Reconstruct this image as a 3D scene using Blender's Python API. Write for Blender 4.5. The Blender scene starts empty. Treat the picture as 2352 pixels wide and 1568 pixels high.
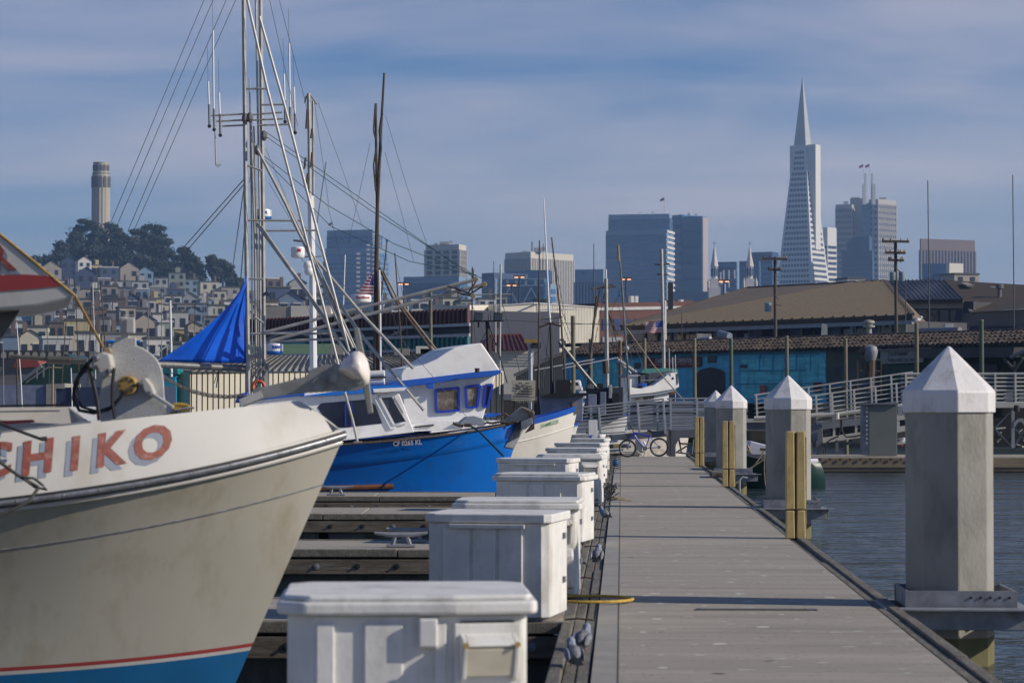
import bpy, bmesh, math, random
from mathutils import Vector, Matrix, noise
R = math.radians
rnd = random.Random(7)
sc = bpy.context.scene
COL = sc.collection

# ---------------------------------------------------------------- camera
FP, CX, CY, HZ = 5554.0, 1176.0, 784.0, 929.5          # focal length, centre and horizon, in pixels of a 2352 px wide picture
CAMZ = 2.2
PITCH = math.atan((HZ - CY) / FP)
cam_d = bpy.data.cameras.new('camera'); cam = bpy.data.objects.new('camera', cam_d); COL.objects.link(cam)
cam_d.sensor_width = 36.0; cam_d.lens = 36.0 * FP / 2352.0
cam_d.clip_start = 0.3; cam_d.clip_end = 30000
cam.location = (0, 0, CAMZ); cam.rotation_euler = (R(90) + PITCH, 0, 0)
cam_d.dof.use_dof = True; cam_d.dof.focus_distance = 52.0; cam_d.dof.aperture_fstop = 5.0
sc.camera = cam

# ---------------------------------------------------------------- sun and sky
SUN_EL, SUN_BACK = R(27), R(12)                        # from the right, a little behind the camera
sun_dir = Vector((math.cos(SUN_EL) * math.cos(SUN_BACK), -math.cos(SUN_EL) * math.sin(SUN_BACK), math.sin(SUN_EL)))
sl = bpy.data.lights.new('sun', 'SUN'); sun = bpy.data.objects.new('sun', sl); COL.objects.link(sun)
sl.energy = 5.0; sl.angle = R(0.5); sl.color = (1.0, 0.91, 0.79)
sun.rotation_euler = sun_dir.to_track_quat('Z', 'Y').to_euler()
w = bpy.data.worlds.new('World'); sc.world = w; w.use_nodes = True
nt = w.node_tree; nt.nodes.clear()
def wn(t, **k):
    n = nt.nodes.new(t)
    for a, b in k.items(): setattr(n, a, b)
    return n
out = wn('ShaderNodeOutputWorld'); bg = wn('ShaderNodeBackground'); sky = wn('ShaderNodeTexSky')
sky.sky_type = 'NISHITA'; sky.sun_disc = False; sky.sun_elevation = SUN_EL
sky.sun_rotation = math.atan2(sun_dir.x, sun_dir.y); sky.air_density = 1.0; sky.dust_density = 0.15; sky.ozone_density = 4.0
bg.inputs['Strength'].default_value = 0.074
tint = wn('ShaderNodeMixRGB', blend_type='MULTIPLY'); tint.inputs[0].default_value = 1.0; tint.inputs[2].default_value = (0.84, 0.95, 1.26, 1)
nt.links.new(sky.outputs[0], tint.inputs[1])
tc = wn('ShaderNodeTexCoord'); mp = wn('ShaderNodeMapping'); mp.inputs['Scale'].default_value = (3.0, 3.0, 19.0); mp.inputs['Rotation'].default_value = (0, R(5), 0)
nz = wn('ShaderNodeTexNoise'); nz.inputs['Scale'].default_value = 1.35; nz.inputs['Detail'].default_value = 6.0; nz.inputs['Roughness'].default_value = 0.5; nz.inputs['Distortion'].default_value = 0.35
rp = wn('ShaderNodeValToRGB'); rp.color_ramp.elements[0].position = 0.34; rp.color_ramp.elements[1].position = 0.80
rp.color_ramp.elements[0].color = (0, 0, 0, 1); rp.color_ramp.elements[1].color = (0.85, 0.85, 0.85, 1)
nt.links.new(tc.outputs['Generated'], mp.inputs[0]); nt.links.new(mp.outputs[0], nz.inputs['Vector']); nt.links.new(nz.outputs[0], rp.inputs[0])
cl = wn('ShaderNodeMixRGB'); cl.inputs[2].default_value = (9.8, 8.8, 9.2, 1)
sx_ = wn('ShaderNodeSeparateXYZ'); nt.links.new(tc.outputs['Generated'], sx_.inputs[0])
fd_ = wn('ShaderNodeMapRange'); fd_.inputs[1].default_value = 0.16; fd_.inputs[2].default_value = 0.40; fd_.inputs[3].default_value = 1.0; fd_.inputs[4].default_value = 0.0
nt.links.new(sx_.outputs[2], fd_.inputs[0]); mm_ = wn('ShaderNodeMath', operation='MULTIPLY'); nt.links.new(fd_.outputs[0], mm_.inputs[0]); nt.links.new(rp.outputs[0], mm_.inputs[1])
nt.links.new(mm_.outputs[0], cl.inputs[0]); nt.links.new(tint.outputs[0], cl.inputs[1]); nt.links.new(cl.outputs[0], bg.inputs['Color'])
nt.links.new(bg.outputs[0], out.inputs[0])
sc.view_settings.view_transform = 'Standard'; sc.view_settings.look = 'None'; sc.view_settings.gamma = 1.0; sc.view_settings.exposure = -0.1
sc.cycles.max_bounces = 6; sc.cycles.volume_bounces = 0; sc.cycles.transparent_max_bounces = 12

# ---------------------------------------------------------------- helpers
def D(px, py, Y):
    """the point at distance Y seen at pixel (px, py) of a 2352 px wide picture"""
    a, b = (px - CX) / FP, (CY - py) / FP
    c, s = math.cos(PITCH), math.sin(PITCH)
    d = Vector((a, c - b * s, s + b * c)); t = Y / d.y
    return Vector((0, 0, CAMZ)) + d * t
def PX(Y, n=1): return n * Y / FP                       # metres in n pixels at distance Y
DA = math.atan(267 / 5903.0)                            # the pier runs a little to the right of the view
UF, UR = Vector((math.sin(DA), math.cos(DA), 0)), Vector((math.cos(DA), -math.sin(DA), 0))
DZ = 0.5                                                # deck height above the water
def K(v, u, z=0.0):
    """point on the pier: v metres right of its axis, u metres along it, z above the deck"""
    p = UF * u + UR * v; return Vector((p.x, p.y, DZ + z))
def rootof(o):
    while o.parent: o = o.parent
    return o
class MB:
    def __init__(s): s.v = []; s.f = []; s.m = []; s.cur = 0
    def mat(s, i): s.cur = i; return s
    def add(s, vs, fs):
        n = len(s.v); s.v += [tuple(v) for v in vs]
        for f in fs: s.f.append(tuple(n + i for i in f)); s.m.append(s.cur)
        return s
    def box(s, c, d, rz=0.0, M=None, taper=1.0):
        hx, hy, hz = d[0] / 2, d[1] / 2, d[2] / 2
        vs = [Vector((x * hx * (taper if z > 0 else 1), y * hy * (taper if z > 0 else 1), z * hz)) for z in (-1, 1) for y in (-1, 1) for x in (-1, 1)]
        if M is None: M = Matrix.Rotation(rz, 3, 'Z')
        return s.add([M @ v + Vector(c) for v in vs], [(0, 2, 3, 1), (4, 5, 7, 6), (0, 1, 5, 4), (2, 6, 7, 3), (0, 4, 6, 2), (1, 3, 7, 5)])
    def bar(s, a, b, w, h, up=Vector((0, 0, 1))):
        a, b = Vector(a), Vector(b); d = (b - a); L = d.length; y = d.normalized()
        x = y.cross(up)
        if x.length < 1e-3: x = Vector((1, 0, 0))
        x.normalize(); z = x.cross(y)
        M = Matrix((x, y, z)).transposed()
        return s.box((a + b) / 2, (w, L, h), M=M)
    def tube(s, pts, r, n=8, r1=None, cap=True, closed=False):
        pts = [Vector(p) for p in pts]; k = len(pts); rings = []; N0 = None
        for i, p in enumerate(pts):
            if closed: t = pts[(i + 1) % k] - pts[i - 1]
            else: t = pts[min(i + 1, k - 1)] - pts[max(i - 1, 0)]
            t.normalize()
            if N0 is None:
                N0 = t.cross(Vector((0.13, 0.2, 1)).normalized())
                if N0.length < 0.2: N0 = t.cross(Vector((1, 0, 0)))
            N0 = (N0 - t * N0.dot(t)).normalized(); B = t.cross(N0)
            rr = r[i] if isinstance(r, (list, tuple)) else (r if r1 is None else r + (r1 - r) * i / max(1, k - 1))
            rings.append([p + (N0 * math.cos(2 * math.pi * j / n) + B * math.sin(2 * math.pi * j / n)) * rr for j in range(n)])
        vs = [v for g in rings for v in g]; fs = []
        for i in range(k if closed else k - 1):
            a, b = i * n, ((i + 1) % k) * n
            for j in range(n): fs.append((a + j, a + (j + 1) % n, b + (j + 1) % n, b + j))
        if cap and not closed: fs.append(tuple(range(n))[::-1]); fs.append(tuple((k - 1) * n + j for j in range(n)))
        return s.add(vs, fs)
    def prism(s, pl, d):
        """polygon (3-D points) pushed along d"""
        pl = [Vector(p) for p in pl]; d = Vector(d); n = len(pl)
        fs = [tuple(range(n)), tuple(range(2 * n - 1, n - 1, -1))] + [(i, i + n, (i + 1) % n + n, (i + 1) % n) for i in range(n)]
        return s.add(pl + [p + d for p in pl], fs)
    def lathe(s, c, prof, n=16, axis=Vector((0, 0, 1)), ph=0.0):
        axis = Vector(axis).normalized(); x = axis.orthogonal().normalized(); y = axis.cross(x)
        if abs(axis.z) > 0.99: x, y = Vector((1, 0, 0)), Vector((0, 1, 0))
        c = Vector(c); vs = []; k = len(prof)
        for r_, h in prof: vs += [c + axis * h + (x * math.cos(2 * math.pi * j / n + ph) + y * math.sin(2 * math.pi * j / n + ph)) * r_ for j in range(n)]
        fs = [(i * n + j, i * n + (j + 1) % n, (i + 1) * n + (j + 1) % n, (i + 1) * n + j) for i in range(k - 1) for j in range(n)]
        fs += [tuple(range(n))[::-1], tuple((k - 1) * n + j for j in range(n))]
        return s.add(vs, fs)
    def ball(s, c, r, sx=1, sy=1, sz=1, n=10, m=7, M=None):
        vs = []; c = Vector(c); M = M or Matrix.Identity(3)
        for i in range(m + 1):
            a = math.pi * i / m
            for j in range(n):
                b = 2 * math.pi * j / n
                vs.append(c + M @ Vector((r * sx * math.sin(a) * math.cos(b), r * sy * math.sin(a) * math.sin(b), r * sz * math.cos(a))))
        return s.add(vs, [(i * n + j, (i + 1) * n + j, (i + 1) * n + (j + 1) % n, i * n + (j + 1) % n) for i in range(m) for j in range(n)])
    def grid(s, P_, flip=False):
        nu, nv = len(P_), len(P_[0])
        vs = [p for row in P_ for p in row]
        fs = [(i * nv + j, (i + 1) * nv + j, (i + 1) * nv + j + 1, i * nv + j + 1) for i in range(nu - 1) for j in range(nv - 1)]
        if flip: fs = [f[::-1] for f in fs]
        return s.add(vs, fs)
    def build(s, name, mats, parent=None, smooth=False, bevel=0.0, label=None, subsurf=0, solid=0.0):
        if not isinstance(mats, (list, tuple)): mats = [mats]
        off = rootof(parent).location if parent else Vector((0, 0, 0))
        me = bpy.data.meshes.new(name); me.from_pydata([(v[0] - off.x, v[1] - off.y, v[2] - off.z) for v in s.v], [], s.f)
        for mt in mats: me.materials.append(M_(mt))
        if len(mats) > 1:
            for p, i in zip(me.polygons, s.m): p.material_index = i
        if smooth:
            for p in me.polygons: p.use_smooth = True
            try: me.set_sharp_from_angle(angle=R(38))
            except Exception: pass
        me.validate(); me.update()
        o = bpy.data.objects.new(name, me); COL.objects.link(o)
        if parent: o.parent = parent
        if solid: q = o.modifiers.new('solid', 'SOLIDIFY'); q.thickness = solid; q.offset = 0
        if bevel: q = o.modifiers.new('bevel', 'BEVEL'); q.width = bevel; q.segments = 2; q.limit_method = 'ANGLE'; q.angle_limit = R(40)
        if subsurf: q = o.modifiers.new('sub', 'SUBSURF'); q.levels = subsurf; q.render_levels = subsurf
        if label: o['label'] = label
        return o
def tag(o, label=None, cat=None, group=None, kind=None):
    if label: o['label'] = label
    if cat: o['category'] = cat
    if group: o['group'] = group
    if kind: o['kind'] = kind
    return o
def thing(name, label, cat, loc=(0, 0, 0), group=None):
    o = bpy.data.objects.new(name, None); COL.objects.link(o); o.location = loc; o.empty_display_size = 0.2
    return tag(o, label, cat, group)
def copy_tree(o, parent=None, mats=None):
    c = o.copy(); COL.objects.link(c); c.parent = parent
    for ch in list(o.children): copy_tree(ch, c)
    return c
def put(o, loc, rz=0.0, label=None, scale=None):
    o.location = loc; o.rotation_euler = (0, 0, rz)
    if label: o['label'] = label
    if scale: o.scale = (scale,) * 3
    return o
def wrap(mb, h, out):
    """lay letters on a hull: keep x and z, take y from the hull's near side"""
    nv = []
    for x, y, z in mb.v:
        lo, hi = 0.0, h.L
        for _ in range(30):
            m = (lo + hi) / 2
            if h.P(m, z).x > x: lo = m
            else: hi = m
        nv.append((x, h.P(lo, z).y - out, z))
    mb.v = nv; return mb
def text(mb, s, size, o, ex, ey, off=0.0, depth=0.003, align='CENTER', shear=0.0, wide=1.0):
    """letters laid on a plane: origin o, unit vectors ex (reading) and ey (up)"""
    cu = bpy.data.curves.new('t', 'FONT'); cu.body = s; cu.size = size; cu.align_x = align; cu.align_y = 'CENTER'; cu.offset = off * size
    cu.extrude = depth; cu.shear = shear; cu.resolution_u = 3
    ob = bpy.data.objects.new('t', cu); COL.objects.link(ob)
    dg = bpy.context.evaluated_depsgraph_get(); me = bpy.data.meshes.new_from_object(ob.evaluated_get(dg))
    ex, ey = Vector(ex), Vector(ey); ez = ex.cross(ey).normalized(); o = Vector(o)
    mb.add([o + ex * v.co.x * wide + ey * v.co.y + ez * v.co.z for v in me.vertices], [tuple(p.vertices) for p in me.polygons])
    bpy.data.objects.remove(ob); bpy.data.curves.remove(cu); bpy.data.meshes.remove(me)
    return mb

# ---------------------------------------------------------------- materials
MATS = {}
def M_(n): return MATS[n] if isinstance(n, str) else n
def mat(name, col, rough=0.6, metal=0.0, var=0.18, sc_=3.0, dirt=None, damt=0.0, dsc=1.2, bump=0.0, bsc=40.0, stretch=(1, 1, 1), dstretch=None, spec=0.5, alpha=None, trans=0.0, coat=0.0, emit=None, est=0.0, tcoord='Object'):
    m = bpy.data.materials.new(name); m.use_nodes = True; MATS[name] = m
    t = m.node_tree; b = t.nodes['Principled BSDF']; L = t.links
    b.inputs['Roughness'].default_value = rough; b.inputs['Metallic'].default_value = metal; b.inputs['Specular IOR Level'].default_value = spec
    b.inputs['Transmission Weight'].default_value = trans; b.inputs['Coat Weight'].default_value = coat
    if emit: b.inputs['Emission Color'].default_value = (*emit, 1); b.inputs['Emission Strength'].default_value = est
    co = t.nodes.new('ShaderNodeTexCoord'); mpn = t.nodes.new('ShaderNodeMapping'); mpn.inputs['Scale'].default_value = stretch
    L.new(co.outputs[tcoord], mpn.inputs[0])
    n1 = t.nodes.new('ShaderNodeTexNoise'); n1.inputs['Scale'].default_value = sc_; n1.inputs['Detail'].default_value = 5
    L.new(mpn.outputs[0], n1.inputs['Vector'])
    mr = t.nodes.new('ShaderNodeMapRange'); mr.inputs[1].default_value = 0.3; mr.inputs[2].default_value = 0.7; mr.inputs[3].default_value = 1 - var; mr.inputs[4].default_value = 1 + var * 0.4
    L.new(n1.outputs[0], mr.inputs[0])
    mx = t.nodes.new('ShaderNodeVectorMath'); mx.operation = 'SCALE'; mx.inputs[0].default_value = col
    L.new(mr.outputs[0], mx.inputs['Scale']); cur = mx.outputs[0]
    if dirt:
        mp2 = t.nodes.new('ShaderNodeMapping'); mp2.inputs['Scale'].default_value = dstretch or stretch; L.new(co.outputs[tcoord], mp2.inputs[0])
        n2 = t.nodes.new('ShaderNodeTexNoise'); n2.inputs['Scale'].default_value = dsc; n2.inputs['Detail'].default_value = 8; n2.inputs['Roughness'].default_value = 0.7
        L.new(mp2.outputs[0], n2.inputs['Vector'])
        r2 = t.nodes.new('ShaderNodeMapRange'); r2.inputs[1].default_value = 0.5; r2.inputs[2].default_value = 0.72; r2.inputs[3].default_value = 0; r2.inputs[4].default_value = damt
        L.new(n2.outputs[0], r2.inputs[0])
        m2 = t.nodes.new('ShaderNodeMixRGB'); m2.inputs[2].default_value = (*dirt, 1); L.new(r2.outputs[0], m2.inputs[0]); L.new(cur, m2.inputs[1]); cur = m2.outputs[0]
    L.new(cur, b.inputs['Base Color'])
    if bump:
        n3 = t.nodes.new('ShaderNodeTexNoise'); n3.inputs['Scale'].default_value = bsc; n3.inputs['Detail'].default_value = 4; L.new(mpn.outputs[0], n3.inputs['Vector'])
        bp = t.nodes.new('ShaderNodeBump'); bp.inputs['Strength'].default_value = bump; bp.inputs['Distance'].default_value = 0.02; L.new(n3.outputs[0], bp.inputs['Height']); L.new(bp.outputs[0], b.inputs['Normal'])
    return m
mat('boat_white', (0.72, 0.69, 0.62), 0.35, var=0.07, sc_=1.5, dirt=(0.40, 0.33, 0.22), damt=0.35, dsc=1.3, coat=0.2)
mat('hull_cream_shaded', (0.44, 0.415, 0.345), 0.4, var=0.10, sc_=1.2, dirt=(0.25, 0.20, 0.11), damt=0.5, dsc=1.7, dstretch=(2.0, 2.0, 0.4), coat=0.15)  # cream paint, darkened to carry the shade under the flared rail
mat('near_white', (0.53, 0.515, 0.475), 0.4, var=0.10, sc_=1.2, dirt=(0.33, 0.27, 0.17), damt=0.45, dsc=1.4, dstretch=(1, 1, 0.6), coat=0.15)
mat('paint_white', (0.82, 0.815, 0.79), 0.45, var=0.07, sc_=4, dirt=(0.42, 0.38, 0.30), damt=0.35, dsc=2.5)
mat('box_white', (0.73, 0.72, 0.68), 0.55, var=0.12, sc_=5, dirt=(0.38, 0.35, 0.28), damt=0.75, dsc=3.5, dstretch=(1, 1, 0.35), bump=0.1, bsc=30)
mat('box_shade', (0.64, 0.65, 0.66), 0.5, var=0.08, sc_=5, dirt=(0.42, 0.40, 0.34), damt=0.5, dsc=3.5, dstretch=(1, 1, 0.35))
mat('boat_blue', (0.005, 0.16, 0.62), 0.32, var=0.08, sc_=2, dirt=(0.02, 0.06, 0.18), damt=0.45, dsc=1.6, coat=0.3)
mat('trim_blue', (0.008, 0.09, 0.46), 0.3, var=0.08, coat=0.3)
mat('frame_blue', (0.01, 0.045, 0.42), 0.35, var=0.05)
mat('boot_blue', (0.004, 0.115, 0.29), 0.5, var=0.15, dirt=(0.02, 0.10, 0.14), damt=0.5, dsc=2)
mat('stripe_red', (0.33, 0.045, 0.045), 0.45, var=0.1)
mat('letter_red', (0.24, 0.055, 0.035), 0.6, var=0.3, sc_=14, dirt=(0.45, 0.30, 0.24), damt=0.6, dsc=18)
mat('letter_grey', (0.22, 0.25, 0.31), 0.6, var=0.15)
mat('rub_grey', (0.20, 0.21, 0.23), 0.35, metal=0.3, var=0.4, sc_=18, dirt=(0.04, 0.04, 0.045), damt=0.7, dsc=7)
mat('rubber', (0.015, 0.015, 0.017), 0.5, var=0.2)
mat('alu', (0.44, 0.43, 0.40), 0.5, metal=0.2, spec=0.3, var=0.22, sc_=6, dirt=(0.20, 0.18, 0.15), damt=0.5, dsc=5)
mat('alu_dark', (0.20, 0.20, 0.19), 0.5, metal=0.5, var=0.3, sc_=6, dirt=(0.10, 0.07, 0.05), damt=0.5, dsc=5)
mat('rail_grey', (0.44, 0.45, 0.45), 0.45, metal=0.35, var=0.2, sc_=3)
mat('steel_plate', (0.34, 0.34, 0.31), 0.55, metal=0.3, var=0.25, sc_=8, dirt=(0.12, 0.10, 0.07), damt=0.6, dsc=5)
mat('beam_white', (0.46, 0.45, 0.41), 0.55, var=0.12, dirt=(0.22, 0.18, 0.12), damt=0.5)
mat('wood_dark', (0.085, 0.055, 0.038), 0.8, var=0.35, sc_=2, stretch=(6, 6, 1), dirt=(0.16, 0.13, 0.10), damt=0.5, dsc=4)
mat('wood_pile', (0.18, 0.16, 0.11), 0.85, var=0.35, sc_=1.5, stretch=(8, 8, 0.8), dirt=(0.09, 0.12, 0.06), damt=0.5, dsc=1)
mat('timber', (0.15, 0.135, 0.105), 0.85, var=0.4, sc_=2.2, stretch=(5, 0.8, 5), dirt=(0.30, 0.29, 0.26), damt=0.55, dsc=7, bump=0.4, bsc=14)
mat('waler', (0.13, 0.105, 0.075), 0.85, var=0.45, sc_=2.2, stretch=(0.6, 5, 5), dirt=(0.26, 0.25, 0.22), damt=0.6, dsc=5, bump=0.3, bsc=14)
mat('float_concrete', (0.135, 0.14, 0.13), 0.85, var=0.35, sc_=2, dirt=(0.015, 0.02, 0.015), damt=0.95, dsc=1.6, dstretch=(1.5, 1.5, 0.6), bump=0.3)
mat('pile_concrete', (0.31, 0.30, 0.265), 0.85, var=0.22, sc_=1.3, stretch=(1.4, 1.4, 0.8), dirt=(0.15, 0.14, 0.11), damt=0.65, dsc=2.4, dstretch=(1.6, 1.6, 0.7), bump=0.25, bsc=22)
mat('cap_white', (0.72, 0.70, 0.68), 0.55, var=0.10, sc_=4, dirt=(0.36, 0.33, 0.27), damt=0.75, dsc=5, dstretch=(1.5, 1.5, 0.5), bump=0.15, bsc=20)
mat('fender_yellow', (0.58, 0.43, 0.17), 0.55, var=0.2, sc_=5, dirt=(0.22, 0.15, 0.06), damt=0.6, dsc=4, dstretch=(2, 2, 0.6))
mat('galv', (0.25, 0.265, 0.29), 0.65, metal=0.2, var=0.3, sc_=7, dirt=(0.10, 0.08, 0.06), damt=0.4, dsc=5)
mat('rope_yellow', (0.55, 0.36, 0.05), 0.7, var=0.3, sc_=30)
mat('rope_tan', (0.30, 0.24, 0.15), 0.8, var=0.3, sc_=30)
mat('rope_green', (0.01, 0.07, 0.07), 0.7, var=0.3, sc_=30)
mat('rope_dark', (0.05, 0.05, 0.045), 0.8, var=0.3, sc_=30)
mat('wire', (0.07, 0.075, 0.08), 0.6, var=0.1)
mat('black', (0.012, 0.012, 0.014), 0.6, var=0.3)
mat('glass_dark', (0.012, 0.018, 0.045), 0.08, var=0.4, sc_=2)
mat('window_room', (0.14, 0.11, 0.09), 0.12, var=0.7, sc_=5, dirt=(0.45, 0.42, 0.38), damt=0.9, dsc=4)
mat('glass_pane', (0.05, 0.07, 0.11), 0.08, var=0.5, sc_=3)
mat('tarp', (0.002, 0.115, 0.70), 0.45, var=0.25, sc_=1.6, bump=0.5, bsc=3)
mat('radar_white', (0.78, 0.77, 0.75), 0.35, var=0.04)
mat('radar_blue', (0.01, 0.13, 0.42), 0.4, var=0.05)
mat('ink_blue', (0.02, 0.06, 0.45), 0.5, var=0.05)
mat('ink_red', (0.45, 0.03, 0.03), 0.5, var=0.05)
mat('ink_green', (0.04, 0.22, 0.07), 0.5, var=0.05)
mat('ink_black', (0.03, 0.03, 0.03), 0.6, var=0.2)
mat('ink_white', (0.75, 0.75, 0.75), 0.5, var=0.05)
mat('brass', (0.42, 0.27, 0.08), 0.5, metal=0.2, var=0.3, sc_=20)
mat('orange', (0.65, 0.12, 0.04), 0.5)
mat('varnish', (0.14, 0.05, 0.02), 0.5, var=0.4, sc_=4, stretch=(1, 6, 6))
mat('hull_green', (0.008, 0.045, 0.035), 0.4, var=0.15)
mat('cabinet_grey', (0.14, 0.155, 0.145), 0.5, metal=0.1, var=0.12, sc_=2)
mat('bike_blue', (0.01, 0.03, 0.50), 0.3, coat=0.5, var=0.05)
mat('gull_white', (0.75, 0.75, 0.74), 0.7, var=0.05)
mat('gull_grey', (0.17, 0.18, 0.20), 0.8, var=0.6, sc_=25, dirt=(0.5, 0.5, 0.5), damt=0.6, dsc=18)
# ================================================================ THE SETTING: water, shore, hill
def water_mat():
    m = bpy.data.materials.new('water'); m.use_nodes = True; MATS['water'] = m
    t = m.node_tree; b = t.nodes['Principled BSDF']; L = t.links
    b.inputs['Base Color'].default_value = (0.03, 0.048, 0.055, 1); b.inputs['Roughness'].default_value = 0.10; b.inputs['IOR'].default_value = 1.33
    co = t.nodes.new('ShaderNodeTexCoord'); prev = None
    for scl, dist, st in ((0.55, 0.35, (0.45, 1, 1)), (1.9, 0.12, (0.5, 1, 1)), (7.0, 0.03, (0.7, 1, 1))):
        mpn = t.nodes.new('ShaderNodeMapping'); mpn.inputs['Scale'].default_value = st; mpn.inputs['Rotation'].default_value = (0, 0, R(12)); L.new(co.outputs['Object'], mpn.inputs[0])
        n = t.nodes.new('ShaderNodeTexNoise'); n.inputs['Scale'].default_value = scl; n.inputs['Detail'].default_value = 3; n.inputs['Distortion'].default_value = 0.4; L.new(mpn.outputs[0], n.inputs['Vector'])
        bp = t.nodes.new('ShaderNodeBump'); bp.inputs['Strength'].default_value = 1.0; bp.inputs['Distance'].default_value = dist; L.new(n.outputs[0], bp.inputs['Height'])
        if prev: L.new(prev, bp.inputs['Normal'])
        prev = bp.outputs[0]
    L.new(prev, b.inputs['Normal'])
water_mat()
mat('ground_grey', (0.10, 0.10, 0.095), 0.9, var=0.3, sc_=0.05)
mat('hill_green', (0.035, 0.05, 0.025), 0.95, var=0.4, sc_=0.03)
mat('pier_wall', (0.06, 0.055, 0.045), 0.9, var=0.4, sc_=0.6, stretch=(2, 2, 0.3))
tag(MB().add([(-400, -60, 0), (400, -60, 0), (400, 152, 0), (-400, 152, 0)], [(0, 1, 2, 3)]).build('water', 'water'), kind='structure')
tag(MB().add([(-6000, 150, 2.5), (6000, 150, 2.5), (6000, 16000, 2.5), (-6000, 16000, 2.5)], [(0, 1, 2, 3)]).build('ground', 'ground_grey'), kind='structure')
tag(MB().box((0, 151, 0.9), (700, 2, 3.1)).build('sea_wall', 'pier_wall'), kind='structure')
def hill_z(x, Y):
    """height of Telegraph Hill's slope"""
    px = CX + FP * x / Y
    if px < 330: e = 1.0
    elif px < 640: e = 1.0 - 0.23 * (px - 330) / 310
    elif px < 800: e = 0.77 - 0.22 * (px - 640) / 160
    elif px < 1180: e = 0.55 - 0.10 * (px - 800) / 380
    else: e = max(0.0, 0.45 - (px - 1180) / 300)
    if px < 60: e *= max(0.6, 1 - (60 - px) / 400)
    K_ = ((330, 0), (520, 6), (620, 11), (730, 17), (850, 24), (960, 32), (1080, 41), (1180, 50), (1250, 60), (1330, 70), (1500, 60), (1900, 0))
    z = 0.0
    for (a, za), (b, zb) in zip(K_, K_[1:]):
        if a <= Y < b: z = za + (zb - za) * (Y - a) / (b - a)
    return 2.3 + e * z
hx = [-700 + 18 * i for i in range(50)]; hy = [320 + 38 * j for j in range(42)]
tag(MB().grid([[Vector((x, y, hill_z(x, y))) for y in hy] for x in hx], flip=True).build('hill', 'hill_green', smooth=True), kind='structure')

# ================================================================ THE PIER
def deck_mat():
    m = mat('deck', (0.35, 0.315, 0.26), 0.85, var=0.20, sc_=1.6, stretch=(0.2, 2.0, 1), dirt=(0.17, 0.155, 0.13), damt=0.55, dsc=0.9, dstretch=(0.35, 1.3, 1), bump=0.25, bsc=30)
    t = m.node_tree; L = t.links; b = t.nodes['Principled BSDF']; co = t.nodes.new('ShaderNodeTexCoord')
    cur = b.inputs['Base Color'].links[0].from_socket
    for sc2, thr, colr, amt, seed, st in ((2.6, 0.09, (0.62, 0.60, 0.56), 0.9, 0, (1, 1, 1)), (6.5, 0.12, (0.55, 0.53, 0.50), 0.7, 9.3, (0.6, 1, 1)), (2.1, 0.055, (0.04, 0.035, 0.03), 0.9, 4.1, (1, 1, 1)), (17.0, 0.16, (0.07, 0.06, 0.05), 0.5, 1.7, (1, 1, 1))):
        mpn = t.nodes.new('ShaderNodeMapping'); mpn.inputs['Location'].default_value = (seed, seed * 2, 0); mpn.inputs['Scale'].default_value = st; L.new(co.outputs['Object'], mpn.inputs[0])
        wob = t.nodes.new('ShaderNodeTexNoise'); wob.inputs['Scale'].default_value = 9; L.new(mpn.outputs[0], wob.inputs['Vector'])
        ad = t.nodes.new('ShaderNodeMixRGB'); ad.blend_type = 'ADD'; ad.inputs[0].default_value = 0.09; L.new(mpn.outputs[0], ad.inputs[1]); L.new(wob.outputs['Color'], ad.inputs[2])
        v = t.nodes.new('ShaderNodeTexVoronoi'); v.inputs['Scale'].default_value = sc2; v.inputs['Randomness'].default_value = 1.0; L.new(ad.outputs[0], v.inputs['Vector'])
        sep = t.nodes.new('ShaderNodeSeparateColor'); L.new(v.outputs['Color'], sep.inputs[0])
        mu = t.nodes.new('ShaderNodeMath'); mu.operation = 'MULTIPLY'; mu.inputs[1].default_value = thr * 1.6; L.new(sep.outputs[0], mu.inputs[0])
        lt = t.nodes.new('ShaderNodeMath'); lt.operation = 'LESS_THAN'; L.new(v.outputs['Distance'], lt.inputs[0]); L.new(mu.outputs[0], lt.inputs[1])
        am = t.nodes.new('ShaderNodeMath'); am.operation = 'MULTIPLY'; am.inputs[1].default_value = amt; L.new(lt.outputs[0], am.inputs[0])
        mx = t.nodes.new('ShaderNodeMixRGB'); mx.inputs[2].default_value = (*colr, 1); L.new(am.outputs[0], mx.inputs[0]); L.new(cur, mx.inputs[1]); cur = mx.outputs[0]
    L.new(cur, b.inputs['Base Color'])
deck_mat()
mat('joint', (0.045, 0.04, 0.035), 0.9, var=0.3)
mat('deck_strip', (0.30, 0.285, 0.25), 0.85, var=0.15, sc_=3)
def local(o):                                            # turn a mesh laid out along +Y onto the pier's axis
    o.location = (0, 0, DZ); o.rotation_euler = (0, 0, -DA); return o
joints = [6.0, 10.1, 14.6, 18.2, 23.2, 27.9, 33.0, 36.1, 41.2, 44.9, 48.3, 52.2, 56.6, 62.0, 66.0, 70.4, 75.2, 80.2]
dk = MB(); a0 = -3.0
for j in joints:
    dk.box((1.05, (a0 + j) / 2, -0.075), (2.16, j - a0 - 0.045, 0.15)); a0 = j
pier = tag(local(dk.build('pier_deck', 'deck', bevel=0.012)), kind='structure')
tag(local(MB().box((1.0, 38.6, -0.35), (2.5, 83.2, 0.5)).build('pier_float', 'float_concrete')), kind='structure')
tag(local(MB().box((1.05, 38.6, -0.09), (2.158, 83.2, 0.12)).build('pier_joint_bed', 'joint')), kind='structure')
tag(local(MB().box((-0.111, 38.6, -0.067), (0.158, 83.2, 0.14)).build('pier_edge_strip', 'deck_strip')), kind='structure')
tb = MB(); rt = random.Random(3)
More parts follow.
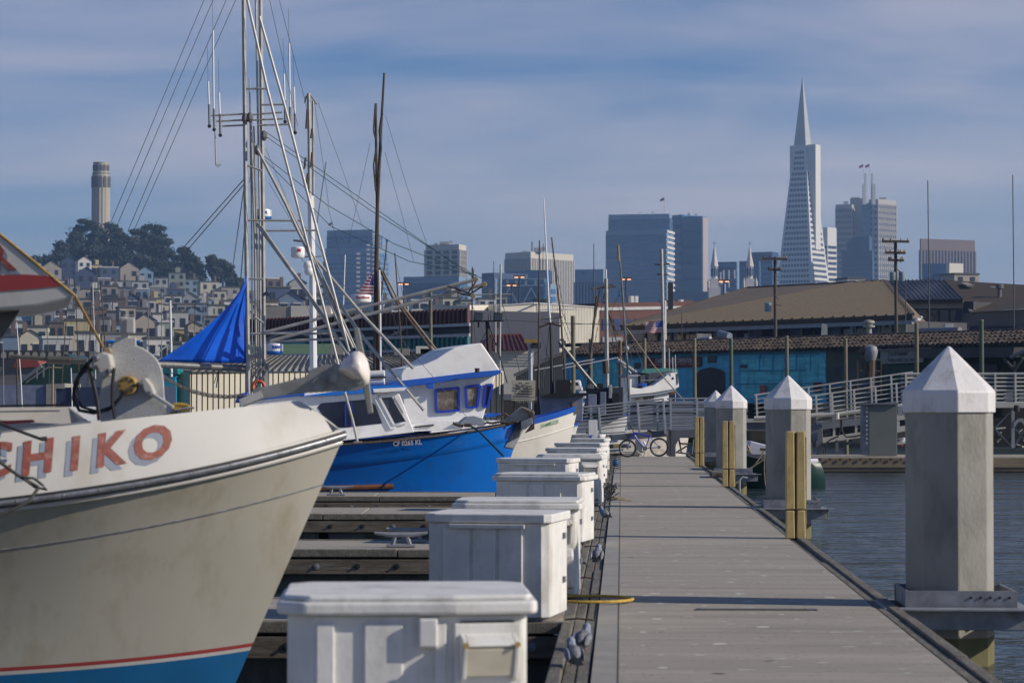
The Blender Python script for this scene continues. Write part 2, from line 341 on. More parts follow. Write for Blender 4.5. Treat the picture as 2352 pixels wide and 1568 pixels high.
for (v0, v1, zz) in ((-0.285, -0.202, -0.015), (-0.375, -0.29, -0.02), (-0.47, -0.38, 0.01)):
    y = -3.0
    while y < 80:
        L_ = rt.uniform(1.6, 3.4)
        tb.box(((v0 + v1) / 2 + rt.uniform(-0.004, 0.004), y + L_ / 2, -0.075 + zz + rt.uniform(-0.008, 0.008)), (v1 - v0, L_ - 0.012, 0.15)); y += L_
tag(local(tb.build('timber_edge_left', 'timber', bevel=0.01)), kind='structure')
tb = MB()
for (v0, v1, zz) in ((2.14, 2.225, -0.01), (2.23, 2.32, 0.015)):
    y = -3.0
    while y < 80:
        L_ = rt.uniform(2.4, 5.0)
        tb.box(((v0 + v1) / 2, y + L_ / 2, -0.075 + zz + rt.uniform(-0.008, 0.008)), (v1 - v0, L_ - 0.012, 0.15)); y += L_
tag(local(tb.build('timber_edge_right', 'timber', bevel=0.01)), kind='structure')
# steel hatch plate let into the deck
mat('plate', (0.10, 0.092, 0.08), 0.75, metal=0.1, var=0.3, sc_=9)
h = thing('cover_plate', 'long narrow metal cover plate let into the pier deck near the front pile', 'plate', K(1.05, 20.0, 0.004))
MB().box(K(1.12, 20.2, 0.004), (1.0, 0.12, 0.008), rz=-DA).build('lid', 'plate', h); 
for s_ in (-1, 1): MB().box(K(1.12 + s_ * 0.44, 20.2, 0.011), (0.07, 0.07, 0.006), rz=-DA).build('bolt_plate', 'galv', h)

# fingers to the left
def finger(y0, w_, label, xl=-15.0, gus=0.6):
    c = K(-0.47, y0); root = thing('finger_dock', label, 'finger dock', (c.x - 3, y0 + w_ / 2, DZ), 'finger docks on the left side of the pier')
    xr = K(-0.49, y0 + w_).x - 0.02; xm = (xl + xr) / 2; wx = xr - xl
    d = MB(); x = xl; rr = random.Random(int(y0 * 10))
    while x < xr - 0.01:
        q = min(rr.uniform(2.0, 3.2), xr - x); d.box((x + q / 2, y0 + w_ / 2, DZ - 0.04), (q - 0.02, w_ - 0.02, 0.08)); x += q
    d.build('deck', 'deck', root, bevel=0.01)
    for yy, s_ in ((y0 - 0.04, 1), (y0 + w_ + 0.04, 0)):
        tp = MB(); x = xl
        while x < xr - 0.05:
            q = min(rr.uniform(1.8, 3.6), xr - x); tp.box((x + q / 2, yy, DZ - 0.035 + rr.uniform(-0.006, 0.006)), (q - 0.015, 0.12, 0.09)); x += q
        tp.build('edge_board', 'timber', root, bevel=0.008)
        MB().box((xm, yy + (-0.01 if s_ else 0.01), DZ - 0.19), (wx, 0.09, 0.17)).build('waler', 'waler', root, bevel=0.006)
    n = 0; x = xr - 0.3
    while x > max(xl, (-1250 / FP) * y0) and n < 22:
        b = MB(); b.lathe((x, y0 - 0.09, DZ - 0.185), [(0.034, 0), (0.036, 0.012), (0.014, 0.014), (0.014, 0.03)], n=8, axis=Vector((0, -1, 0)))
        b.build('bolt', 'black' if n % 3 else 'galv', root); x -= 0.46 + 0.012 * (n % 4); n += 1
    x = xr - 0.1; k = 0
    while x > xl:
        q = 2.5 if k else 1.4
        MB().box((x - q / 2, y0 + w_ / 2, 0.02), (q, w_ - 0.16, 0.56)).build('float_pontoon', 'float_concrete', root, bevel=0.02); x -= q + 0.16; k += 1
    return root
fingers = [(9.6, 2.6, 'nearest finger dock, under the big white locker in front'), (19.0, 2.3, 'weathered finger dock behind the white bow at the left'),
           (28.4, 2.0, 'finger dock carrying the pair of galvanised cleats'), (37.7, 2.4, 'finger dock just in front of the one beside the blue boat'),
           (44.9, 2.1, 'finger dock right alongside the bright blue hull'), (53.6, 1.9, 'finger dock between the blue hull and the white bow with green lettering'), (60.8, 1.9, 'finger dock beyond the white bow with green lettering'), (69.4, 1.9, 'farthest finger dock, near the grey gangway')]
for y0, w_, lb in fingers: finger(y0, w_, lb)

# cleats
def cleat():
    t = thing('dock_cleat', 'x', 'cleat', (0, 0, 0), 'galvanised cleats on the docks')
    MB().box((0, 0, 0.01), (0.24, 0.10, 0.02)).build('base', 'galv', t, bevel=0.004)
    MB().tube([(-0.07, 0, 0.02), (-0.05, 0, 0.085)], 0.02, 6).tube([(0.07, 0, 0.02), (0.05, 0, 0.085)], 0.02, 6).build('post', 'galv', t, smooth=True)
    MB().tube([(-0.22, 0, 0.115), (-0.10, 0, 0.10), (0.10, 0, 0.10), (0.22, 0, 0.115)], [0.012, 0.022, 0.022, 0.012], 8).build('horn', 'galv', t, smooth=True)
    return t
cl0 = cleat(); first = True
for (px, py, Y, rz, lb) in ((921, 1243, 28.9, 0.05, 'galvanised cleat on the finger dock, the nearer of the close pair'), (946, 1235, 29.9, 0.08, 'galvanised cleat on the finger dock, the farther of the close pair'),
                          (1196, 1121, 45.2, 0.0, 'grey cleat at the bow end of the blue hull'), (772, 1122, 45.4, 0.0, 'grey cleat beside the blue hull next to the white bow')):
    o = cl0 if first else copy_tree(cl0); first = False
    p = D(px, py, Y); put(o, (p.x, p.y, DZ + 0.008), rz, lb)
    if Y < 44: o.scale = (1.45,) * 3

# ================================================================ DOCK LOCKERS
def plan(pts, z0, z1, mb, grow=0.0):
    n = len(pts); c = Vector((sum(p[0] for p in pts) / n, sum(p[1] for p in pts) / n))
    q = []
    for p in pts:
        d = Vector(p) - c; q.append((c.x + d.x * (1 + grow / max(abs(d.x), 0.3)), c.y + d.y * (1 + grow / max(abs(d.y), 0.3))))
    return mb.prism([(x, y, z0) for x, y in q], (0, 0, z1 - z0))
def locker(kind, W=1.06, dp=0.82, H=0.86, lid='plain'):
    t = thing('dock_locker', 'x', 'dock locker', (0, 0, 0), 'white dock lockers along the left edge of the pier')
    h2 = W / 2
    if kind == 'power': pts = [(-h2, 0.10), (-h2 + 0.12, 0), (h2 - 0.34, 0), (h2 - 0.02, 0.05), (h2, 0.09), (h2, dp - 0.10), (h2 - 0.1, dp), (-h2 + 0.1, dp), (-h2, dp - 0.10)]
    else: pts = [(-h2, 0.07), (-h2 + 0.10, 0), (h2 - 0.06, 0), (h2, 0.04), (h2, dp - 0.06), (h2 - 0.06, dp), (-h2 + 0.08, dp), (-h2, dp - 0.08)]
    mat_ = 'box_white'
    plan(pts, 0.03, H - 0.075, MB()).build('body', mat_, t, bevel=0.008)
    # raised panels on the front
    if kind == 'power': xs = [(-0.38, -0.31), (-0.22, -0.03), (0.03, 0.07)]
    else: xs = [(-0.41, -0.36), (-0.14, -0.09), (0.13, 0.18), (0.36, 0.46)]
    for a, b in ((-0.40, -0.32), (-0.19, -0.02), (0.12, 0.17)) if kind == 'power' else ((-0.36, -0.15), (-0.12, 0.06), (0.09, 0.28)):
        MB().box(((a + b) / 2, -0.006, (H - 0.10) / 2 + 0.02), (b - a, 0.018, H - 0.16)).build('panel', mat_, t, bevel=0.006)
    # lid
    lm = MB()
    if lid == 'bevel':
        n = len(pts)
        plan(pts, H - 0.07, H - 0.01, lm, 0.045)
        lm.build('lid', mat_, t, bevel=0.014)
        plan(pts, H - 0.01, H + 0.018, MB(), 0.02).build('lid_top', mat_, t, bevel=0.012)
    else:
        plan(pts, H - 0.072, H, lm, 0.025).build('lid', mat_, t, bevel=0.01)
        MB().box((0, -0.035, H - 0.10), (W * 0.62, 0.02, 0.035)).build('rim_lip', mat_, t, bevel=0.005)
    MB().box((0, dp / 2, 0.015), (W - 0.12, dp - 0.1, 0.03)).build('plinth', 'galv', t)
    for zz in (0.30, 0.66): MB().box((h2 + 0.012, dp * 0.72, zz), (0.022, 0.05, 0.05)).build('hinge', 'galv', t, bevel=0.004)
    return t
def power_parts(t, W=1.06):
    h2 = W / 2; x0, x1 = h2 - 0.33, h2 - 0.03
    dx, dy = Vector((x1 - x0, 0.05)).normalized(); A = Vector((dx, dy, 0)); Nn = Vector((dy, -dx, 0))
    c0 = Vector(((x0 + x1) / 2, 0.025, 0)); Mx = Matrix((A, -Nn, Vector((0, 0, 1)))).transposed()
    MB().box(c0 + Nn * 0.012 + Vector((0, 0, 0.42)), (0.30, 0.02, 0.66), M=Mx).build('door', 'box_white', t, bevel=0.006)
    MB().box(c0 + Nn * 0.012 + Vector((0, 0, 0.75)), (0.24, 0.006, 0.02), M=Mx).build('vent_slot', 'black', t)
    hd = MB(); B = c0 + Nn * 0.02
    pr = [(0, 0.705), (0.05, 0.685), (0.085, 0.655), (0.04, 0.505), (0, 0.485)]
    for s_, ww in ((-0.125, 0.02), (0.105, 0.02)): hd.prism([B + A * s_ + Nn * a + Vector((0, 0, z)) for a, z in pr], A * ww)
    hd.prism([B + A * -0.105 + Nn * a + Vector((0, 0, z)) for a, z in ((0, 0.705), (0.05, 0.685), (0.085, 0.655), (0.07, 0.645), (0, 0.675))], A * 0.21)
    lf = hd.build('light_housing', 'box_white', t, bevel=0.004)
    MB().prism([B + A * -0.103 + Nn * a + Vector((0, 0, z)) for a, z in ((0.068, 0.643), (0.076, 0.638), (0.038, 0.517), (0.02, 0.520))], A * 0.206).build('lamp_glass', 'lamp_glass', lf)
    for s_ in (-0.115, 0.115): MB().lathe(B + A * s_ + Nn * 0.088 + Vector((0, 0, 0.66)), [(0.013, 0), (0.013, 0.008)], n=8, axis=Nn).build('screw', 'brass', lf)
    MB().prism([B + A * -0.13 + Nn * a + Vector((0, 0, z)) for a, z in ((0, 0.455), (0.06, 0.44), (0.10, 0.38), (0.10, 0.10), (0, 0.08))], A * 0.27).build('outlet_cover', 'box_white', t, bevel=0.02)
    MB().box(Vector((x0 - 0.11, -0.03, 0.71)), (0.085, 0.05, 0.13)).build('hasp_cover', 'box_white', t, bevel=0.01)
mat('lamp_glass', (0.70, 0.64, 0.50), 0.25, var=0.15, sc_=8)
def P1(v, u): p = K(v, u, 0.012); return p
L1 = locker('power', lid='bevel'); power_parts(L1)
put(L1, P1(-0.94, 10.62), R(3), 'large white power locker with lamp housing, nearest the camera', 1.0)
L2 = locker('store', lid='plain', W=0.98)
put(L2, P1(-1.05, 18.95), R(-12), 'white locker with a small red sticker and a yellow tape mark')
MB().box((0.0, -0.0185, 0.475), (0.13, 0.006, 0.022)).build('sticker', 'stripe_red', L2)
MB().box((0.0, -0.0185, 0.34), (0.09, 0.006, 0.018), M=Matrix.Rotation(-0.12, 3, 'Y')).build('tape', 'brass', L2)
L3 = locker('power', lid='bevel'); power_parts(L3); put(L3, P1(-0.92, 21.2), R(-4), 'white power locker behind the one with the red sticker')
for o in (L2, L3): pass
L4 = locker('store', lid='bevel', W=1.08); put(L4, P1(-1.01, 29.4), R(-13), 'white locker tied round with a dark green cord')
MB().tube([(-0.50, -0.03, 0.62), (-0.2, -0.03, 0.625), (0.16, -0.03, 0.63)], 0.012, 6).tube([(-0.06, -0.03, 0.76), (-0.05, -0.035, 0.55), (-0.05, -0.03, 0.1)], 0.012, 6).tube([(-0.06, -0.05, 0.56), (0.03, -0.05, 0.55)], 0.015, 6).tube([(-0.44, -0.03, 0.62), (-0.44, -0.03, 0.1)], 0.010, 6).build('cord', 'rope_green', L4)
L5 = locker('store', lid='plain', W=1.18); put(L5, P1(-1.41, 38.5), R(-13), 'shaded white locker set back from the pier, with a blue name plate')
MB().box((0.05, -0.02, 0.62), (0.26, 0.006, 0.06)).build('name_plate', 'letter_grey', L5)
L6 = locker('power', lid='bevel'); power_parts(L6); put(L6, P1(-0.88, 40.9), R(-6), 'white power locker right behind the set-back locker')
L7 = locker('store', lid='plain'); put(L7, P1(-0.97, 47.8), R(-12), 'white locker level with the blue bow')
L8 = locker('store', lid='plain'); put(L8, P1(-0.97, 54.2), R(-12), 'white locker level with the white bow with green lettering')
L9 = locker('store', lid='plain', W=0.9); put(L9, P1(-0.85, 61.3), R(-10), 'white locker beneath the tall white notice post')
L10 = locker('store', lid='plain', W=0.9); put(L10, P1(-1.03, 69.8), R(-10), 'farthest white locker, beside the bicycle')
for o in (L1, L2, L3, L4, L5, L6, L7, L8, L9, L10): o.scale = (1, 1, 0.972)
n0 = K(-0.74, 62.6)
np_ = thing('notice_post', 'tall white metal post with a blue letter K and small blue print', 'notice post', n0)
MB().box(n0 + Vector((0, 0, 0.66)), (0.225, 0.14, 1.30)).build('post', 'box_white', np_, bevel=0.01)
tm = MB(); text(tm, 'K', 0.15, n0 + Vector((-0.045, -0.076, 0.86)), (1, 0, 0), (0, 0, 1), off=0.04); [tm.box(n0 + Vector((-0.075 + 0.03 * i, -0.0735, 0.765)), (0.022, 0.006, 0.032)) for i in range(6)];
tm.build('printing', 'ink_blue', np_)

# ================================================================ CONCRETE PILES AND FENDERS ON THE RIGHT
def pile(v, Y, tip, label, r=0.355):
    p = K(v, Y / math.cos(DA)); p.y = Y; p.x = (267 / 5903.0) * Y + v / math.cos(DA); p.z = 0
    root = thing('concrete_pile', label, 'pile', (p.x, p.y, 0), 'octagonal concrete piles with white caps')
    ph = R(-89.5); b = Vector((p.x, p.y, 0))
    k = r / math.cos(math.pi / 8) * 0.985
    MB().lathe(b, [(k, -0.9), (k, tip - 0.55)], n=8, ph=ph).build('shaft', 'pile_concrete', root, bevel=0.012)
    MB().lathe(b, [(k * 1.004, -0.9), (k * 1.004, 0.24)], n=8, ph=ph).build('weed_band', 'weed', root)
    MB().lathe(b, [(k * 1.055, tip - 0.565), (k * 1.06, tip - 0.40), (k * 1.04, tip - 0.375), (0.012, tip)], n=8, ph=ph).build('cap', 'cap_white', root, bevel=0.008)
    # steel bracket that ties the pile to the pier
    br = MB(); ux, uy = UR, UF
    L_, W_ = 1.15, 1.02
    for s_ in (-1, 1): br.box(b + uy * s_ * W_ / 2 + Vector((0, 0, DZ - 0.085)), (L_, 0.10, 0.17), rz=-DA)
    br.box(b + ux * L_ / 2 + Vector((0, 0, DZ - 0.085)), (0.10, W_ - 0.1, 0.17), rz=-DA)
    br.box(b - ux * (L_ / 2 - 0.03) + Vector((0, 0, DZ - 0.07)), (0.12, W_ - 0.1, 0.14), rz=-DA)
    bk = br.build('bracket', 'galv', root, bevel=0.006)
    pl_ = MB(); pl_.box(b + ux * 0.08 - uy * (W_ / 2 + 0.055) + Vector((0, 0, DZ + 0.004)), (L_ + 0.1, 0.22, 0.012), rz=-DA); pl_.build('flange', 'galv', bk)
    cr = MB()
    for s_ in (-1, 1): cr.box(b - uy * s_ * (r + 0.05) + ux * 0.04 + Vector((0, 0, DZ + 0.075)), (2 * r + 0.22, 0.02, 0.14), rz=-DA)
    for s_ in (-1, 1): cr.box(b + ux * (s_ * (r + 0.09) + 0.04) + Vector((0, 0, DZ + 0.075)), (0.02, 2 * r + 0.10, 0.14), rz=-DA)
    co_ = cr.build('collar', 'galv', root)
    for i in range(5): MB().lathe(b - uy * (r + 0.062) + ux * (0.12 + 0.08 * i) + Vector((0, 0, DZ + 0.09)), [(0.012, 0), (0.012, 0.006)], n=7, axis=-uy).build('bolt', 'black', co_)
    return root
mat('diamond_plate', (0.58, 0.57, 0.54), 0.45, metal=0.1, var=0.10, sc_=25, stretch=(1, 1, 3), dirt=(0.34, 0.32, 0.27), damt=0.5, dsc=4, bump=0.3, bsc=60)
mat('fluke_white', (0.80, 0.73, 0.67), 0.4, var=0.10, sc_=9, dirt=(0.50, 0.36, 0.27), damt=0.4, dsc=14)
mat('flag_red', (0.38, 0.03, 0.05), 0.7)
mat('flag_white', (0.65, 0.63, 0.62), 0.7)
mat('flag_blue', (0.02, 0.03, 0.22), 0.7)
mat('shade_blue', (0.20, 0.23, 0.33), 0.6, var=0.25, sc_=3, dirt=(0.10, 0.09, 0.09), damt=0.5)
mat('shade_dark', (0.035, 0.04, 0.06), 0.6, var=0.4)
mat('rusty_white', (0.66, 0.62, 0.55), 0.5, var=0.15, dirt=(0.35, 0.17, 0.06), damt=0.8, dsc=2.2, dstretch=(1, 1, 2.5))
mat('screen_green', (0.06, 0.22, 0.20), 0.2, var=0.2)
mat('girder_grey', (0.14, 0.15, 0.17), 0.55, metal=0.2, var=0.2)
mat('rail_pale', (0.55, 0.54, 0.50), 0.5, metal=0.2, var=0.15)
mat('waler_light', (0.24, 0.185, 0.12), 0.85, var=0.4, sc_=1.5, stretch=(0.5, 4, 4), dirt=(0.10, 0.08, 0.05), damt=0.6, dsc=3)
mat('gunwale_lilac', (0.55, 0.55, 0.62), 0.5, var=0.08)
mat('wood_brown', (0.16, 0.10, 0.055), 0.85, var=0.3, sc_=1.5, stretch=(8, 8, 0.8))
mat('pile_green', (0.085, 0.12, 0.085), 0.85, var=0.3, sc_=1.5, stretch=(8, 8, 0.8))
mat('can_grey', (0.20, 0.25, 0.28), 0.5, var=0.1)
mat('lamp_lit', (0.9, 0.5, 0.3), 0.4, emit=(1.0, 0.42, 0.2), est=2.2)
mat('old_board', (0.50, 0.46, 0.36), 0.8, var=0.2, sc_=4, dirt=(0.25, 0.20, 0.13), damt=0.5, dsc=6)
mat('board_white', (0.65, 0.58, 0.58), 0.7)
mat('board_grey', (0.26, 0.28, 0.27), 0.8, var=.25)
mat('board_grey2', (0.34, 0.34, 0.35), 0.8, var=.2)
mat('pane_pale', (0.22, 0.30, 0.42), 0.4)
mat('shed_wallgrey', (0.16, 0.16, 0.15), 0.7, var=.1)
mat('shed_navy', (0.025, 0.04, 0.09), 0.7, var=.2)
mat('ink_purple', (0.16, 0.08, 0.30), 0.6)
mat('spire_metal', (0.42, 0.42, 0.40), 0.5, metal=0.1, var=.05, sc_=.02)
mat('tower_stone', (0.40, 0.35, 0.28), 0.8, var=.12, sc_=.05)
mat('arch_shade', (0.10, 0.095, 0.09), 0.9, var=.1)
hm = bpy.data.materials.new('haze_air'); hm.use_nodes = True; MATS['haze_air'] = hm; hm.node_tree.nodes.remove(hm.node_tree.nodes['Principled BSDF'])
pv = hm.node_tree.nodes.new('ShaderNodeVolumePrincipled'); pv.inputs['Color'].default_value = (0.42, 0.66, 1.0, 1); pv.inputs['Density'].default_value = 0.00019; pv.inputs['Anisotropy'].default_value = 0.2
hm.node_tree.links.new(pv.outputs[0], hm.node_tree.nodes['Material Output'].inputs['Volume'])
mat('post_shade', (0.12, 0.12, 0.12), 0.5, var=0.3, sc_=4)
mat('ink_teal', (0.01, 0.16, 0.4), 0.5)
mat('weed', (0.17, 0.15, 0.07), 0.9, var=0.4, sc_=6, dirt=(0.05, 0.07, 0.02), damt=0.9, dsc=3)
for v, Y, tip, lb in ((2.80, 20.7, 2.70, 'huge octagonal concrete pile nearest the camera, whole in view'), (2.76, 40.1, 2.69, 'second concrete pile, behind the tallest yellow fender'),
                     (2.71, 59.8, 2.68, 'third concrete pile, behind the middle yellow fender'), (3.12, 80.0, 2.68, 'slim-looking pile half hidden behind the third concrete pile'), (3.02, 87.0, 2.42, 'lowest and farthest concrete pile, left of all the others')):
    pile(v, Y, tip, lb)
def fender():
    t = thing('dock_fender', 'x', 'fender', (0, 0, 0), 'yellow rubber fenders on the right edge of the pier')
    for s_ in (-1, 1):
        MB().prism([(s_ * 0.068 - 0.058, -0.02, 0.37), (s_ * 0.068 + 0.058, -0.02, 0.37), (s_ * 0.068 + 0.052, -0.02, 1.36), (s_ * 0.068 - 0.052, -0.02, 1.36)], (0, 0.12, 0)).build('upper_pad', 'fender_yellow', t, bevel=0.012)
        MB().prism([(s_ * 0.068 - 0.058, -0.025, 0.0), (s_ * 0.068 + 0.058, -0.025, 0.0), (s_ * 0.068 + 0.05, -0.02, 0.355), (s_ * 0.068 - 0.05, -0.02, 0.355)], (0, 0.13, 0)).build('lower_pad', 'fender_yellow', t, bevel=0.012)
    MB().box((0, 0.05, 0.67), (0.024, 0.1, 1.34)).build('strap', 'wood_dark', t)
    MB().box((0.02, 0.19, 0.64), (0.26, 0.14, 1.30)).build('backing_post', 'timber', t, bevel=0.01)
    return t
fd = fender()
for i, (v, Y, lb) in enumerate(((2.21, 30.9, 'tallest-looking yellow fender, nearest the camera'), (2.22, 50.4, 'yellow fender in the middle of the three'), (2.16, 67.3, 'yellow fender farthest along the pier, beside the gangway'))):
    o = fd if i == 0 else copy_tree(fd); put(o, K(v, Y, 0.005), -DA, lb)
# pipe rail stub, small timber block and buoy at the right edge
t = thing('pipe_hoop', 'small grey pipe hoop at the foot of the third pile', 'pipe', K(2.40, 49.0))
a = K(2.45, 49.2); MB().tube([a + Vector((-0.06, 0, -0.45)), a + Vector((-0.06, 0, 0.18)), a + Vector((0.0, 0, 0.24)), a + Vector((0.10, 0, 0.22))], 0.022, 8).build('pipe', 'rail_grey', t, smooth=True)
a = K(2.28, 57.2); t = thing('timber_block', 'weathered timber block on the right edge of the pier', 'timber block', a)
MB().box(a + Vector((0.0, 0, 0.075)), (0.36, 1.5, 0.13), rz=-DA).build('block', 'timber', t, bevel=0.01); MB().box(a + Vector((0.02, -0.765, 0.06)), (0.22, 0.02, 0.07), rz=-DA).build('end_mark', 'wood_dark', t)
a = K(2.62, 63.5, -0.1); t = thing('mooring_buoy', 'white ball buoy between the third and fourth piles', 'buoy', a)
MB().ball(a, 0.17).build('ball', 'cap_white', t, smooth=True); MB().tube([a + Vector((0, 0, 0.15)), a + Vector((0, 0, 0.24))], 0.03, 8).build('eye', 'rubber', t)

# ================================================================ SMALL THINGS ON THE DECK
c = K(-0.28, 20.9, 0.03)
hs = thing('hose_loop', 'loop of yellow hose lying across the timber edge', 'hose', c)
MB().tube([c + Vector((0.25 * math.cos(a), 0, 0)) * 1.5 + Vector((0, 0.33 * math.sin(a), 0)) for a in [2 * math.pi * i / 28 for i in range(28)]], 0.014, 8, closed=True).build('hose', 'rope_yellow', hs, smooth=True)
def pigeon(v, u, rz, lb, s=1.0, g='gull_grey'):
    t = thing('pigeon', lb, 'pigeon', (0, 0, 0), 'pigeons sitting on the timber edge')
    MB().ball((0, 0, 0.095), 0.075, sx=1.55, sy=1, sz=0.95, M=Matrix.Rotation(-0.35, 3, 'Y')).build('body', g, t, smooth=True)
    MB().ball((0.115, 0, 0.19), 0.036).tube([(0.08, 0, 0.12), (0.115, 0, 0.19)], [0.05, 0.032], 8).tube([(0.14, 0, 0.188), (0.175, 0, 0.18)], [0.009, 0.003], 5).build('head', 'letter_grey', t, smooth=True)
    MB().prism([(-0.08, -0.035, 0.075), (-0.08, 0.035, 0.075), (-0.22, 0.03, 0.03), (-0.22, -0.03, 0.03)], (0, 0, 0.012)).build('tail', 'rubber', t)
    for s_ in (-1, 1):
        MB().ball((-0.02, s_ * 0.06, 0.10), 0.06, sx=1.7, sy=0.3, sz=0.75, M=Matrix.Rotation(-0.3, 3, 'Y')).build('wing', 'gull_grey' if s_ < 0 else 'letter_grey', t, smooth=True)
        MB().tube([(0.0, s_ * 0.02, 0.05), (0.01, s_ * 0.025, 0.0)], 0.005, 5).build('leg', 'stripe_red', t)
    return put(t, K(v, u, 0.01), rz, lb, s * .82)
pigeon(-0.27, 16.7, R(70), 'grey pigeon nearest the camera on the timber edge'); pigeon(-0.31, 15.7, R(100), 'darker pigeon just below the nearest one, at the lower picture edge')
pigeon(-0.26, 25.9, R(80), 'grey pigeon level with the locker tied with green cord', 1.1)
pigeon(-0.25, 36.0, R(120), 'small pigeon farther along the timber edge', 1.0)
for i, (u, ln) in enumerate(((18.9, 0.2), (23.4, 0.16), (28.6, 0.2), (32.5, 0.2), (38.0, 0.2))):
    a = K(-0.44, u, 0.03); t = thing('iron_rod', ['bent black rod lying beside the foot of the red-sticker locker', 'thin dark rod across the timber near the yellow hose', 'dark rod beside the cord-tied locker', 'short dark rod halfway along the timber edge', 'farthest dark rod on the timber edge'][i], 'rod', a)
    MB().tube([a, a + UR * ln * 0.5 + Vector((0, -0.03, 0.01)), a + UR * ln * 1.1 + Vector((0, -0.04, 0.0))], 0.008, 6).build('rod', 'wood_dark', t)
# heap of nets, rope and two sticks by the far lockers
a = K(-0.30, 45.0); t = thing('rope_heap', 'tangled dark heap of rope and mesh on the timber edge', 'rope heap', a); rr = random.Random(5); m = MB()
for i in range(26):
    c0 = K(-0.30 + rr.uniform(-0.13, 0.15), 45 + rr.uniform(-1.2, 4.5), rr.uniform(0.02, 0.12)); q = rr.uniform(0.05, 0.13); an = rr.uniform(0, 3)
    m.tube([c0 + Vector((q * math.cos(s_ + an), q * 2.5 * math.sin(s_ * 1.3), 0.05 * math.sin(s_ * 2))) for s_ in [0.5 * k for k in range(9)]], 0.010, 5)
m.build('coils', 'rope_dark', t)
for i, (u, ln, lb) in enumerate(((42.4, 0.42, 'long stick poking from the rope heap over the deck'), (43.4, 0.3, 'shorter stick behind the long one on the rope heap'))):
    a = K(-0.25, u, 0.03); tag(MB().tube([a, a + UR * ln * 0.4 + Vector((0, -0.1, 0.03)), a + UR * ln + Vector((0, -0.05, 0))], [0.012, 0.02, 0.012], 6).build('stick', 'rope_tan'), lb, 'stick')
m = MB(); a = K(-0.20, 62.5, 0.02); t = thing('crab_net', 'wire crab net with a blue float at the far end of the timber edge', 'crab net', a)
for i in range(8): m.tube([a + Vector((0.16 * math.cos(s_), 0.9 * math.sin(s_) - 0.3, 0.04 + 0.05 * i)) for s_ in [0.7 * k for k in range(9)]], 0.008, 4)
m.build('mesh', 'rope_dark', t); MB().ball(K(-0.16, 64.5, 0.16), 0.10).build('float', 'ink_teal', t, smooth=True)
# ================================================================ BOATS
class Hull:
    """starboard side towards the camera; s = metres aft of the stem, side +1 = near side"""
    def __init__(h, stem, Yc, B, k, sheer, yaw=0.0, L=10.0, stern=1.0):
        h.stem, h.Yc, h.B, h.k, h.sheer, h.yaw, h.L, h.stern = stem, Yc, B, k, sheer, yaw, L, stern; h.e = B[2] if len(B) > 2 else 1.2
        h.x0 = stem(0)
    def half(h, s, z):
        t = min(1.0, max(0.0, (z + 0.4) / (h.sheer(s) + 0.4)))
        B = h.B[0] + (h.B[1] - h.B[0]) * t ** h.e; k = h.k[0] + (h.k[1] - h.k[0]) * t
        b = B * (1 - math.exp(-s / k))
        if s > h.L * 0.6: b *= 1 - (1 - h.stern) * ((s - h.L * 0.6) / (h.L * 0.4)) ** 2
        return b
    def P(h, s, z, side=1, out=0.0):
        x = h.stem(z) - s; y = -side * (h.half(s, z) + out)
        c, n = math.cos(h.yaw), math.sin(h.yaw); xs = x - h.stem(1.5)
        return Vector((h.stem(1.5) + xs * c - y * n, h.Yc + xs * n + y * c, z))
    def stations(h, n=34): return [h.L * (i / n) ** 1.7 for i in range(n + 1)]
    def skin(h, za, zb, name, m, root, n=4, out=0.0, smooth=True, bow=True):
        mb = MB(); S = h.stations()
        for side in (1, -1):
            mb.grid([[h.P(s, za(s) + (zb(s) - za(s)) * j / n, side, out) for j in range(n + 1)] for s in S], flip=(side < 0))
        if bow and out: mb.grid([[h.P(0, za(0) + (zb(0) - za(0)) * j / n, side, out) for j in range(n + 1)] for side in (-1, 1)])
        T = [h.P(h.L, za(h.L) + (zb(h.L) - za(h.L)) * j / n, sd, out) for sd in (1, -1) for j in range(n + 1)]
        mb.grid([T[:n + 1], T[n + 1:]])
        o = mb.build(name, m, root, smooth=smooth); return o
    def deck(h, z, name, m, root, inset=0.03):
        mb = MB(); S = h.stations()
        return mb.grid([[h.P(s, z(s), sd, -min(inset, h.half(s, z(s)))) for sd in (1, -1)] for s in S]).build(name, m, root)
    def rail(h, z, r, name, m, root, out=0.0, side=1, s1=None, n=10, sq=None):
        S = [s for s in h.stations(44) if s1 is None or s <= s1]
        return MB().tube([h.P(s, z(s), side, out) for s in S], r, n).build(name, m, root, smooth=True)
def lin(x0, z0, x1, z1): return lambda z: x0 + (x1 - x0) * (z - z0) / (z1 - z0)
def solve_s(h, z, px, f=None):
    lo, hi = 0.0, h.L
    for _ in range(40):
        m = (lo + hi) / 2; p = (f or (lambda s: h.P(s, z(s))))(m)
        if CX + FP * p.x / p.y > px: lo = m
        else: hi = m
    return (lo + hi) / 2

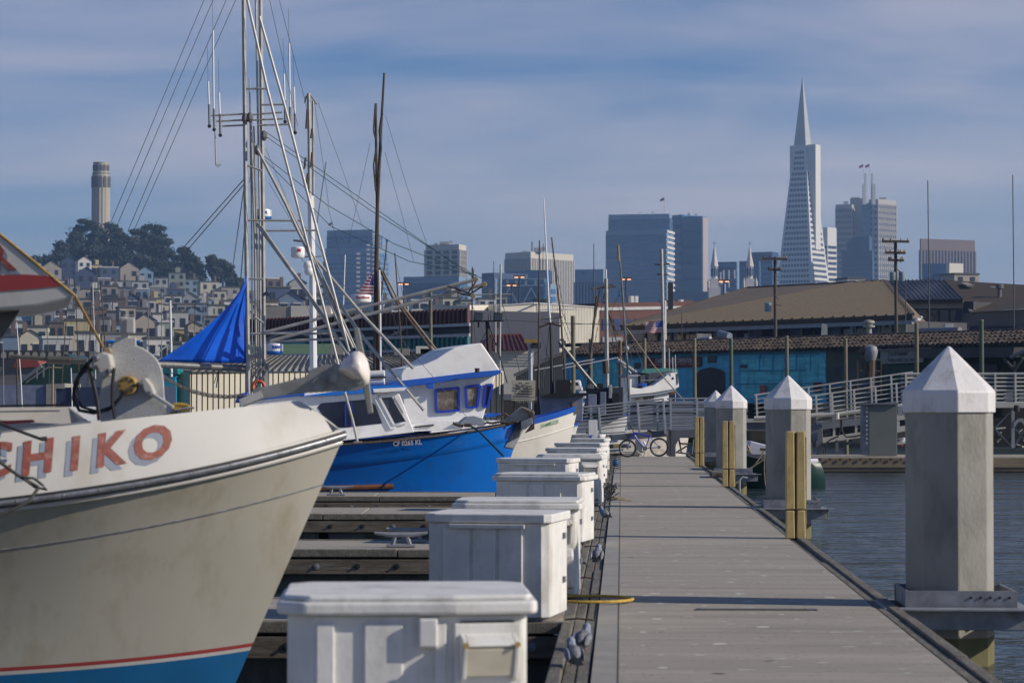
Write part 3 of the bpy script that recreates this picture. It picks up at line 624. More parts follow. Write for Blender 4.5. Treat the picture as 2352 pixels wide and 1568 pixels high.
# ---------------------------------------------------------------- the near white boat
A = thing('fishing_boat', 'white fishing boat bow in the left foreground with worn red letters HIKO', 'fishing boat', (-4, 16.5, 0), 'fishing boats moored at the finger docks')
H1 = Hull(lin(-1.885, 0.30, -1.145, 1.99), 16.5, (0.85, 1.75, 1.9), (3.4, 1.55), lambda s: 1.40 + 0.59 * math.exp(-s / 1.6), L=10)
sh = H1.sheer; zk = lambda s: 1.06 + 0.60 * math.exp(-s / 1.75)
zr = lambda s: 0.42 + 0.165 * math.exp(-s / 1.2)
H1.skin(lambda s: -0.4, lambda s: zr(s) - 0.052, 'boot_top', 'boot_blue', A, 3)
H1.skin(lambda s: zr(s) - 0.052, lambda s: zr(s) - 0.027, 'boot_line', 'near_white', A, 1)
H1.skin(lambda s: zr(s) - 0.027, zr, 'red_line', 'stripe_red', A, 1)
H1.skin(zr, lambda s: sh(s) - 0.02, 'hull', 'hull_cream_shaded', A, 8)
H1.rail(lambda s: zk(s), 0.006, 'seam', 'rub_grey', A, s1=8)
H1.rail(lambda s: sh(s) - 0.045, 0.020, 'ledge', 'near_white', A, out=0.012)
for z_, r_ in ((0.026, 0.010), (-0.020, 0.010)): H1.rail(lambda s: sh(s) + z_, r_, 'rub_edge', 'rubber', A, out=0.035)
rb = H1.rail(lambda s: sh(s) + 0.004, 0.027, 'rub_rail', 'rub_grey', A, out=0.022)
for i in range(11):
    s_ = 0.10 + 0.24 * i + 0.02 * (i % 3); p = H1.P(s_, sh(s_) + 0.004, 1, 0.047)
    MB().lathe(p, [(0.008, 0), (0.008, 0.008)], n=8, axis=(0, -1, 0)).build('bolt', 'alu', rb)
def BT(s, side=1, t=1.0, out=0.0):                       # bulwark above the rail: t = 0 rail, 1 = top edge
    s2 = s + 0.30 * max(0, 1 - s / 2.4) * t; zt = 2.262 - 0.125 * s2 if s2 < 3 else 1.887 - 0.05 * (s2 - 3)
    b = H1.half(s, sh(s)); b = b * (1 - 0.06 * t) + 0.075 * t * math.exp(-s * 3)
    z = sh(s) + 0.02 + (zt - sh(s) - 0.02) * t
    return Vector((H1.stem(sh(s)) - s - 0.30 * max(0, 1 - s / 2.4) * t, 16.5 - side * (b + out), z))
S = H1.stations(40); mb = MB()
for side in (1, -1):
    mb.grid([[BT(s, side, t) for t in (0, 0.25, 0.5, 0.75, 1)] for s in S], flip=(side < 0))
    mb.grid([[BT(s, side, 1), BT(s, side, 1, -0.07)] for s in S], flip=(side < 0)); mb.grid([[BT(s, side, 1, -0.07), BT(s, side, 0.1, -0.07)] for s in S], flip=(side < 0))
mb.grid([[BT(0, sd, t) for t in (0, 0.25, 0.5, 0.75, 1)] for sd in (-1, 1)]); mb.add([BT(0, 1), BT(0, -1), BT(0.35, -1), BT(0.35, 1)], [(0, 1, 2, 3)])
mb.build('bulwark', 'near_white', A, smooth=True)
H1.deck(lambda s: sh(s) + 0.06, 'deck', 'near_white', A)
MB().tube([BT(s, 1, 1, -0.035) + Vector((0, 0, 0.004)) for s in S if 1.15 < s < 7], 0.011, 6).build('cap_rail', 'rub_grey', A, smooth=True)
# letters on the bulwark
front, back = MB(), MB()
for ch, cx, cy, hh in (('C', -12, 1061, 66), ('H', 85, 1053, 70), ('I', 171, 1045, 68), ('K', 251, 1035, 68), ('O', 349, 1020, 66)):
    lo, hi = 0.0, 6.0
    for _ in range(40):
        mid = (lo + hi) / 2; p = BT(mid, 1, 0.5)
        if CX + FP * p.x / p.y > cx: lo = mid
        else: hi = mid
    s = lo; ex = (BT(s - 0.03) - BT(s + 0.03)).normalized(); up = (BT(s, 1, 0.8) - BT(s, 1, 0.2)).normalized()
    bse = (BT(s, 1, .5)); want = D(cx, cy, bse.y); ex = Vector((ex.x, ex.y, 0.14)).normalized(); up = Vector((0.02, up.y * 0.8, 1)).normalized()
    nn = ex.cross(up).normalized(); o_ = Vector((want.x, bse.y, want.z)) + nn * 0.012
    w_ = 1.12 if ch == 'O' else 1.0
    text(front, ch, 0.295, o_, ex, up, off=0.035, wide=w_, depth=0.0); text(back, ch, 0.295, o_ - ex * 0.035 - up * 0.028, ex, up, off=0.045, wide=w_, depth=0.0)
def wrap_bt(mb, out):
    nv = []
    for x, y, z in mb.v:
        t = 0.5
        for _ in range(4):
            lo, hi = 0.0, 6.0
            for _ in range(26):
                m = (lo + hi) / 2
                if BT(m, 1, t).x > x: lo = m
                else: hi = m
            a, b = BT(lo, 1, 0).z, BT(lo, 1, 1).z; t = min(1, max(0, (z - a) / (b - a)))
        nv.append((x, BT(lo, 1, t).y - out, z))
    mb.v = nv
wrap_bt(front, 0.007); wrap_bt(back, 0.004)
front.build('lettering', 'letter_red', A); back.build('letter_shadow', 'letter_grey', A)
# low trunk with a red stripe behind the bulwark
a, b, c, d = D(-60, 936, 16.9), D(160, 934, 16.9), D(212, 975, 16.6), D(-60, 1003, 16.6)
tr = MB().prism([a, b, c, D(212, 1010, 16.6), D(-60, 1030, 16.6)], (0, 1.1, 0)).build('trunk_cabin', 'near_white', A, bevel=0.01)
MB().prism([D(-60, 969, 16.59), D(75, 963, 16.59), D(82, 969, 16.59), D(-60, 980, 16.59)], (0, 0.004, 0)).build('trunk_stripe', 'stripe_red', tr)
MB().tube([D(-40, 933, 16.85), D(60, 931, 16.85), D(158, 930, 16.85)], 0.008, 6).build('trunk_edge', 'rubber', tr)
# mooring lines
MB().tube([D(-10, 968, 15.4), D(40, 988, 15.3), D(94, 1008, 15.25)], 0.010, 7).tube([D(94, 1008, 15.25), D(108, 1006, 15.26)], 0.015, 7).build('upper_line', 'rope_dark', A, smooth=True)
MB().tube([D(-12, 1052, 15.0), D(40, 1090, 15.05), D(88, 1118, 15.1)], 0.011, 7).tube([D(52, 1095, 15.05), D(78, 1098, 15.08), D(96, 1112, 15.1), D(108, 1124, 15.1), D(80, 1118, 15.1), D(55, 1100, 15.05)], 0.009, 6).tube([D(88, 1120, 15.1), D(66, 1152, 15.0), D(-10, 1188, 14.95)], 0.011, 7).build('lower_line', 'rope_dark', A, smooth=True)
# windlass: diamond-plate drum cover, brass hub, hoses
wy = 16.3
wl = MB()
cxp, cyp = 306, 872
arc = [(232, 976), (226, 930), (232, 880), (243, 835), (250, 806), (257, 790), (265, 782), (265, 775), (277, 774), (276, 728), (291, 727), (297, 774), (313, 775), (313, 793), (327, 798), (339, 806), (351, 814), (361, 825), (368, 838), (373, 852), (376, 870), (378, 910), (382, 935), (386, 964), (372, 970), (300, 976)]
wl.prism([D(x, y, wy) for x, y in arc], (-.05, 0.30, 0)); W1 = wl.build('windlass', 'diamond_plate', A, bevel=0.008)
MB().box(D(300, 748, wy - 0.02), (0.055, 0.05, 0.10)).build('lever', 'near_white', W1, bevel=0.005)
hb = MB().lathe(D(291, 885, wy - 0.09), [(0.060, 0), (0.066, 0.01), (0.066, 0.09)], n=20, axis=(0, 1, 0)).build('hub', 'brass', W1, smooth=True)
for i in range(8):
    an = i * math.pi / 4; c = D(291, 885, wy - 0.095); MB().lathe(c + Vector((0.046 * math.cos(an), 0, 0.046 * math.sin(an))), [(0.009, 0), (0.012, 0.01)], n=7, axis=(0, 1, 0)).build('hub_hole', 'wood_dark', hb)
m = MB(); m.prism([D(x, y, wy - 0.13) for x, y in ((212, 822), (222, 812), (236, 808), (252, 812), (258, 840), (250, 862), (232, 868), (224, 852), (210, 846))], (0, 0.13, 0)).build('gearbox', 'near_white', W1, bevel=0.015)
for x, y, r in ((218, 822, 0.020), (246, 852, 0.018), (220, 842, 0.014)): MB().lathe(D(x, y, wy - 0.17), [(r * 0.7, 0), (r, 0.015), (r, 0.05)], n=12, axis=(0.2, 1, 0)).build('gear_cap', 'rub_grey', W1, smooth=True)
MB().prism([D(x, y, wy - 0.05) for x, y in ((234, 812), (238, 798), (252, 798), (256, 812))], (0, 0.05, 0)).build('valve', 'rope_tan', W1, bevel=0.006)
MB().prism([D(x, y, wy - 0.09) for x, y in ((322, 872), (334, 866), (348, 884), (356, 902), (350, 914), (336, 910), (328, 894))], (0, 0.09, 0)).build('clutch', 'near_white', W1, bevel=0.012)
for x, y, r in ((320, 880, 0.012), (342, 904, 0.02)): MB().lathe(D(x, y, wy - 0.12), [(r * 0.7, 0), (r, 0.01), (r, 0.04)], n=12, axis=(0, 1, 0)).build('clutch_cap', 'rub_grey', W1, smooth=True)
MB().bar(D(352, 906, wy - 0.08), D(398, 936, wy - 0.1), 0.03, 0.022).build('handle_arm', 'near_white', W1, bevel=0.004)
hs_ = MB(); hs_.tube([D(*q, wy - 0.10) for q in ((215, 822), (190, 845), (172, 880), (168, 915), (182, 942), (215, 948), (250, 940), (275, 915), (284, 900))], 0.012, 7)
hs_.tube([D(*q, wy - 0.12) for q in ((205, 838), (180, 868), (174, 905), (188, 934), (225, 945), (262, 932), (280, 905))], 0.010, 7)
hs_.tube([D(*q, wy - 0.14) for q in ((203, 830), (212, 870), (222, 915), (228, 965))], 0.013, 7).tube([D(*q, wy - 0.14) for q in ((262, 845), (258, 880), (258, 925), (264, 962))], 0.012, 7)
hs_.build('hydraulic_hose', 'rubber', A, smooth=True)
# chain from the windlass to the bow, the anchor and its roller
m = MB()
cp = [D(372, 862, 16.5), D(400, 880, 16.5), D(440, 898, 16.5), D(480, 908, 16.5), D(520, 911, 16.5), D(562, 908, 16.5)]
for i in range(34):
    t = i / 33 * 5; k = min(4, int(t)); p = cp[k].lerp(cp[k + 1], t - k); d_ = (cp[k + 1] - cp[k]).normalized(); u = Vector((0, 1, 0)) if i % 2 else d_.cross(Vector((0, 1, 0))).normalized()
    m.tube([p + d_ * 0.022 * math.cos(q) + u * 0.011 * math.sin(q) for q in [2 * math.pi * e / 8 for e in range(8)]], 0.0042, 5, closed=True)
m.build('anchor_chain', 'alu_dark', A)
m = MB(); m.tube([D(376, 952, 16.1), D(400, 944, 16.1), D(420, 938, 16.1), D(446, 936, 16.1)], 0.008, 6).lathe(D(402, 950, 16.1), [(0.012, -0.03), (0.012, 0.03)], n=8)
m.build('bow_cleat', 'alu', A, smooth=True)
MB().tube([D(*q, 15.95) for q in ((330, 968), (360, 975), (395, 972), (415, 962), (425, 950), (405, 945), (382, 955), (350, 962), (300, 968), (250, 975))], 0.013, 8).build('dark_rope', 'rope_dark', A, smooth=True)
MB().tube([D(415 + 20 * math.cos(q), 938 + 5 * math.sin(q * 1.02) - q * 0.35, 16.3) for q in [0.5 * i for i in range(38)]], 0.009, 6).build('yellow_coil', 'rope_yellow', A, smooth=True)
MB().bar(D(556, 925, 16.5), D(605, 905, 16.5), 0.22, 0.05).build('roller_pad', 'near_white', A)
ap = [(578, 915), (581, 893), (640, 880), (700, 865), (720, 845), (748, 838), (800, 838), (832, 852), (838, 885), (820, 897), (760, 899), (700, 902), (640, 910), (585, 918)]
m = MB()
for yy in (16.40, 16.62): m.prism([D(x, y, yy) for x, y in ap], (0, 0.012, 0))
ar = m.build('anchor_roller', 'steel_plate', A, bevel=0.003)
for x, y, r in ((826, 871, 0.035), (732, 882, 0.045), (765, 868, 0.03)): MB().lathe(D(x - 0 if x > 800 else x, y, 16.36), [(r, 0), (r * 0.6, 0.02), (r * 0.6, 0.30)], n=14, axis=(0, 1, 0)).build('roller_pin', 'steel_plate', ar, smooth=True)
an = thing('plough_anchor', 'white plough anchor on the bow roller of the nearest boat', 'anchor', D(815, 880, 16.4))
MB().prism([D(812, 752, 16.5), D(824, 752, 16.5), D(834, 800, 16.5), (D(846, 860, 16.5)), D(857, 948, 16.5), D(845, 952, 16.5), D(832, 880, 16.5), D(820, 815, 16.5)], (0, 0.035, 0)).build('shank', 'steel_plate', an, bevel=0.006)
m = MB()
out_ = [(770, 850), (788, 826), (808, 808), (823, 804), (838, 813), (847, 836), (850, 862), (848, 878), (840, 886), (826, 882), (798, 867), (778, 855)]
ctr = D(818, 842, 16.30); vs = [D(x, y, 16.42) for x, y in out_]; mid = [v.lerp(ctr, 0.35) + Vector((0, -0.06, 0)) for v in vs]; mi2 = [v.lerp(ctr, 0.7) + Vector((0, -0.045, 0)) for v in vs]
n = len(vs); m.add(vs + mid + mi2 + [ctr + Vector((0, -0.01, 0))], [(i, (i + 1) % n, n + (i + 1) % n, n + i) for i in range(n)] + [(n + i, n + (i + 1) % n, 2 * n + (i + 1) % n, 2 * n + i) for i in range(n)] + [(2 * n + i, 2 * n + (i + 1) % n, 3 * n) for i in range(n)])
m.add([v + Vector((0, 0.05, 0)) for v in vs], [tuple(range(n))]); m.add(vs + [v + Vector((0, 0.05, 0)) for v in vs], [(i, (i + 1) % n, n + (i + 1) % n, n + i) for i in range(n)])
m.build('fluke', 'fluke_white', an, smooth=True, subsurf=1)
# wheelhouse visor with stripe, strut and yellow line, upper left
wh = MB(); wpr = [(-90, 470), (0, 533), (60, 588), (120, 640), (172, 680), (150, 690), (80, 705), (0, 712), (-90, 715)]
V1 = MB().prism([D(x, y, 15.6) for x, y in wpr], (-.30, 1.5, 0)).build('wheelhouse_visor', 'near_white', A, bevel=0.02)
MB().prism([D(x, y, 15.594) for x, y in ((-90, 634), (0, 632), (60, 630), (112, 634), (142, 657), (80, 663), (0, 669), (-90, 674))], (0, 0.004, 0)).build('visor_stripe', 'stripe_red', V1)
tm = MB(); text(tm, 'R', 0.26, D(-6, 590, 15.592), (1, 0, 0), Vector((-0.35, 0, 1)).normalized(), off=0.04); tm.build('visor_letter', 'letter_red', V1)
tm = MB(); text(tm, 'R', 0.26, D(2, 600, 15.596), (1, 0, 0), Vector((-0.35, 0, 1)).normalized(), off=0.05); tm.build('visor_letter_shadow', 'letter_grey', V1)
MB().prism([D(0, 712, 15.9), D(52, 690, 15.9), D(48, 708, 15.9), D(0, 782, 15.9), D(-60, 870, 15.9), D(-90, 870, 15.9), D(-60, 760, 15.9)], (-.2, 0.9, 0)).build('visor_post', 'post_shade', A)
MB().prism([D(-90, 716, 16.1), D(-2, 716, 16.1), D(-30, 800, 16.1), D(-90, 900, 16.1)], (-.15, 0.6, 0)).build('side_window', 'glass_dark', A)
MB().tube([D(-40, 506, 15.6), D(60, 586, 15.6), D(120, 636, 15.6), D(172, 679, 15.6), D(205, 740, 15.9), D(236, 796, 16.2)], 0.010, 7).build('yellow_line', 'brass', A, smooth=True)
MB().tube([D(22, 818, 17.0), D(160, 828, 17.0), D(200, 829, 17.0)], [0.014, 0.02, 0.02], 8).tube([D(110, 826, 17.0), D(162, 828, 17.0)], 0.03, 8).build('rail_pipe', 'alu_dark', A, smooth=True)

# ---------------------------------------------------------------- the blue boat
Bt = thing('fishing_boat', 'bright blue hull numbered CF 0265 KL with a white cabin and tall pole mast', 'fishing boat', (-4, 50, 0), 'fishing boats moored at the finger docks')
H2 = Hull(lin(-0.27, 0.4, 0.225, 1.86), 50.0, (0.8, 1.7, 1.6), (3.4, 1.7), lambda s: 1.22 + 0.64 * math.exp(-s / 3.0), L=11, yaw=R(9))
s2 = H2.sheer; k2 = lambda s: s2(s) - 0.37 - 0.03 * s if s < 4 else s2(s) - 0.49
H2.skin(lambda s: -0.4, lambda s: 0.10, 'boot_top', 'stripe_red', Bt, 2)
H2.skin(lambda s: 0.10, k2, 'hull', 'boat_blue', Bt, 6)
def fl(s): return 0.055
mb = MB(); S = H2.stations(34)
for side in (1, -1):
    mb.grid([[H2.P(s, k2(s), side, 0.0), H2.P(s, k2(s) + 0.02, side, 0.02)] + [H2.P(s, k2(s) + (s2(s) - k2(s)) * t, side, 0.02 - 0.05 * t) for t in (0.3, 0.6, 1)] for s in S], flip=(side < 0))
mb.build('bulwark', 'boat_blue', Bt, smooth=True)
H2.deck(lambda s: s2(s) - 0.01, 'deck', 'paint_white', Bt)
H2.rail(lambda s: s2(s) + 0.01, 0.020, 'cap_rail', 'wood_dark', Bt, n=6); H2.rail(lambda s: s2(s) + 0.01, 0.020, 'cap_rail', 'wood_dark', Bt, side=-1, n=6)
MB().prism([H2.P(0.0, 1.30, 1, 0.03), H2.P(0.22, 1.34, 1, 0.03), H2.P(0.10, 1.86, 1, 0.03), H2.P(-0.12, 1.86, 1, 0.03)], (0, 0.12, 0)).build('stem_plate', 'galv', Bt)
o_ = H2.P(solve_s(H2, lambda s: 0.5, 905), 0.55, 1, 0.05)
MB().tube([H2.P(s, 0.50 + 0.10 * (5.5 - s) / 5.5, 1, 0.03) for s in [solve_s(H2, lambda s: 0.55, 903) + 0.25 * i for i in range(26)]], 0.055, 8).build('rubbing_strake', 'varnish', Bt, smooth=True)
# registration
sx = solve_s(H2, lambda s: 1.25, 937); p = H2.P(sx, 1.25, 1); ex = (H2.P(sx - 0.1, 1.25) - H2.P(sx + 0.1, 1.25)).normalized(); ex.z = 0.06; up = Vector((0, 0.03, 1)).normalized(); nn = ex.cross(up)
c = D(937, 1017, p.y); q = Vector((c.x, p.y - 0.07, c.z))
tm = MB(); text(tm, 'CF 0265 KL', 0.135, q, (1, 0, 0.06), (0, 0, 1), off=0.035, wide=0.86, depth=0.0); wrap(tm, H2, 0.05); tm.build('registration', 'ink_white', Bt)
MB().box(Vector((D(889, 1022, p.y).x, p.y - 0.09, D(889, 1022, p.y).z)), (0.07, 0.02, 0.07)).build('permit_sticker', 'ink_green', Bt)
# cabin (traced side, 2.0 m wide)
cy = 49.2
YAWD = [R(9), 905]
def yd(x, Y): return Y + math.tan(YAWD[0]) * (x - YAWD[1]) * Y / FP
def DY(x, y, Y): return D(x, y, yd(x, Y))
def slab(pts, Y, dY, name, m, root, bev=0.01): return MB().prism([DY(x, y, Y) for x, y in pts], (-math.sin(YAWD[0]) * dY, math.cos(YAWD[0]) * dY, 0)).build(name, m, root, bevel=bev)
slab([(560, 1000), (560, 912), (880, 892), (918, 905), (952, 992), (780, 1012), (600, 1030)], cy - 0.05, 2.0, 'cabin', 'paint_white', Bt, 0.02)
slab([(560, 908), (700, 896), (700, 908), (560, 922)], cy - 0.12, 2.1, 'cabin_coaming', 'trim_blue', Bt)
slab([(690, 910), (760, 900), (847, 891), (848, 886), (905, 884), (935, 887), (940, 891), (930, 896), (880, 900), (760, 909)], cy - 0.2, 2.3, 'cabin_roof', 'boat_blue', Bt, 0.015)
slab([(856, 893), (935, 889), (928, 897), (880, 901), (858, 901)], cy - 0.21, 2.32, 'roof_soffit', 'paint_white', Bt)
wn_ = slab([(729, 935), (738, 926), (845, 917), (862, 930), (878, 972), (790, 982), (760, 981)], cy - 0.065, 0.02, 'side_window', 'glass_dark', Bt)
for x in (792, 806): slab([(x, 924), (x + 3, 924), (x + 3, 979), (x, 979)], cy - 0.075, 0.02, 'mullion', 'frame_blue', wn_, 0)
fw = slab([(874, 914), (899, 912), (932, 968), (908, 972)], cy - 0.075, 0.03, 'front_window', 'glass_pane', Bt, 0)
fr = MB()
for a, b in (((871, 911), (902, 909)), ((902, 909), (937, 969)), ((937, 969), (905, 975)), ((905, 975), (871, 911))): fr.bar(DY(*a, cy - 0.09), DY(*b, cy - 0.09), 0.04, 0.045)
fr.build('window_frame', 'paint_white', fw)
slab([(853, 905), (866, 904), (910, 984), (896, 986)], cy - 0.09, 0.05, 'corner_post', 'paint_white', Bt)
slab([(925, 978), (960, 972), (1075, 968), (1060, 985), (930, 992)], cy + 0.3, 1.2, 'foredeck_trunk', 'paint_white', Bt)
slab([(952, 979), (996, 974), (997, 977), (953, 982)], cy + 0.25, 1.2, 'hatch_rim', 'rubber', Bt, 0)
# life raft canister, winch, bow roller
lr = thing('life_raft', 'white life raft canister on the blue-edged cabin roof', 'life raft', D(865, 886, 49.6))
MB().tube([D(846, 860, 49.4), D(884, 858, 49.4)], 0.075, 14).tube([D(846, 877, 49.4), D(884, 875, 49.4)], 0.075, 14).build('canister', 'radar_white', lr, bevel=0.02)
MB().tube([D(846, 868, 49.32), D(886, 866, 49.32)], 0.02, 8).build('strap', 'rubber', lr); MB().bar(D(848, 886, 49.5), D(884, 885, 49.5), 0.5, 0.02).build('cradle', 'trim_blue', lr)
g = slab([(1054, 977), (1058, 968), (1072, 957), (1090, 955), (1108, 960), (1118, 972), (1116, 976)], 49.3, 0.35, 'windlass_cover', 'letter_grey', Bt, 0.02)
MB().tube([D(1040, 971, 49.2), D(1052, 976, 49.2), D(1064, 978, 49.2)], 0.03, 7).tube([D(1066, 976, 49.15), D(1082, 976, 49.15)], 0.04, 7).build('bow_bitt', 'wood_dark', Bt)
m = MB()
for i in range(12): 
    p = D(1120 + i * 6, 970 + math.sin(i) * 1.5, 49.6); m.ball(p, 0.028, sx=1.4, n=6, m=4)
m.build('chain', 'wood_dark', Bt)
MB().tube([D(1080, 977, 49.1), D(1100, 990, 48.6), D(1130, 1020, 47.6), D(1156, 1047, 46.8)], 0.022, 6).build('bow_line', 'rope_green', Bt)
ba = thing('claw_anchor', 'rust-brown anchor hanging on a grey roller at the blue bow', 'anchor', D(1205, 975, 50))
MB().prism([D(x, y, 49.8) for x, y in ((1152, 968), (1196, 933), (1206, 935), (1228, 946), (1226, 955), (1200, 966), (1185, 970))], (0, 0.3, 0)).build('roller_frame', 'steel_plate', ba, bevel=0.01)
MB().prism([D(x, y, 49.7) for x, y in ((1198, 936), (1226, 946), (1228, 985), (1205, 995), (1222, 972), (1215, 950))], (0, 0.25, 0)).build('fluke', 'wood_dark', ba, bevel=0.01)
MB().prism([D(x, y, 49.65) for x, y in ((1196, 968), (1222, 958), (1224, 972), (1206, 986), (1196, 984))], (0, 0.35, 0)).build('shank', 'galv', ba, bevel=0.01)
# tarp sail and boom behind the cabin
def sag(a, b, t, k): p = a.lerp(b, t); return p
m = MB(); rows = []
for i in range(25):
    t = i / 24                                                 # along the luff from top to bottom
    r_ = D(566, 635 + 199 * t, 50.2)
    # outer edge curve
    ex_ = 566 - 206 * (t ** 1.25) * (0.80 + 0.20 * t); ey_ = 635 + 199 * t
    le = D(ex_, 635 + 195 * t ** 0.92, 49.6 - 0.5 * t); row = []
    for j in range(19):
        u = j / 18; p = r_.lerp(le, u); p.y += 0.12 * math.sin(u * 3.1) + 0.007 * math.sin(u * 11 + t * 9) * t + 0.008 * math.sin(t * 13 + u * 9); p.z -= 0.10 * math.sin(u * math.pi) * (1 - t) * 0.6
        row.append(p)
    rows.append(row)
ts = thing('blue_tarp', 'bright blue triangular tarp stretched over the boom left of the tall mast', 'tarp', D(470, 834, 50.5))
m.grid(rows).build('cloth', 'tarp', ts, smooth=True, solid=0.006)
MB().tube([rows[i][0] + Vector((0.01, -0.02, 0)) for i in range(25)], 0.015, 6).build('luff_rope', 'rope_tan', ts)
bm = thing('boom', 'dark grey boom along the foot of the blue tarp', 'boom', D(470, 840, 50.3)); MB().tube([D(350, 836, 49.1), D(566, 846, 50.2)], 0.07, 10).build('spar', 'alu_dark', bm, smooth=True)
MB().tube([D(548, 700, 50.1), D(492, 880, 50.1)], 0.008, 5).tube([D(520, 700, 50), D(497, 890, 50)], 0.012, 5).tube([D(378, 840, 50), D(430, 890, 50)], 0.008, 5).build('sheet_line', 'wire', bm)

# ---------------------------------------------------------------- the boat with the green letters
Cc = thing('fishing_boat', 'white boat with blue trim, tall wheelhouse and green letters SHAMROCK on its bow', 'fishing boat', (-3, 58, 0), 'fishing boats moored at the finger docks')
H3 = Hull(lin(1.15, 0.3, 1.60, 2.2), 58.0, (1.3, 1.8), (3.6, 2.2), lambda s: 1.35 + 0.85 * math.exp(-s / 2.5), L=12, yaw=R(11))
s3 = H3.sheer
H3.skin(lambda s: -0.4, lambda s: 0.15, 'boot_top', 'stripe_red', Cc, 2)
H3.skin(lambda s: 0.15, lambda s: s3(s) - 0.12, 'hull', 'boat_white', Cc, 7)
H3.skin(lambda s: s3(s) - 0.14, s3, 'gunwale', 'trim_blue', Cc, 2, out=0.03)
H3.rail(lambda s: s3(s) - 0.50, 0.02, 'rub_rail', 'boat_white', Cc, n=6)
H3.deck(lambda s: s3(s) - 0.12, 'deck', 'paint_white', Cc)
p = D(1328, 935, 58.0); MB().bar(p + Vector((-0.05, 0, -0.15)), p + Vector((-0.08, 0, 0.10)), 0.14, 0.12).build('stem_post', 'rope_tan', Cc)
sx = solve_s(H3, lambda s: 1.7, 1265); pp = H3.P(sx, 1.7); ex = (H3.P(sx - 0.2, 1.7) - H3.P(sx + 0.2, 1.7)).normalized(); ex.z = 0.20; ex.normalize(); q = D(1264, 973, pp.y - 0.2); 
tm = MB(); text(tm, 'SHAMROCK', 0.135, (q.x, pp.y - 0.14, q.z), (1, 0, 0.27), (0, 0, 1), off=0.010, wide=0.58, depth=0.0); wrap(tm, H3, 0.03); tm.build('name_lettering', 'ink_green', Cc)
y3 = 57.0; YAWD[:] = [R(13), 1020]
WHs = slab([(905, 884), (1140, 855), (1133, 880), (1109, 962), (1108, 982), (905, 985)], y3, 2.4, 'wheelhouse', 'paint_white', Cc, 0.03)
slab([(920, 884), (920, 862), (925, 850), (932, 845), (947, 843), (972, 838), (1001, 825), (1020, 812), (1043, 799), (1070, 792), (1106, 787), (1130, 822), (1150, 852)], y3 - 0.25, 2.9, 'bridge_coaming', 'paint_white', Cc, 0.03)
slab([(895, 877), (1000, 865), (1100, 853), (1151, 849), (1151, 857), (1135, 863), (1050, 872), (985, 882), (895, 892)], y3 - 0.32, 3.0, 'visor_band', 'trim_blue', Cc, 0.015)
def framed(pts, Y, root, fm, gm, w_=0.055):
    g = MB().prism([DY(x, y, Y) for x, y in pts], (0, 0.02, 0)).build('window', gm, root); f = MB()
    for i in range(len(pts)):
        f.bar(DY(*pts[i], Y - 0.02), DY(*pts[(i + 1) % len(pts)], Y - 0.02), 0.05, w_)
    f.build('frame', fm, g); return g
framed([(1001, 895), (1054, 890), (1054, 942), (1002, 946)], y3 - 0.04, Cc, 'frame_blue', 'window_room')
framed([(1070, 888), (1102, 884), (1096, 934), (1072, 936)], y3 - 0.04, Cc, 'frame_blue', 'window_room')
framed([(1115, 884), (1131, 883), (1120, 933), (1110, 934)], y3 - 0.03, Cc, 'frame_blue', 'wood_dark')
slab([(980, 884), (996, 880), (997, 893), (984, 893)], y3 - 0.45, 0.15, 'blue_horn', 'trim_blue', Cc); MB().lathe(D(1096, 851, y3 - 0.4), [(0.05, -0.05), (0.06, 0.06)], n=8).build('running_light', 'ink_black', Cc)
slab([(1100, 968), (1152, 965), (1158, 985), (1100, 990)], y3 + 0.1, 1.4, 'hatch_box', 'paint_white', Cc, 0.02); slab([(1116, 949), (1150, 949), (1150, 957), (1116, 958)], y3 + 0.05, 1.3, 'hatch_lid', 'trim_blue', Cc, 0.01)
slab([(990, 975), (1110, 962), (1115, 990), (990, 995)], y3 - 0.1, 0.2, 'side_deck', 'paint_white', Cc, 0.01)
MB().tube([D(1150, 972, 57), D(1180, 958, 57), D(1205, 962, 57.3), D(1230, 958, 57.4)], 0.03, 6).tube([D(1140, 958, 57), D(1160, 950, 57), D(1176, 960, 57)], 0.03, 6).build('tied_hose', 'wood_dark', Cc)
# ================================================================ MASTS, POLES AND RIGGING
def T2(root, name, m, Y, pts, w, w1=None, Y1=None, n=8):
    """a round spar through pixel points, w pixels wide, at distance Y"""
    Y1 = Y if Y1 is None else Y1; k = len(pts) - 1
    P_ = [D(x, y, Y + (Y1 - Y) * i / k) for i, (x, y) in enumerate(pts)]
    r0 = PX(Y, w / 2); r1 = PX(Y1, (w if w1 is None else w1) / 2)
    return MB().tube(P_, [r0 + (r1 - r0) * i / k for i in range(k + 1)], n).build(name, m, root, smooth=True)
def wires(root, lst, Y, w=1.6, m='wire', name='stay'):
    for a, b in lst: T2(root, name, m, Y, [a, b], w, n=5)
Y = 50.0
# main lattice mast of the blue boat
for pts, w in (([(559.5, -40), (564.5, 470), (571, 908)], 10), ([(598, -30), (601, 250), (604, 480), (607, 905)], 9.5)): T2(Bt, 'mast_pole', 'alu', Y + (0.3 if w < 10 else 0), pts, w)
for pts, w in (([(587, -30), (592, 250), (597, 500), (599, 905)], 5), ([(576, 276), (586, 560), (589, 905)], 6), ([(583, 290), (592, 600), (594, 900)], 4), ([(573, 180), (578, 520), (580, 900)], 3.5)): T2(Bt, 'mast_stringer', 'alu', Y + .15, pts, w)
for a, b in (((564, 204), (614, 204)), ((600, 241), (653, 240)), ((567, 506), (690, 507)), ((603, 530), (725, 529)), ((577, 766), (758, 766)), ((620, 783), (794, 777)), ((566, 815), (602, 817)), ((585, 728), (606, 742)), ((572, 640), (605, 641)), ((568, 380), (601, 392))): T2(Bt, 'rung', 'alu', Y, [a, b], 5)
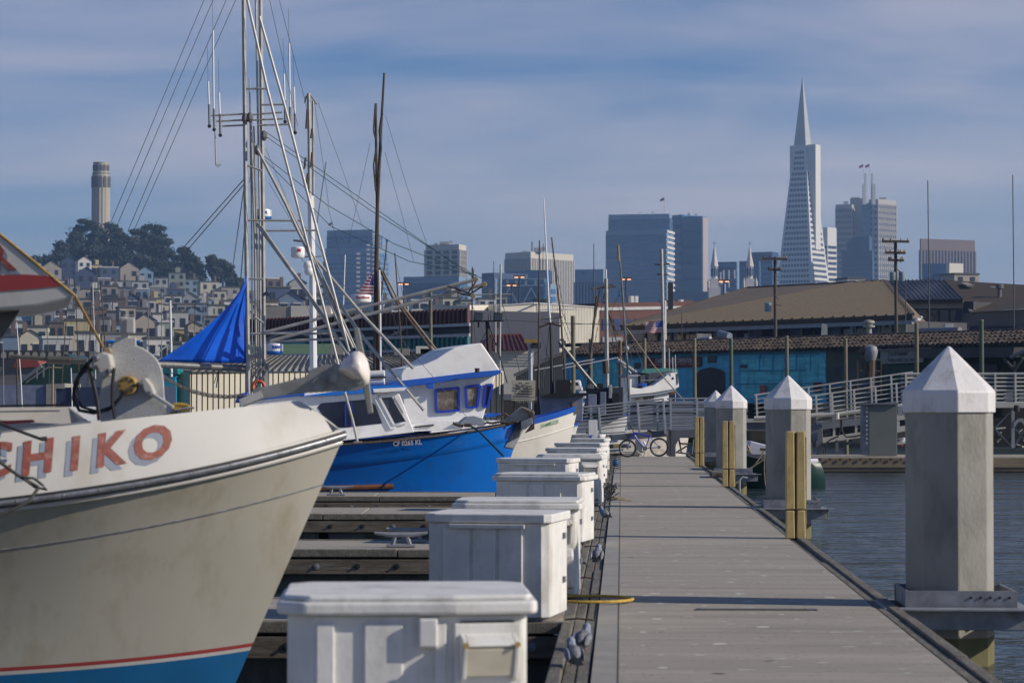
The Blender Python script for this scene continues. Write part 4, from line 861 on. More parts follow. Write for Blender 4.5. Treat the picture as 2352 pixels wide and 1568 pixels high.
T2(Bt, 'mast_base', 'alu_dark', Y + .3, [(606, 835), (607, 912)], 24)
for a, b in (((572, 880), (600, 835)), ((578, 890), (606, 840)), ((586, 896), (612, 850))): T2(Bt, 'brace', 'alu_dark', Y, [a, b], 6)
for pts, w in (([(566, -10), (614, 204), (683, 470), (777, 837)], 6.5), ([(596, 39), (653, 240), (671, 309), (713, 470), (802, 806)], 6.5), ([(591, 342), (657, 470), (712, 589), (811, 799)], 7), ([(596, 352), (668, 482), (722, 592), (820, 806)], 4),
               ([(590, 514), (694, 657), (798, 812)], 8), ([(600, 520), (706, 668), (806, 822)], 5), ([(728, 599), (830, 720), (949, 846)], 7.5), ([(740, 640), (826, 766), (973, 942)], 7), ([(748, 652), (838, 776), (958, 925)], 4), ([(660, 470), (740, 650), (800, 800)], 4)):
    T2(Bt, 'trolling_pole', 'alu', Y - 0.5, pts, w, Y1=Y - 1.0)
for pts in ([(600, 765), (850, 702), (1092, 642)], [(620, 783), (870, 716), (1112, 653)]): T2(Bt, 'outrigger_boom', 'alu', Y - 0.2, pts, 7.5, 8.5)
for a, b in (((1028, 656), (1078, 674)), ((1076, 672), (1094, 645)), ((1078, 676), (1112, 655)), ((1050, 672), (1085, 680))): T2(Bt, 'boom_tip_chain', 'wood_dark', Y - .3, [a, b], 4)
for x, y in ((1092, 641), (1112, 653), (1086, 679)): MB().lathe(D(x, y, Y - .4), [(0.05, 0), (0.06, 0.05), (0.04, 0.11)], n=9, axis=(0, 1, 0)).build('boom_tip_block', 'rope_tan', Bt)
T2(Bt, 'pot_hook', 'wood_dark', Y, [(738, 655), (750, 668), (770, 690), (782, 704)], 7)
for a, b in (((485, 266), (560, 262)), ((575, 264), (648, 258)), ((497, 279), (560, 276)), ((580, 276), (650, 273)), ((510, 290), (560, 288)), ((590, 288), (662, 286))): T2(Bt, 'crosstree', 'alu', Y, [a, b], 4.5)
for x, y0, y1, y2 in ((478, 187, 240, 290), (489, 70, 250, 298), (503, 213, 262, 311), (652, 170, 230, 280), (664, 100, 246, 292), (675, 200, 262, 305)):
    an_ = T2(Bt, 'antenna', 'radar_white', Y, [(x, y0), (x + 2, y1)], 4.2); T2(Bt, 'whip', 'wire', Y, [(x - 2, y0 - 80), (x, y0)], 1.0, n=4)
    T2(an_, 'antenna_mount', 'alu_dark', Y, [(x + 2, y1), (x + 3, y2)], 5); MB().ball(D(x + 3, y2, Y), 0.04, n=8, m=5).build('clamp', 'black', an_)
T2(Bt, 'hanging_antenna', 'alu', Y, [(494, 295), (496, 380)], 3.5); T2(Bt, 'hook', 'alu_dark', Y, [(496, 378), (508, 378), (503, 383), (496, 380)], 1.6)
for c in ((563, 272), (574, 270), (606, 312), (592, 345)): MB().ball(D(*c, Y - .05), 0.075, sz=1.5, n=8, m=5).build('fitting', 'alu_dark', Bt)
def dome(root, x0, x1, y0, y1, Y, blue=True, letters=None, lm='ink_blue', group=None):
    r = PX(Y, (x1 - x0) / 2); c = D((x0 + x1) / 2, y1, Y); h = PX(Y, y1 - y0); tq = MB()
    MB_ = MB().lathe(c, [(r * 0.8, 0), (r * 0.97, h * 0.12), (r, h * 0.3), (r, h * 0.75), (r * 0.94, h * 0.93), (r * 0.6, h)], n=22).build('radar_dome', 'radar_white', root, smooth=True)
    if blue: MB().lathe(c, [(r * 0.82, -0.01), (r * 1.01, h * 0.10), (r * 1.01, h * 0.27)], n=22).build('dome_base', 'radar_blue', MB_, smooth=True)
    if letters:
        for i, ch in enumerate(letters):
            an = (i - (len(letters) - 1) / 2) * 0.17 + 0.3; nv = Vector((math.sin(an), -math.cos(an), 0)); text(tq, ch, h * 0.36, c + nv * (r + 0.005) + Vector((0, 0, h * 0.62)), (math.cos(an), math.sin(an), 0), (0, 0, 1), off=0.03)
        tq.build('dome_lettering', lm, MB_)
    return MB_
dome(Bt, 585, 624, 480, 504, Y + .5, letters='FUR'); dome(Bt, 612, 650, 788, 813, Y - .3, letters='FURUNO'); dome(Bt, 805, 853, 676, 696, Y + 4, False, 'Raytheon', 'ink_red')
T2(Bt, 'dome_stalk', 'alu', Y + 4, [(829, 696), (829, 720), (800, 735)], 5)
wires(Bt, [((473, -10), (255, 510)), ((494, -10), (268, 520)), ((524, -10), (294, 530)), ((546, -10), (303, 540))], Y, 1.5)
wires(Bt, [((560, 412), (424, 566)), ((560, 424), (430, 575))], Y, 2.4); wires(Bt, [((562, 420), (531, 640)), ((567, 460), (553, 640))], Y, 2.2)
wires(Bt, [((606, 300), (849, 470)), ((849, 470), (1092, 640)), ((606, 310), (849, 482)), ((849, 482), (1086, 630)), ((606, 358), (750, 470)), ((750, 470), (905, 560)), ((905, 560), (1110, 640)), ((606, 365), (760, 520)), ((760, 520), (940, 600)), ((940, 600), (1095, 632))], Y + .3, 1.7, 'rope_green')
wires(Bt, [((618, -5), (684, 290)), ((640, -5), (708, 260)), ((590, 330), (572, 420)), ((610, 340), (700, 560)), ((618, 420), (745, 640)), ((700, 690), (780, 880)), ((840, 700), (905, 845)), ((905, 760), (1100, 990)), ((700, 520), (860, 760)), ((780, 640), (760, 800))], Y - .2, 1.2)
T2(Bt, 'davit', 'alu_dark', Y - .6, [(602, 680), (612, 672), (618, 680)], 8)
lf = thing('life_ring', 'orange life ring at the foot of the tall pole mast', 'life ring', D(594, 886, Y)); MB().tube([D(594, 888, Y) + Vector((0.12 * math.cos(q), 0, 0.12 * math.sin(q))) for q in [2 * math.pi * i / 16 for i in range(16)]], 0.035, 8, closed=True).build('ring', 'orange', lf, smooth=True)
MB().prism([D(x, y, Y - .4) for x, y in ((540, 925), (545, 905), (568, 900), (574, 925))], (0, .4, 0)).build('winch', 'trim_blue', Bt, bevel=.02)
T2(Bt, 'rail_stanchion', 'alu', 48.2, [(792, 900), (810, 965), (821, 1015)], 6); MB().box(D(822, 1016, 48.1), (0.16, 0.1, 0.05)).build('stanchion_foot', 'alu', Bt)
# light mast of the boat with green letters
Y = 58.0
T2(Cc, 'mast', 'alu', Y, [(709, 215), (711, 340), (711, 480)], 9); T2(Cc, 'mast_tube', 'alu', Y + .1, [(719, 232), (720, 480)], 6); T2(Cc, 'mast', 'radar_white', Y, [(713, 450), (718, 640), (720, 865)], 14, 17)
for x, y0, y1 in ((703, 250, 296), (714, 296, 318), (704, 398, 424), (714, 350, 384), (699, 362, 388)): T2(Cc, 'insulator', 'wood_dark', Y - .1, [(x + 3, y0), (x, y1)], 5)
T2(Cc, 'mast_head', 'rope_tan', Y, [(700, 236), (703, 222), (712, 218), (720, 228), (727, 240)], 4)
dome(Cc, 668, 700, 566, 592, Y - .3, False, 'RAY', 'ink_red'); T2(Cc, 'radar_scanner', 'alu_dark', Y, [(674, 552), (702, 555)], 5)
MB().ball(D(708, 610, Y - .2), .12, n=10, m=6).ball(D(710, 622, Y - .2), .12, n=10, m=6).build('deck_light', 'radar_white', Cc, smooth=True)
T2(Cc, 'crossarm', 'alu', Y, [(700, 590), (740, 588)], 4); T2(Cc, 'whip_antenna', 'wire', Y, [(749, 372), (727, 520)], 2.2, n=5); T2(Cc, 'whip_antenna', 'radar_white', Y, [(793, 585), (789, 700)], 2.6, n=5)
wires(Cc, [((730, 235), (790, 400)), ((790, 400), (832, 520)), ((690, 590), (720, 636)), ((722, 235), (755, 470)), ((752, 470), (800, 660))], Y, 1.0)
T2(Cc, 'handrail', 'alu', Y - 1, [(872, 916), (900, 905), (960, 896)], 3)
# dark wooden poles of the boat beyond
def hidden_boat(name, label, x0, x1, ybow, Y, hullm, cab=None, cat='fishing boat', cabm='paint_white', topz=1.4):
    a, b = D(x0, 930, Y), D(x1, 930, Y); L_ = (b - a).length
    r = thing(name, label, cat, ((a.x + b.x) / 2, Y, 0), 'boats moored behind the blue one')
    hh = Hull(lin(b.x - 0.5, 0, b.x, topz), Y, (L_ * .12, L_ * .16), (L_ * .3, L_ * .2), lambda s: topz - .25 + .25 * math.exp(-s), L=L_)
    hh.skin(lambda s: -.3, lambda s: hh.sheer(s) - .1, 'hull', hullm, r, 4); hh.skin(lambda s: hh.sheer(s) - .1, hh.sheer, 'gunwale', 'trim_blue' if hullm != 'boat_blue' else 'paint_white', r, 1, out=.02)
    hh.deck(lambda s: hh.sheer(s) - .06, 'deck', 'paint_white', r)
    if cab:
        for (c0, c1, t0, t1) in cab:
            g = MB().prism([D(c0, t1, Y - .6), D(c1, t1, Y - .6), D(c1 - 4, t0, Y - .6), D(c0, t0, Y - .6)], (0, 1.4, 0)).build('cabin', cabm, r, bevel=.02)
            MB().prism([D(c0 - 4, t0, Y - .7), D(c1 + 6, t0, Y - .7), D(c1 + 4, t0 - 5, Y - .7), D(c0 - 4, t0 - 5, Y - .7)], (0, 1.6, 0)).build('cabin_roof', 'letter_grey', g)
            k = max(1, int((c1 - c0) / 26))
            for i in range(k): x = c0 + (c1 - c0) * (i + .2) / k; MB().prism([D(x, t0 + 8, Y - .61), D(x + 14, t0 + 8, Y - .61), D(x + 14, t0 + 20, Y - .61), D(x, t0 + 20, Y - .61)], (0, .02, 0)).build('window', 'glass_dark', g)
    return r
Y = 67.0
W3 = hidden_boat('fishing_boat', 'boat hidden behind the tall white wheelhouse, carrying two dark wooden poles', 640, 905, 0, Y, 'boat_white', topz=1.2)
T2(W3, 'wooden_pole', 'wood_dark', Y, [(882.5, 168), (875, 300), (867, 470), (865, 615), (869, 890)], 5, 13)
T2(W3, 'wooden_pole', 'wood_dark', Y + .2, [(863, 238), (864, 330), (866, 470), (862, 640), (860, 890)], 6, 7); T2(W3, 'pole_sheath', 'radar_white', Y - .1, [(871, 620), (873, 700), (874, 890)], 5)
T2(W3, 'lashing', 'rope_dark', Y - .2, [(862, 238), (858, 300), (865, 330), (858, 380), (863, 440)], 4); T2(W3, 'lashing', 'rope_dark', Y - .2, [(878, 260), (872, 300), (875, 340), (869, 400)], 6)
T2(W3, 'boom', 'wood_dark', Y, [(872, 615), (900, 680), (1000, 815)], 6); T2(W3, 'boom', 'rope_tan', Y + .2, [(880, 622), (915, 690), (1004, 805)], 5)
wires(W3, [((885, 265), (935, 430)), ((935, 430), (980, 560)), ((884, 350), (925, 500)), ((925, 500), (950, 600)), ((850, 330), (800, 560)), ((866, 620), (922, 780))], Y, 1.0)
flg = [(845, 632, 820, 676)]
def flag(label, pts, Y, pole=None):
    """small stars-and-stripes flag: pts = top-left, top-right, bottom-right, bottom-left in pixels; canton next to the right edge when fly is to the left"""
    f = thing('flag', label, 'flag', D(*pts[1], Y)); tl, tr_, br_, bl = [D(*p, Y) for p in pts]; n, mm = 12, 13
    def q(u, v):
        p = tl.lerp(tr_, u).lerp(bl.lerp(br_, u), v); w_ = (tr_ - tl).length
        p.y += 0.06 * w_ * math.sin(u * 9 + v * 2); p.z += 0.03 * w_ * math.sin(u * 8 + 1); return p
    sr, sw, ca, st = MB(), MB(), MB(), MB()
    for k in range(13):
        (sr if k % 2 == 0 else sw).grid([[q(i / n, k / 13), q(i / n, (k + 1) / 13)] for i in range(n + 1)])
    off = Vector((0, -0.006 * (tr_ - tl).length, 0)); u0 = .58
    ca.grid([[q(u0 + (1 - u0) * i / 6, 7 / 13 * j / 4) + off for j in range(5)] for i in range(7)])
    for a in range(5):
        for b in range(4):
            c = q(u0 + (1 - u0) * (a + .5) / 5, 7 / 13 * (b + .5) / 4) + off * 2; r = (tr_ - tl).length * .016; st.add([c + Vector((r, 0, 0)), c + Vector((0, 0, r)), c - Vector((r, 0, 0)), c - Vector((0, 0, r))], [(0, 1, 2, 3)])
    sr.build('red_stripes', 'flag_red', f); sw.build('white_stripes', 'flag_white', f); cc = ca.build('canton', 'flag_blue', f); st.build('stars', 'flag_white', cc)
    return f
flag('US flag hanging limp beside the dark wooden poles', [(852, 628), (858, 632), (858, 676), (820, 676)], 66.0)
# ---- the cluster of masts in the middle
Y = 72.0
def mast_thing(label, Y, pts, w, m='wood_dark', w1=None, name='mast', group='thin masts rising over the far moorings', extra=(), cat='mast', parts=()):
    b = D(*pts[-1], Y); r = thing(name, label, cat, (b.x, b.y, b.z), group); T2(r, 'pole', m, Y, pts, w, w1)
    for e in extra: T2(r, e[0], e[1], Y, e[2], e[3], n=5)
    return r
mast_thing('thin dark mast with a knob top, just right of the wooden poles', 80, [(889, 552), (875, 690), (868, 860)], 2.6, w1=5, extra=[('knob', 'ink_teal', [(889, 549), (889, 556)], 6)])
mast_thing('thin leaning dark mast left of the brown post', 80, [(907, 581), (922, 797), (926, 900)], 2.6, w1=5, extra=[('stay', 'wire', [(907, 590), (930, 700), (940, 830)], 1)])
mast_thing('thin grey mast behind the tips of the lowered booms', 76, [(1085, 613), (1084, 787), (1083, 905)], 3, w1=4.5, extra=[('insulator', 'wood_dark', [(1086, 618), (1086, 640)], 6), ('stay', 'wire', [(1084, 700), (1140, 830)], 1.4), ('stay', 'wire', [(1084, 700), (1096, 820)], 1.4)])
mast_thing('grey mast between the floodlights and the white pole', 76, [(1150, 607), (1149, 740), (1147, 905)], 5, 'rail_grey', w1=4, extra=[('whip', 'wire', [(1134, 600), (1134, 800)], 1.6), ('whip', 'radar_white', [(1139, 640), (1139, 810)], 2), ('spreader', 'alu', [(990, 678), (1175, 676)], 3), ('stay', 'wire', [(1150, 680), (1178, 790), (1200, 880)], 1.6)])
Fl = mast_thing('dark mast with two black floodlights on a crossbar', 74, [(1119, 738), (1122, 800), (1126, 905)], 9, 'black', name='floodlight_mast', group=None, cat='floodlight mast', extra=[('crossbar', 'black', [(1080, 738), (1156, 737)], 3.5), ('brace', 'black', [(1122, 745), (1143, 800), (1165, 880)], 3), ('brace', 'black', [(1118, 760), (1095, 800)], 1.5), ('fork', 'wire', [(1122, 735), (1122, 718)], 1.5), ('fork', 'wire', [(1127, 735), (1127, 714)], 1.5)])
for x in (1099, 1144):
    g = MB().box(D(x, 728, 73.9), (0.27, 0.14, 0.27), M=Matrix.Rotation(0.08, 3, 'Y')).build('floodlight', 'black', Fl, bevel=.02); MB().box(D(x, 728, 73.8), (0.22, 0.02, 0.20)).build('lens', 'glass_pane', g)
    T2(g, 'yoke', 'black', 74, [(x, 740), (x, 752)], 4)
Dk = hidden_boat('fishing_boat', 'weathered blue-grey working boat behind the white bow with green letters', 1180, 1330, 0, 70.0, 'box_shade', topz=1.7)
WHd = MB().prism([D(x, y, 68.5) for x, y in ((1240, 912), (1250, 908), (1340, 906), (1338, 968), (1246, 968))], (0, 1.8, 0)).build('wheelhouse', 'shade_blue', Dk, bevel=.02)
MB().prism([D(x, y, 68.3) for x, y in ((1240, 912), (1262, 903), (1346, 902), (1346, 909))], (0, 2.1, 0)).build('wheelhouse_roof', 'black', WHd)
MB().prism([D(x, y, 68.6) for x, y in ((1278, 872), (1310, 872), (1312, 903), (1276, 903))], (0, 1.0, 0)).build('stack_box', 'black', Dk); MB().prism([D(x, y, 68.45) for x, y in ((1307, 924), (1317, 924), (1317, 938), (1307, 938))], (0, .02, 0)).build('window', 'glass_dark', WHd)
for pts, w, m in (([(1239, 552), (1238, 700), (1236, 955)], 5, 'wood_dark'), ([(1264, 730), (1266, 800), (1269, 940)], 8, 'black'), ([(1267, 545), (1280, 660), (1288, 728), (1302, 925)], 5, 'wood_dark')): T2(Dk, 'mast', m, 69, pts, w * .6, w)
T2(Dk, 'white_antenna', 'radar_white', 69, [(1249, 456), (1253, 540), (1261, 711), (1264, 740)], 2.2, 6); 
for a, b, m, w in (((1236, 711), (1325, 710), 'radar_white', 2.5), ((1238, 734), (1292, 728), 'alu_dark', 3), ((1237, 752), (1262, 742), 'wood_dark', 5), ((1266, 742), (1290, 749), 'wood_dark', 5), ((1272, 740), (1252, 730), 'alu_dark', 4), ((1240, 716), (1262, 716), 'alu', 3)): T2(Dk, 'spreader', m, 69, [a, b], w)
wires(Dk, [((1239, 752), (1262, 830)), ((1288, 728), (1340, 880)), ((1262, 750), (1245, 900)), ((1267, 560), (1300, 740)), ((1240, 826), (1262, 822)), ((1285, 700), (1315, 780)), ((1242, 800), (1200, 840)), ((1300, 745), (1420, 742)), ((1150, 735), (1440, 748)), ((1248, 560), (1246, 640))], 69, 1.3)
# grey boom, white poles and mast of the next boat
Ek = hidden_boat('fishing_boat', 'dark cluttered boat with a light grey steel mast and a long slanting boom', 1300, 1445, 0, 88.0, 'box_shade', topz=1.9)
T2(Ek, 'steel_mast', 'alu', 88, [(1392, 640), (1393, 760), (1395, 925)], 9, 10); T2(Ek, 'mast_top', 'radar_white', 88, [(1392, 618), (1392, 645)], 4); T2(Ek, 'boom', 'alu_dark', 87, [(1284, 784), (1330, 842), (1391, 915)], 8); T2(Ek, 'mast_wrap', 'wood_dark', 87.8, [(1390, 828), (1392, 858)], 14); T2(Ek, 'crosstree', 'alu_dark', 88, [(1356, 663), (1414, 657)], 5)
for a, b in (((1227, 850), (1365, 825)), ((1292, 846), (1420, 821))): T2(Ek, 'whisker_pole', 'radar_white', 87.5, [a, b], 2.4)
for c in ((1366, 664), (1385, 655), (1400, 660), (1388, 690)): MB().box(D(*c, 87.8), (0.13, .1, .1)).build('mast_lamp', 'alu_dark', Ek)
MB().prism([D(x, y, 87) for x, y in ((1283, 780), (1292, 776), (1300, 785), (1296, 800), (1284, 798))], (0, .4, 0)).build('boom_head', 'alu_dark', Ek)
for pts, w in (([(1420, 770), (1385, 690), (1393, 660)], 3), ([(1370, 680), (1358, 800), (1345, 930)], 5), ([(1392, 700), (1420, 800), (1433, 830)], 2), ([(1378, 665), (1362, 760)], 3)): T2(Ek, 'rigging_pole', 'wood_dark', 88, pts, w)
MB().prism([D(x, y, 86.6) for x, y in ((1345, 892), (1432, 888), (1432, 958), (1350, 958))], (0, 1.8, 0)).build('wheelhouse', 'shade_dark', Ek, bevel=.03)
rr = random.Random(9)
for x0, x1, y0, y1, m in ((1350, 1370, 905, 950, 'shade_blue'), (1378, 1392, 900, 952, 'shade_blue'), (1352, 1364, 884, 893, 'alu_dark'), (1372, 1386, 880, 890, 'black'), (1405, 1425, 902, 940, 'black'), (1398, 1406, 884, 915, 'alu'), (1330, 1346, 898, 915, 'paint_white')): MB().prism([D(x, y, 86.4) for x, y in ((x0, y1), (x1, y1), (x1, y0), (x0, y0))], (0, .5, 0)).build('deck_gear', m, Ek, bevel=.02)
wires(Ek, [((1392, 650), (1345, 900)), ((1393, 670), (1440, 900)), ((1360, 830), (1330, 900)), ((1291, 790), (1345, 870)), ((1420, 700), (1460, 860))], 88, 1.3)
# white skiffs with small outboards behind
for i, (x0, x1, y, lb, cm) in enumerate(((1270, 1345, 882, 'small white cabin cruiser behind the dark cluttered boat', 'radar_white'), (1395, 1440, 892, 'small boat with a bright blue cover behind the light grey mast', 'radar_blue'))):
    b = hidden_boat('motor_boat', lb, x0, x1, 0, 110.0, 'paint_white', topz=2.4, cat='motor boat'); MB().prism([D(q, w_, 109.6) for q, w_ in ((x0 + 20, 898), (x0 + 30, y - 8), (x1 - 12, y - 10), (x1 - 5, 898))], (0, 1.0, 0)).build('cabin', cm, b, bevel=.08)
    MB().prism([D(x0 + 36, y - 3, 109.55), D(x1 - 18, y - 4, 109.55), D(x1 - 15, y + 3, 109.55), D(x0 + 34, y + 4, 109.55)], (0, .02, 0)).build('window', 'glass_dark', b)
    T2(b, 'rail', 'radar_white', 109.5, [(x0 + 6, 890), (x0 + 10, y - 2), (x0 + 26, y - 4)], 1.6)
# ---- the white boat with the curved flying bridge
Gk = thing('fishing_boat', 'white boat with an upswept flying bridge and dark mast, behind the gangway rail', 'fishing boat', (5.2, 97, 0))
Y = 96.0
H5 = Hull(lin(D(1575, 0, Y).x, 0, D(1590, 0, Y).x, 1.6), Y + 1.0, (1.4, 1.7), (3.5, 2.2), lambda s: 1.1 + .4 * math.exp(-s / 2), L=6.5, yaw=R(14))
H5.skin(lambda s: -.4, lambda s: H5.sheer(s), 'hull', 'rusty_white', Gk, 5); H5.deck(lambda s: H5.sheer(s) - .02, 'deck', 'paint_white', Gk)
def slabg(pts, name, m, dy=2.0, Yo=0.0, bev=.02, root=Gk): return MB().prism([D(x, y, Y + Yo + .36 * (x - 1500) * Y / FP) for x, y in pts], (-.34 * dy, .94 * dy, 0)).build(name, m, root, bevel=bev)
hs5 = slabg([(1440, 905), (1552, 893), (1552, 1010), (1440, 1010)], 'wheelhouse', 'paint_white')
slabg([(1440, 888), (1472, 893), (1500, 885), (1522, 870), (1535, 858), (1556, 855), (1560, 888), (1551, 893), (1500, 902), (1444, 907)], 'bridge_coaming', 'paint_white', 2.4, -.2)
slabg([(1446, 908), (1500, 904), (1552, 894), (1552, 898), (1500, 908), (1446, 913)], 'coaming_line', 'letter_grey', 2.4, -.21, 0)
slabg([(1544, 866), (1548, 866), (1548, 871), (1544, 871)], 'bridge_port', 'black', .02, -.22, 0); slabg([(1553, 858), (1556, 857), (1558, 880), (1555, 884)], 'bridge_mark', 'wood_dark', .02, -.22, 0)
for x in (1478, 1491): 
    g = slabg([(x, 912), (x + 11, 910), (x + 11, 925), (x, 927)], 'window', 'window_room', .02, -.02, 0); slabg([(x - 1, 909), (x + 12, 907), (x + 12, 911), (x - 1, 913)], 'frame', 'varnish', .03, -.03, 0, g)
g = slabg([(1538, 904), (1551, 901), (1551, 920), (1538, 922)], 'window', 'glass_dark', .02, -.02, 0); slabg([(1537, 901), (1552, 898), (1552, 903), (1537, 906)], 'frame', 'varnish', .03, -.03, 0, g)
MB().lathe(D(1468, 921, Y - .27), [(.13, 0), (.15, .03)], n=14, axis=(0, -1, 0)).build('round_vent', 'rope_tan', Gk); slabg([(1470, 925), (1482, 925), (1482, 960), (1470, 960)], 'door', 'rope_tan', .02, -.03, 0)
tm = MB(); text(tm, '20A57', 0.19, D(1528, 925, Y + .10), (1, 0, .12), (0, 0, 1), off=.02); tm.build('number', 'ink_black', Gk)
slabg([(1446, 866), (1470, 866), (1470, 890), (1446, 890)], 'funnel_base', 'radar_white', .9, .5); slabg([(1442, 860), (1472, 860), (1472, 866), (1442, 866)], 'funnel_rim', 'letter_grey', 1.1, .4)
T2(Gk, 'funnel', 'alu', Y + .6, [(1464, 866), (1463, 856), (1440, 840), (1419, 825)], 7); T2(Gk, 'funnel', 'alu', Y + .9, [(1456, 866), (1440, 848), (1422, 830)], 5)
slabg([(1470, 862), (1500, 856), (1540, 852), (1558, 855), (1534, 860), (1520, 874), (1500, 884), (1470, 890)], 'spray_hood', 'shade_dark', 1.5, .3); slabg([(1474, 880), (1486, 880), (1486, 887), (1474, 887)], 'blue_bin', 'trim_blue', .4, -.1)
slabg([(1472, 856), (1480, 846), (1530, 845), (1556, 848), (1558, 854), (1534, 860)], 'windscreen', 'screen_green', 1.5, .5, 0)
T2(Gk, 'rail', 'radar_white', Y - .1, [(1444, 894), (1470, 892), (1505, 884)], 2.2); T2(Gk, 'rail', 'alu', Y, [(1472, 874), (1524, 871)], 2.4)
T2(Gk, 'mast', 'alu_dark', Y - 1, [(1421, 563), (1424, 600), (1429, 659), (1437, 780), (1446, 925)], 3, 6); T2(Gk, 'mast_cap', 'rope_tan', Y - 1.1, [(1420, 563), (1421, 600)], 4.5); MB().ball(D(1441, 799, Y - 1.1), .09, n=9, m=6).build('mast_lamp', 'radar_white', Gk, smooth=True)
MB().prism([D(1418, 668, Y - 1.2), D(1427, 668, Y - 1.2), D(1423, 675, Y - 1.2)], (0, .05, 0)).prism([D(1423, 675, Y - 1.2), D(1427, 682, Y - 1.2), D(1418, 682, Y - 1.2)], (0, .05, 0)).build('radar_reflector', 'ink_teal', Gk)
wires(Gk, [((1439, 753), (1500, 838)), ((1500, 838), (1572, 922))], Y - 1.2, 3, 'rope_tan'); wires(Gk, [((1429, 660), (1392, 740)), ((1430, 690), (1460, 800)), ((1460, 800), (1488, 868)), ((1531, 780), (1538, 856))], Y - 1, 1.4)
for x, y0 in ((1545, 820), (1551, 815), (1537, 800)): T2(Gk, 'whip_antenna', 'radar_white', Y, [(x, y0), (x + 1, 858)], 1.6, n=5)
fp = mast_thing('light grey pole flying a US flag, seen in front of the brown roof', 99, [(1519, 572), (1521, 660), (1524, 783), (1525, 900)], 8.5, 'alu', name='flag_pole', group=None, cat='flag pole', extra=[('crossarm', 'alu_dark', [(1504, 608), (1538, 606)], 4), ('crossarm', 'alu_dark', [(1509, 630), (1535, 631)], 4), ('side_tube', 'radar_white', [(1528, 690), (1529, 780)], 5)])
flag('US flag spread to the left from the light grey pole', [(1484, 739), (1523, 737), (1521, 765), (1481, 764)], 98.6)
# ================================================================ BICYCLE
def Bc(x, y, Y=78.2): return D(.168 * x + 1317.1, .168 * y + 799.7, Y)
bk = thing('bicycle', 'blue bicycle leaning on the gangway at the far end of the pier', 'bicycle', Bc(950, 1480))
for (cx, cy, r, nm) in ((740, 1366, 120, 'front'), (1172, 1350, 128, 'rear')):
    c = Bc(cx, cy); rr_ = PX(78.2, r * .168) - .02
    wl_ = MB().tube([c + Vector((rr_ * math.cos(q), 0, rr_ * math.sin(q))) for q in [2 * math.pi * i / 32 for i in range(32)]], .026, 7, closed=True).build('wheel', 'rubber', bk, smooth=True)
    MB().tube([c + Vector(((rr_ - .035) * math.cos(q), 0, (rr_ - .035) * math.sin(q))) for q in [2 * math.pi * i / 32 for i in range(32)]], .010, 6, closed=True).build('rim', 'alu', wl_)
    m = MB()
    for i in range(18): q = math.pi * i / 9; m.tube([c + Vector((.02, .015 * (-1) ** i, 0)), c + Vector(((rr_ - .03) * math.cos(q), 0, (rr_ - .03) * math.sin(q)))], .0022, 3, cap=False)
    m.build('spokes', 'alu', wl_); MB().lathe(c, [(.03, -.04), (.03, .04)], n=8, axis=(0, 1, 0)).build('hub', 'alu_dark', wl_)
def bt(name, m, pts, r): return MB().tube([Bc(*p) for p in pts], r, 7).build(name, m, bk, smooth=True)
bt('frame_tube', 'bike_blue', [(822, 1140), (834, 1200)], .022); bt('frame_tube', 'bike_blue', [(832, 1150), (940, 1180), (1040, 1200)], .018); bt('frame_tube', 'bike_blue', [(836, 1190), (900, 1280), (978, 1368)], .024); bt('frame_tube', 'bike_blue', [(1043, 1190), (1010, 1300), (978, 1368)], .018)
bt('frame_tube', 'bike_blue', [(978, 1368), (1170, 1350)], .013); bt('frame_tube', 'bike_blue', [(1045, 1205), (1100, 1270), (1170, 1350)], .013)
bt('fork', 'bike_blue', [(834, 1200), (790, 1240), (740, 1366)], .014); bt('fork', 'alu', [(775, 1245), (745, 1340)], .016); bt('stem', 'black', [(820, 1140), (800, 1095), (775, 1060)], .013); bt('handlebar', 'black', [(752, 1040), (775, 1060), (790, 1075), (770, 1100)], .014)
bt('seat_post', 'alu_dark', [(1046, 1190), (1055, 1145)], .013); bt('saddle', 'black', [(1010, 1128), (1050, 1130), (1095, 1145)], .034); bt('crank', 'black', [(978, 1368), (950, 1410)], .010); bt('pedal', 'black', [(935, 1412), (965, 1415)], .018); bt('kickstand', 'black', [(985, 1385), (955, 1485)], .009)
MB().lathe(Bc(978, 1368, 78.17), [(.075, 0), (.075, .01)], n=14, axis=(0, 1, 0)).build('chainring', 'alu_dark', bk); MB().lathe(Bc(1172, 1350, 78.15), [(.05, 0), (.05, .03)], n=12, axis=(0, 1, 0)).build('cassette', 'alu_dark', bk)
bt('bottle', 'radar_white', [(960, 1270), (985, 1320)], .03)
# ================================================================ GANGWAYS
def C3(x, y, Y=82.0): return D(.168 * x + 1317.1, .168 * y + 799.7, Y)
gw = thing('gangway', 'grey metal gangway with seven rails behind the blue bicycle', 'gangway', C3(900, 1300))
tops = lambda x: 810 + (690 - 810) * (x - 100) / 1130
for i in range(8):
    o_ = [0, 42, 88, 134, 180, 232, 280, 330][i]
    MB().tube([C3(60, tops(60) + o_), C3(1235, tops(1235) + o_ * .93)], .030 if i == 0 else .020, 7).build('rail', 'rail_grey', gw, smooth=True)
for x, y0, y1 in ((348, 800, 1160), (880, 740, 1150), (1232, 700, 1170)): MB().bar(C3(x - 6, y0, 81.95), C3(x + 22, y1, 81.95), .075, .075).build('post', 'rail_grey', gw, bevel=.008)
for i in range(7): MB().tube([C3(60, tops(60) + i * 46, 83.4), C3(1235, tops(1235) + i * 44, 83.4)], .020, 6).build('rail', 'rail_grey', gw, smooth=True)
for x in (240, 760, 1150): MB().bar(C3(x, 770, 83.4), C3(x, 1120, 83.4), .07, .07).build('post', 'rail_grey', gw)
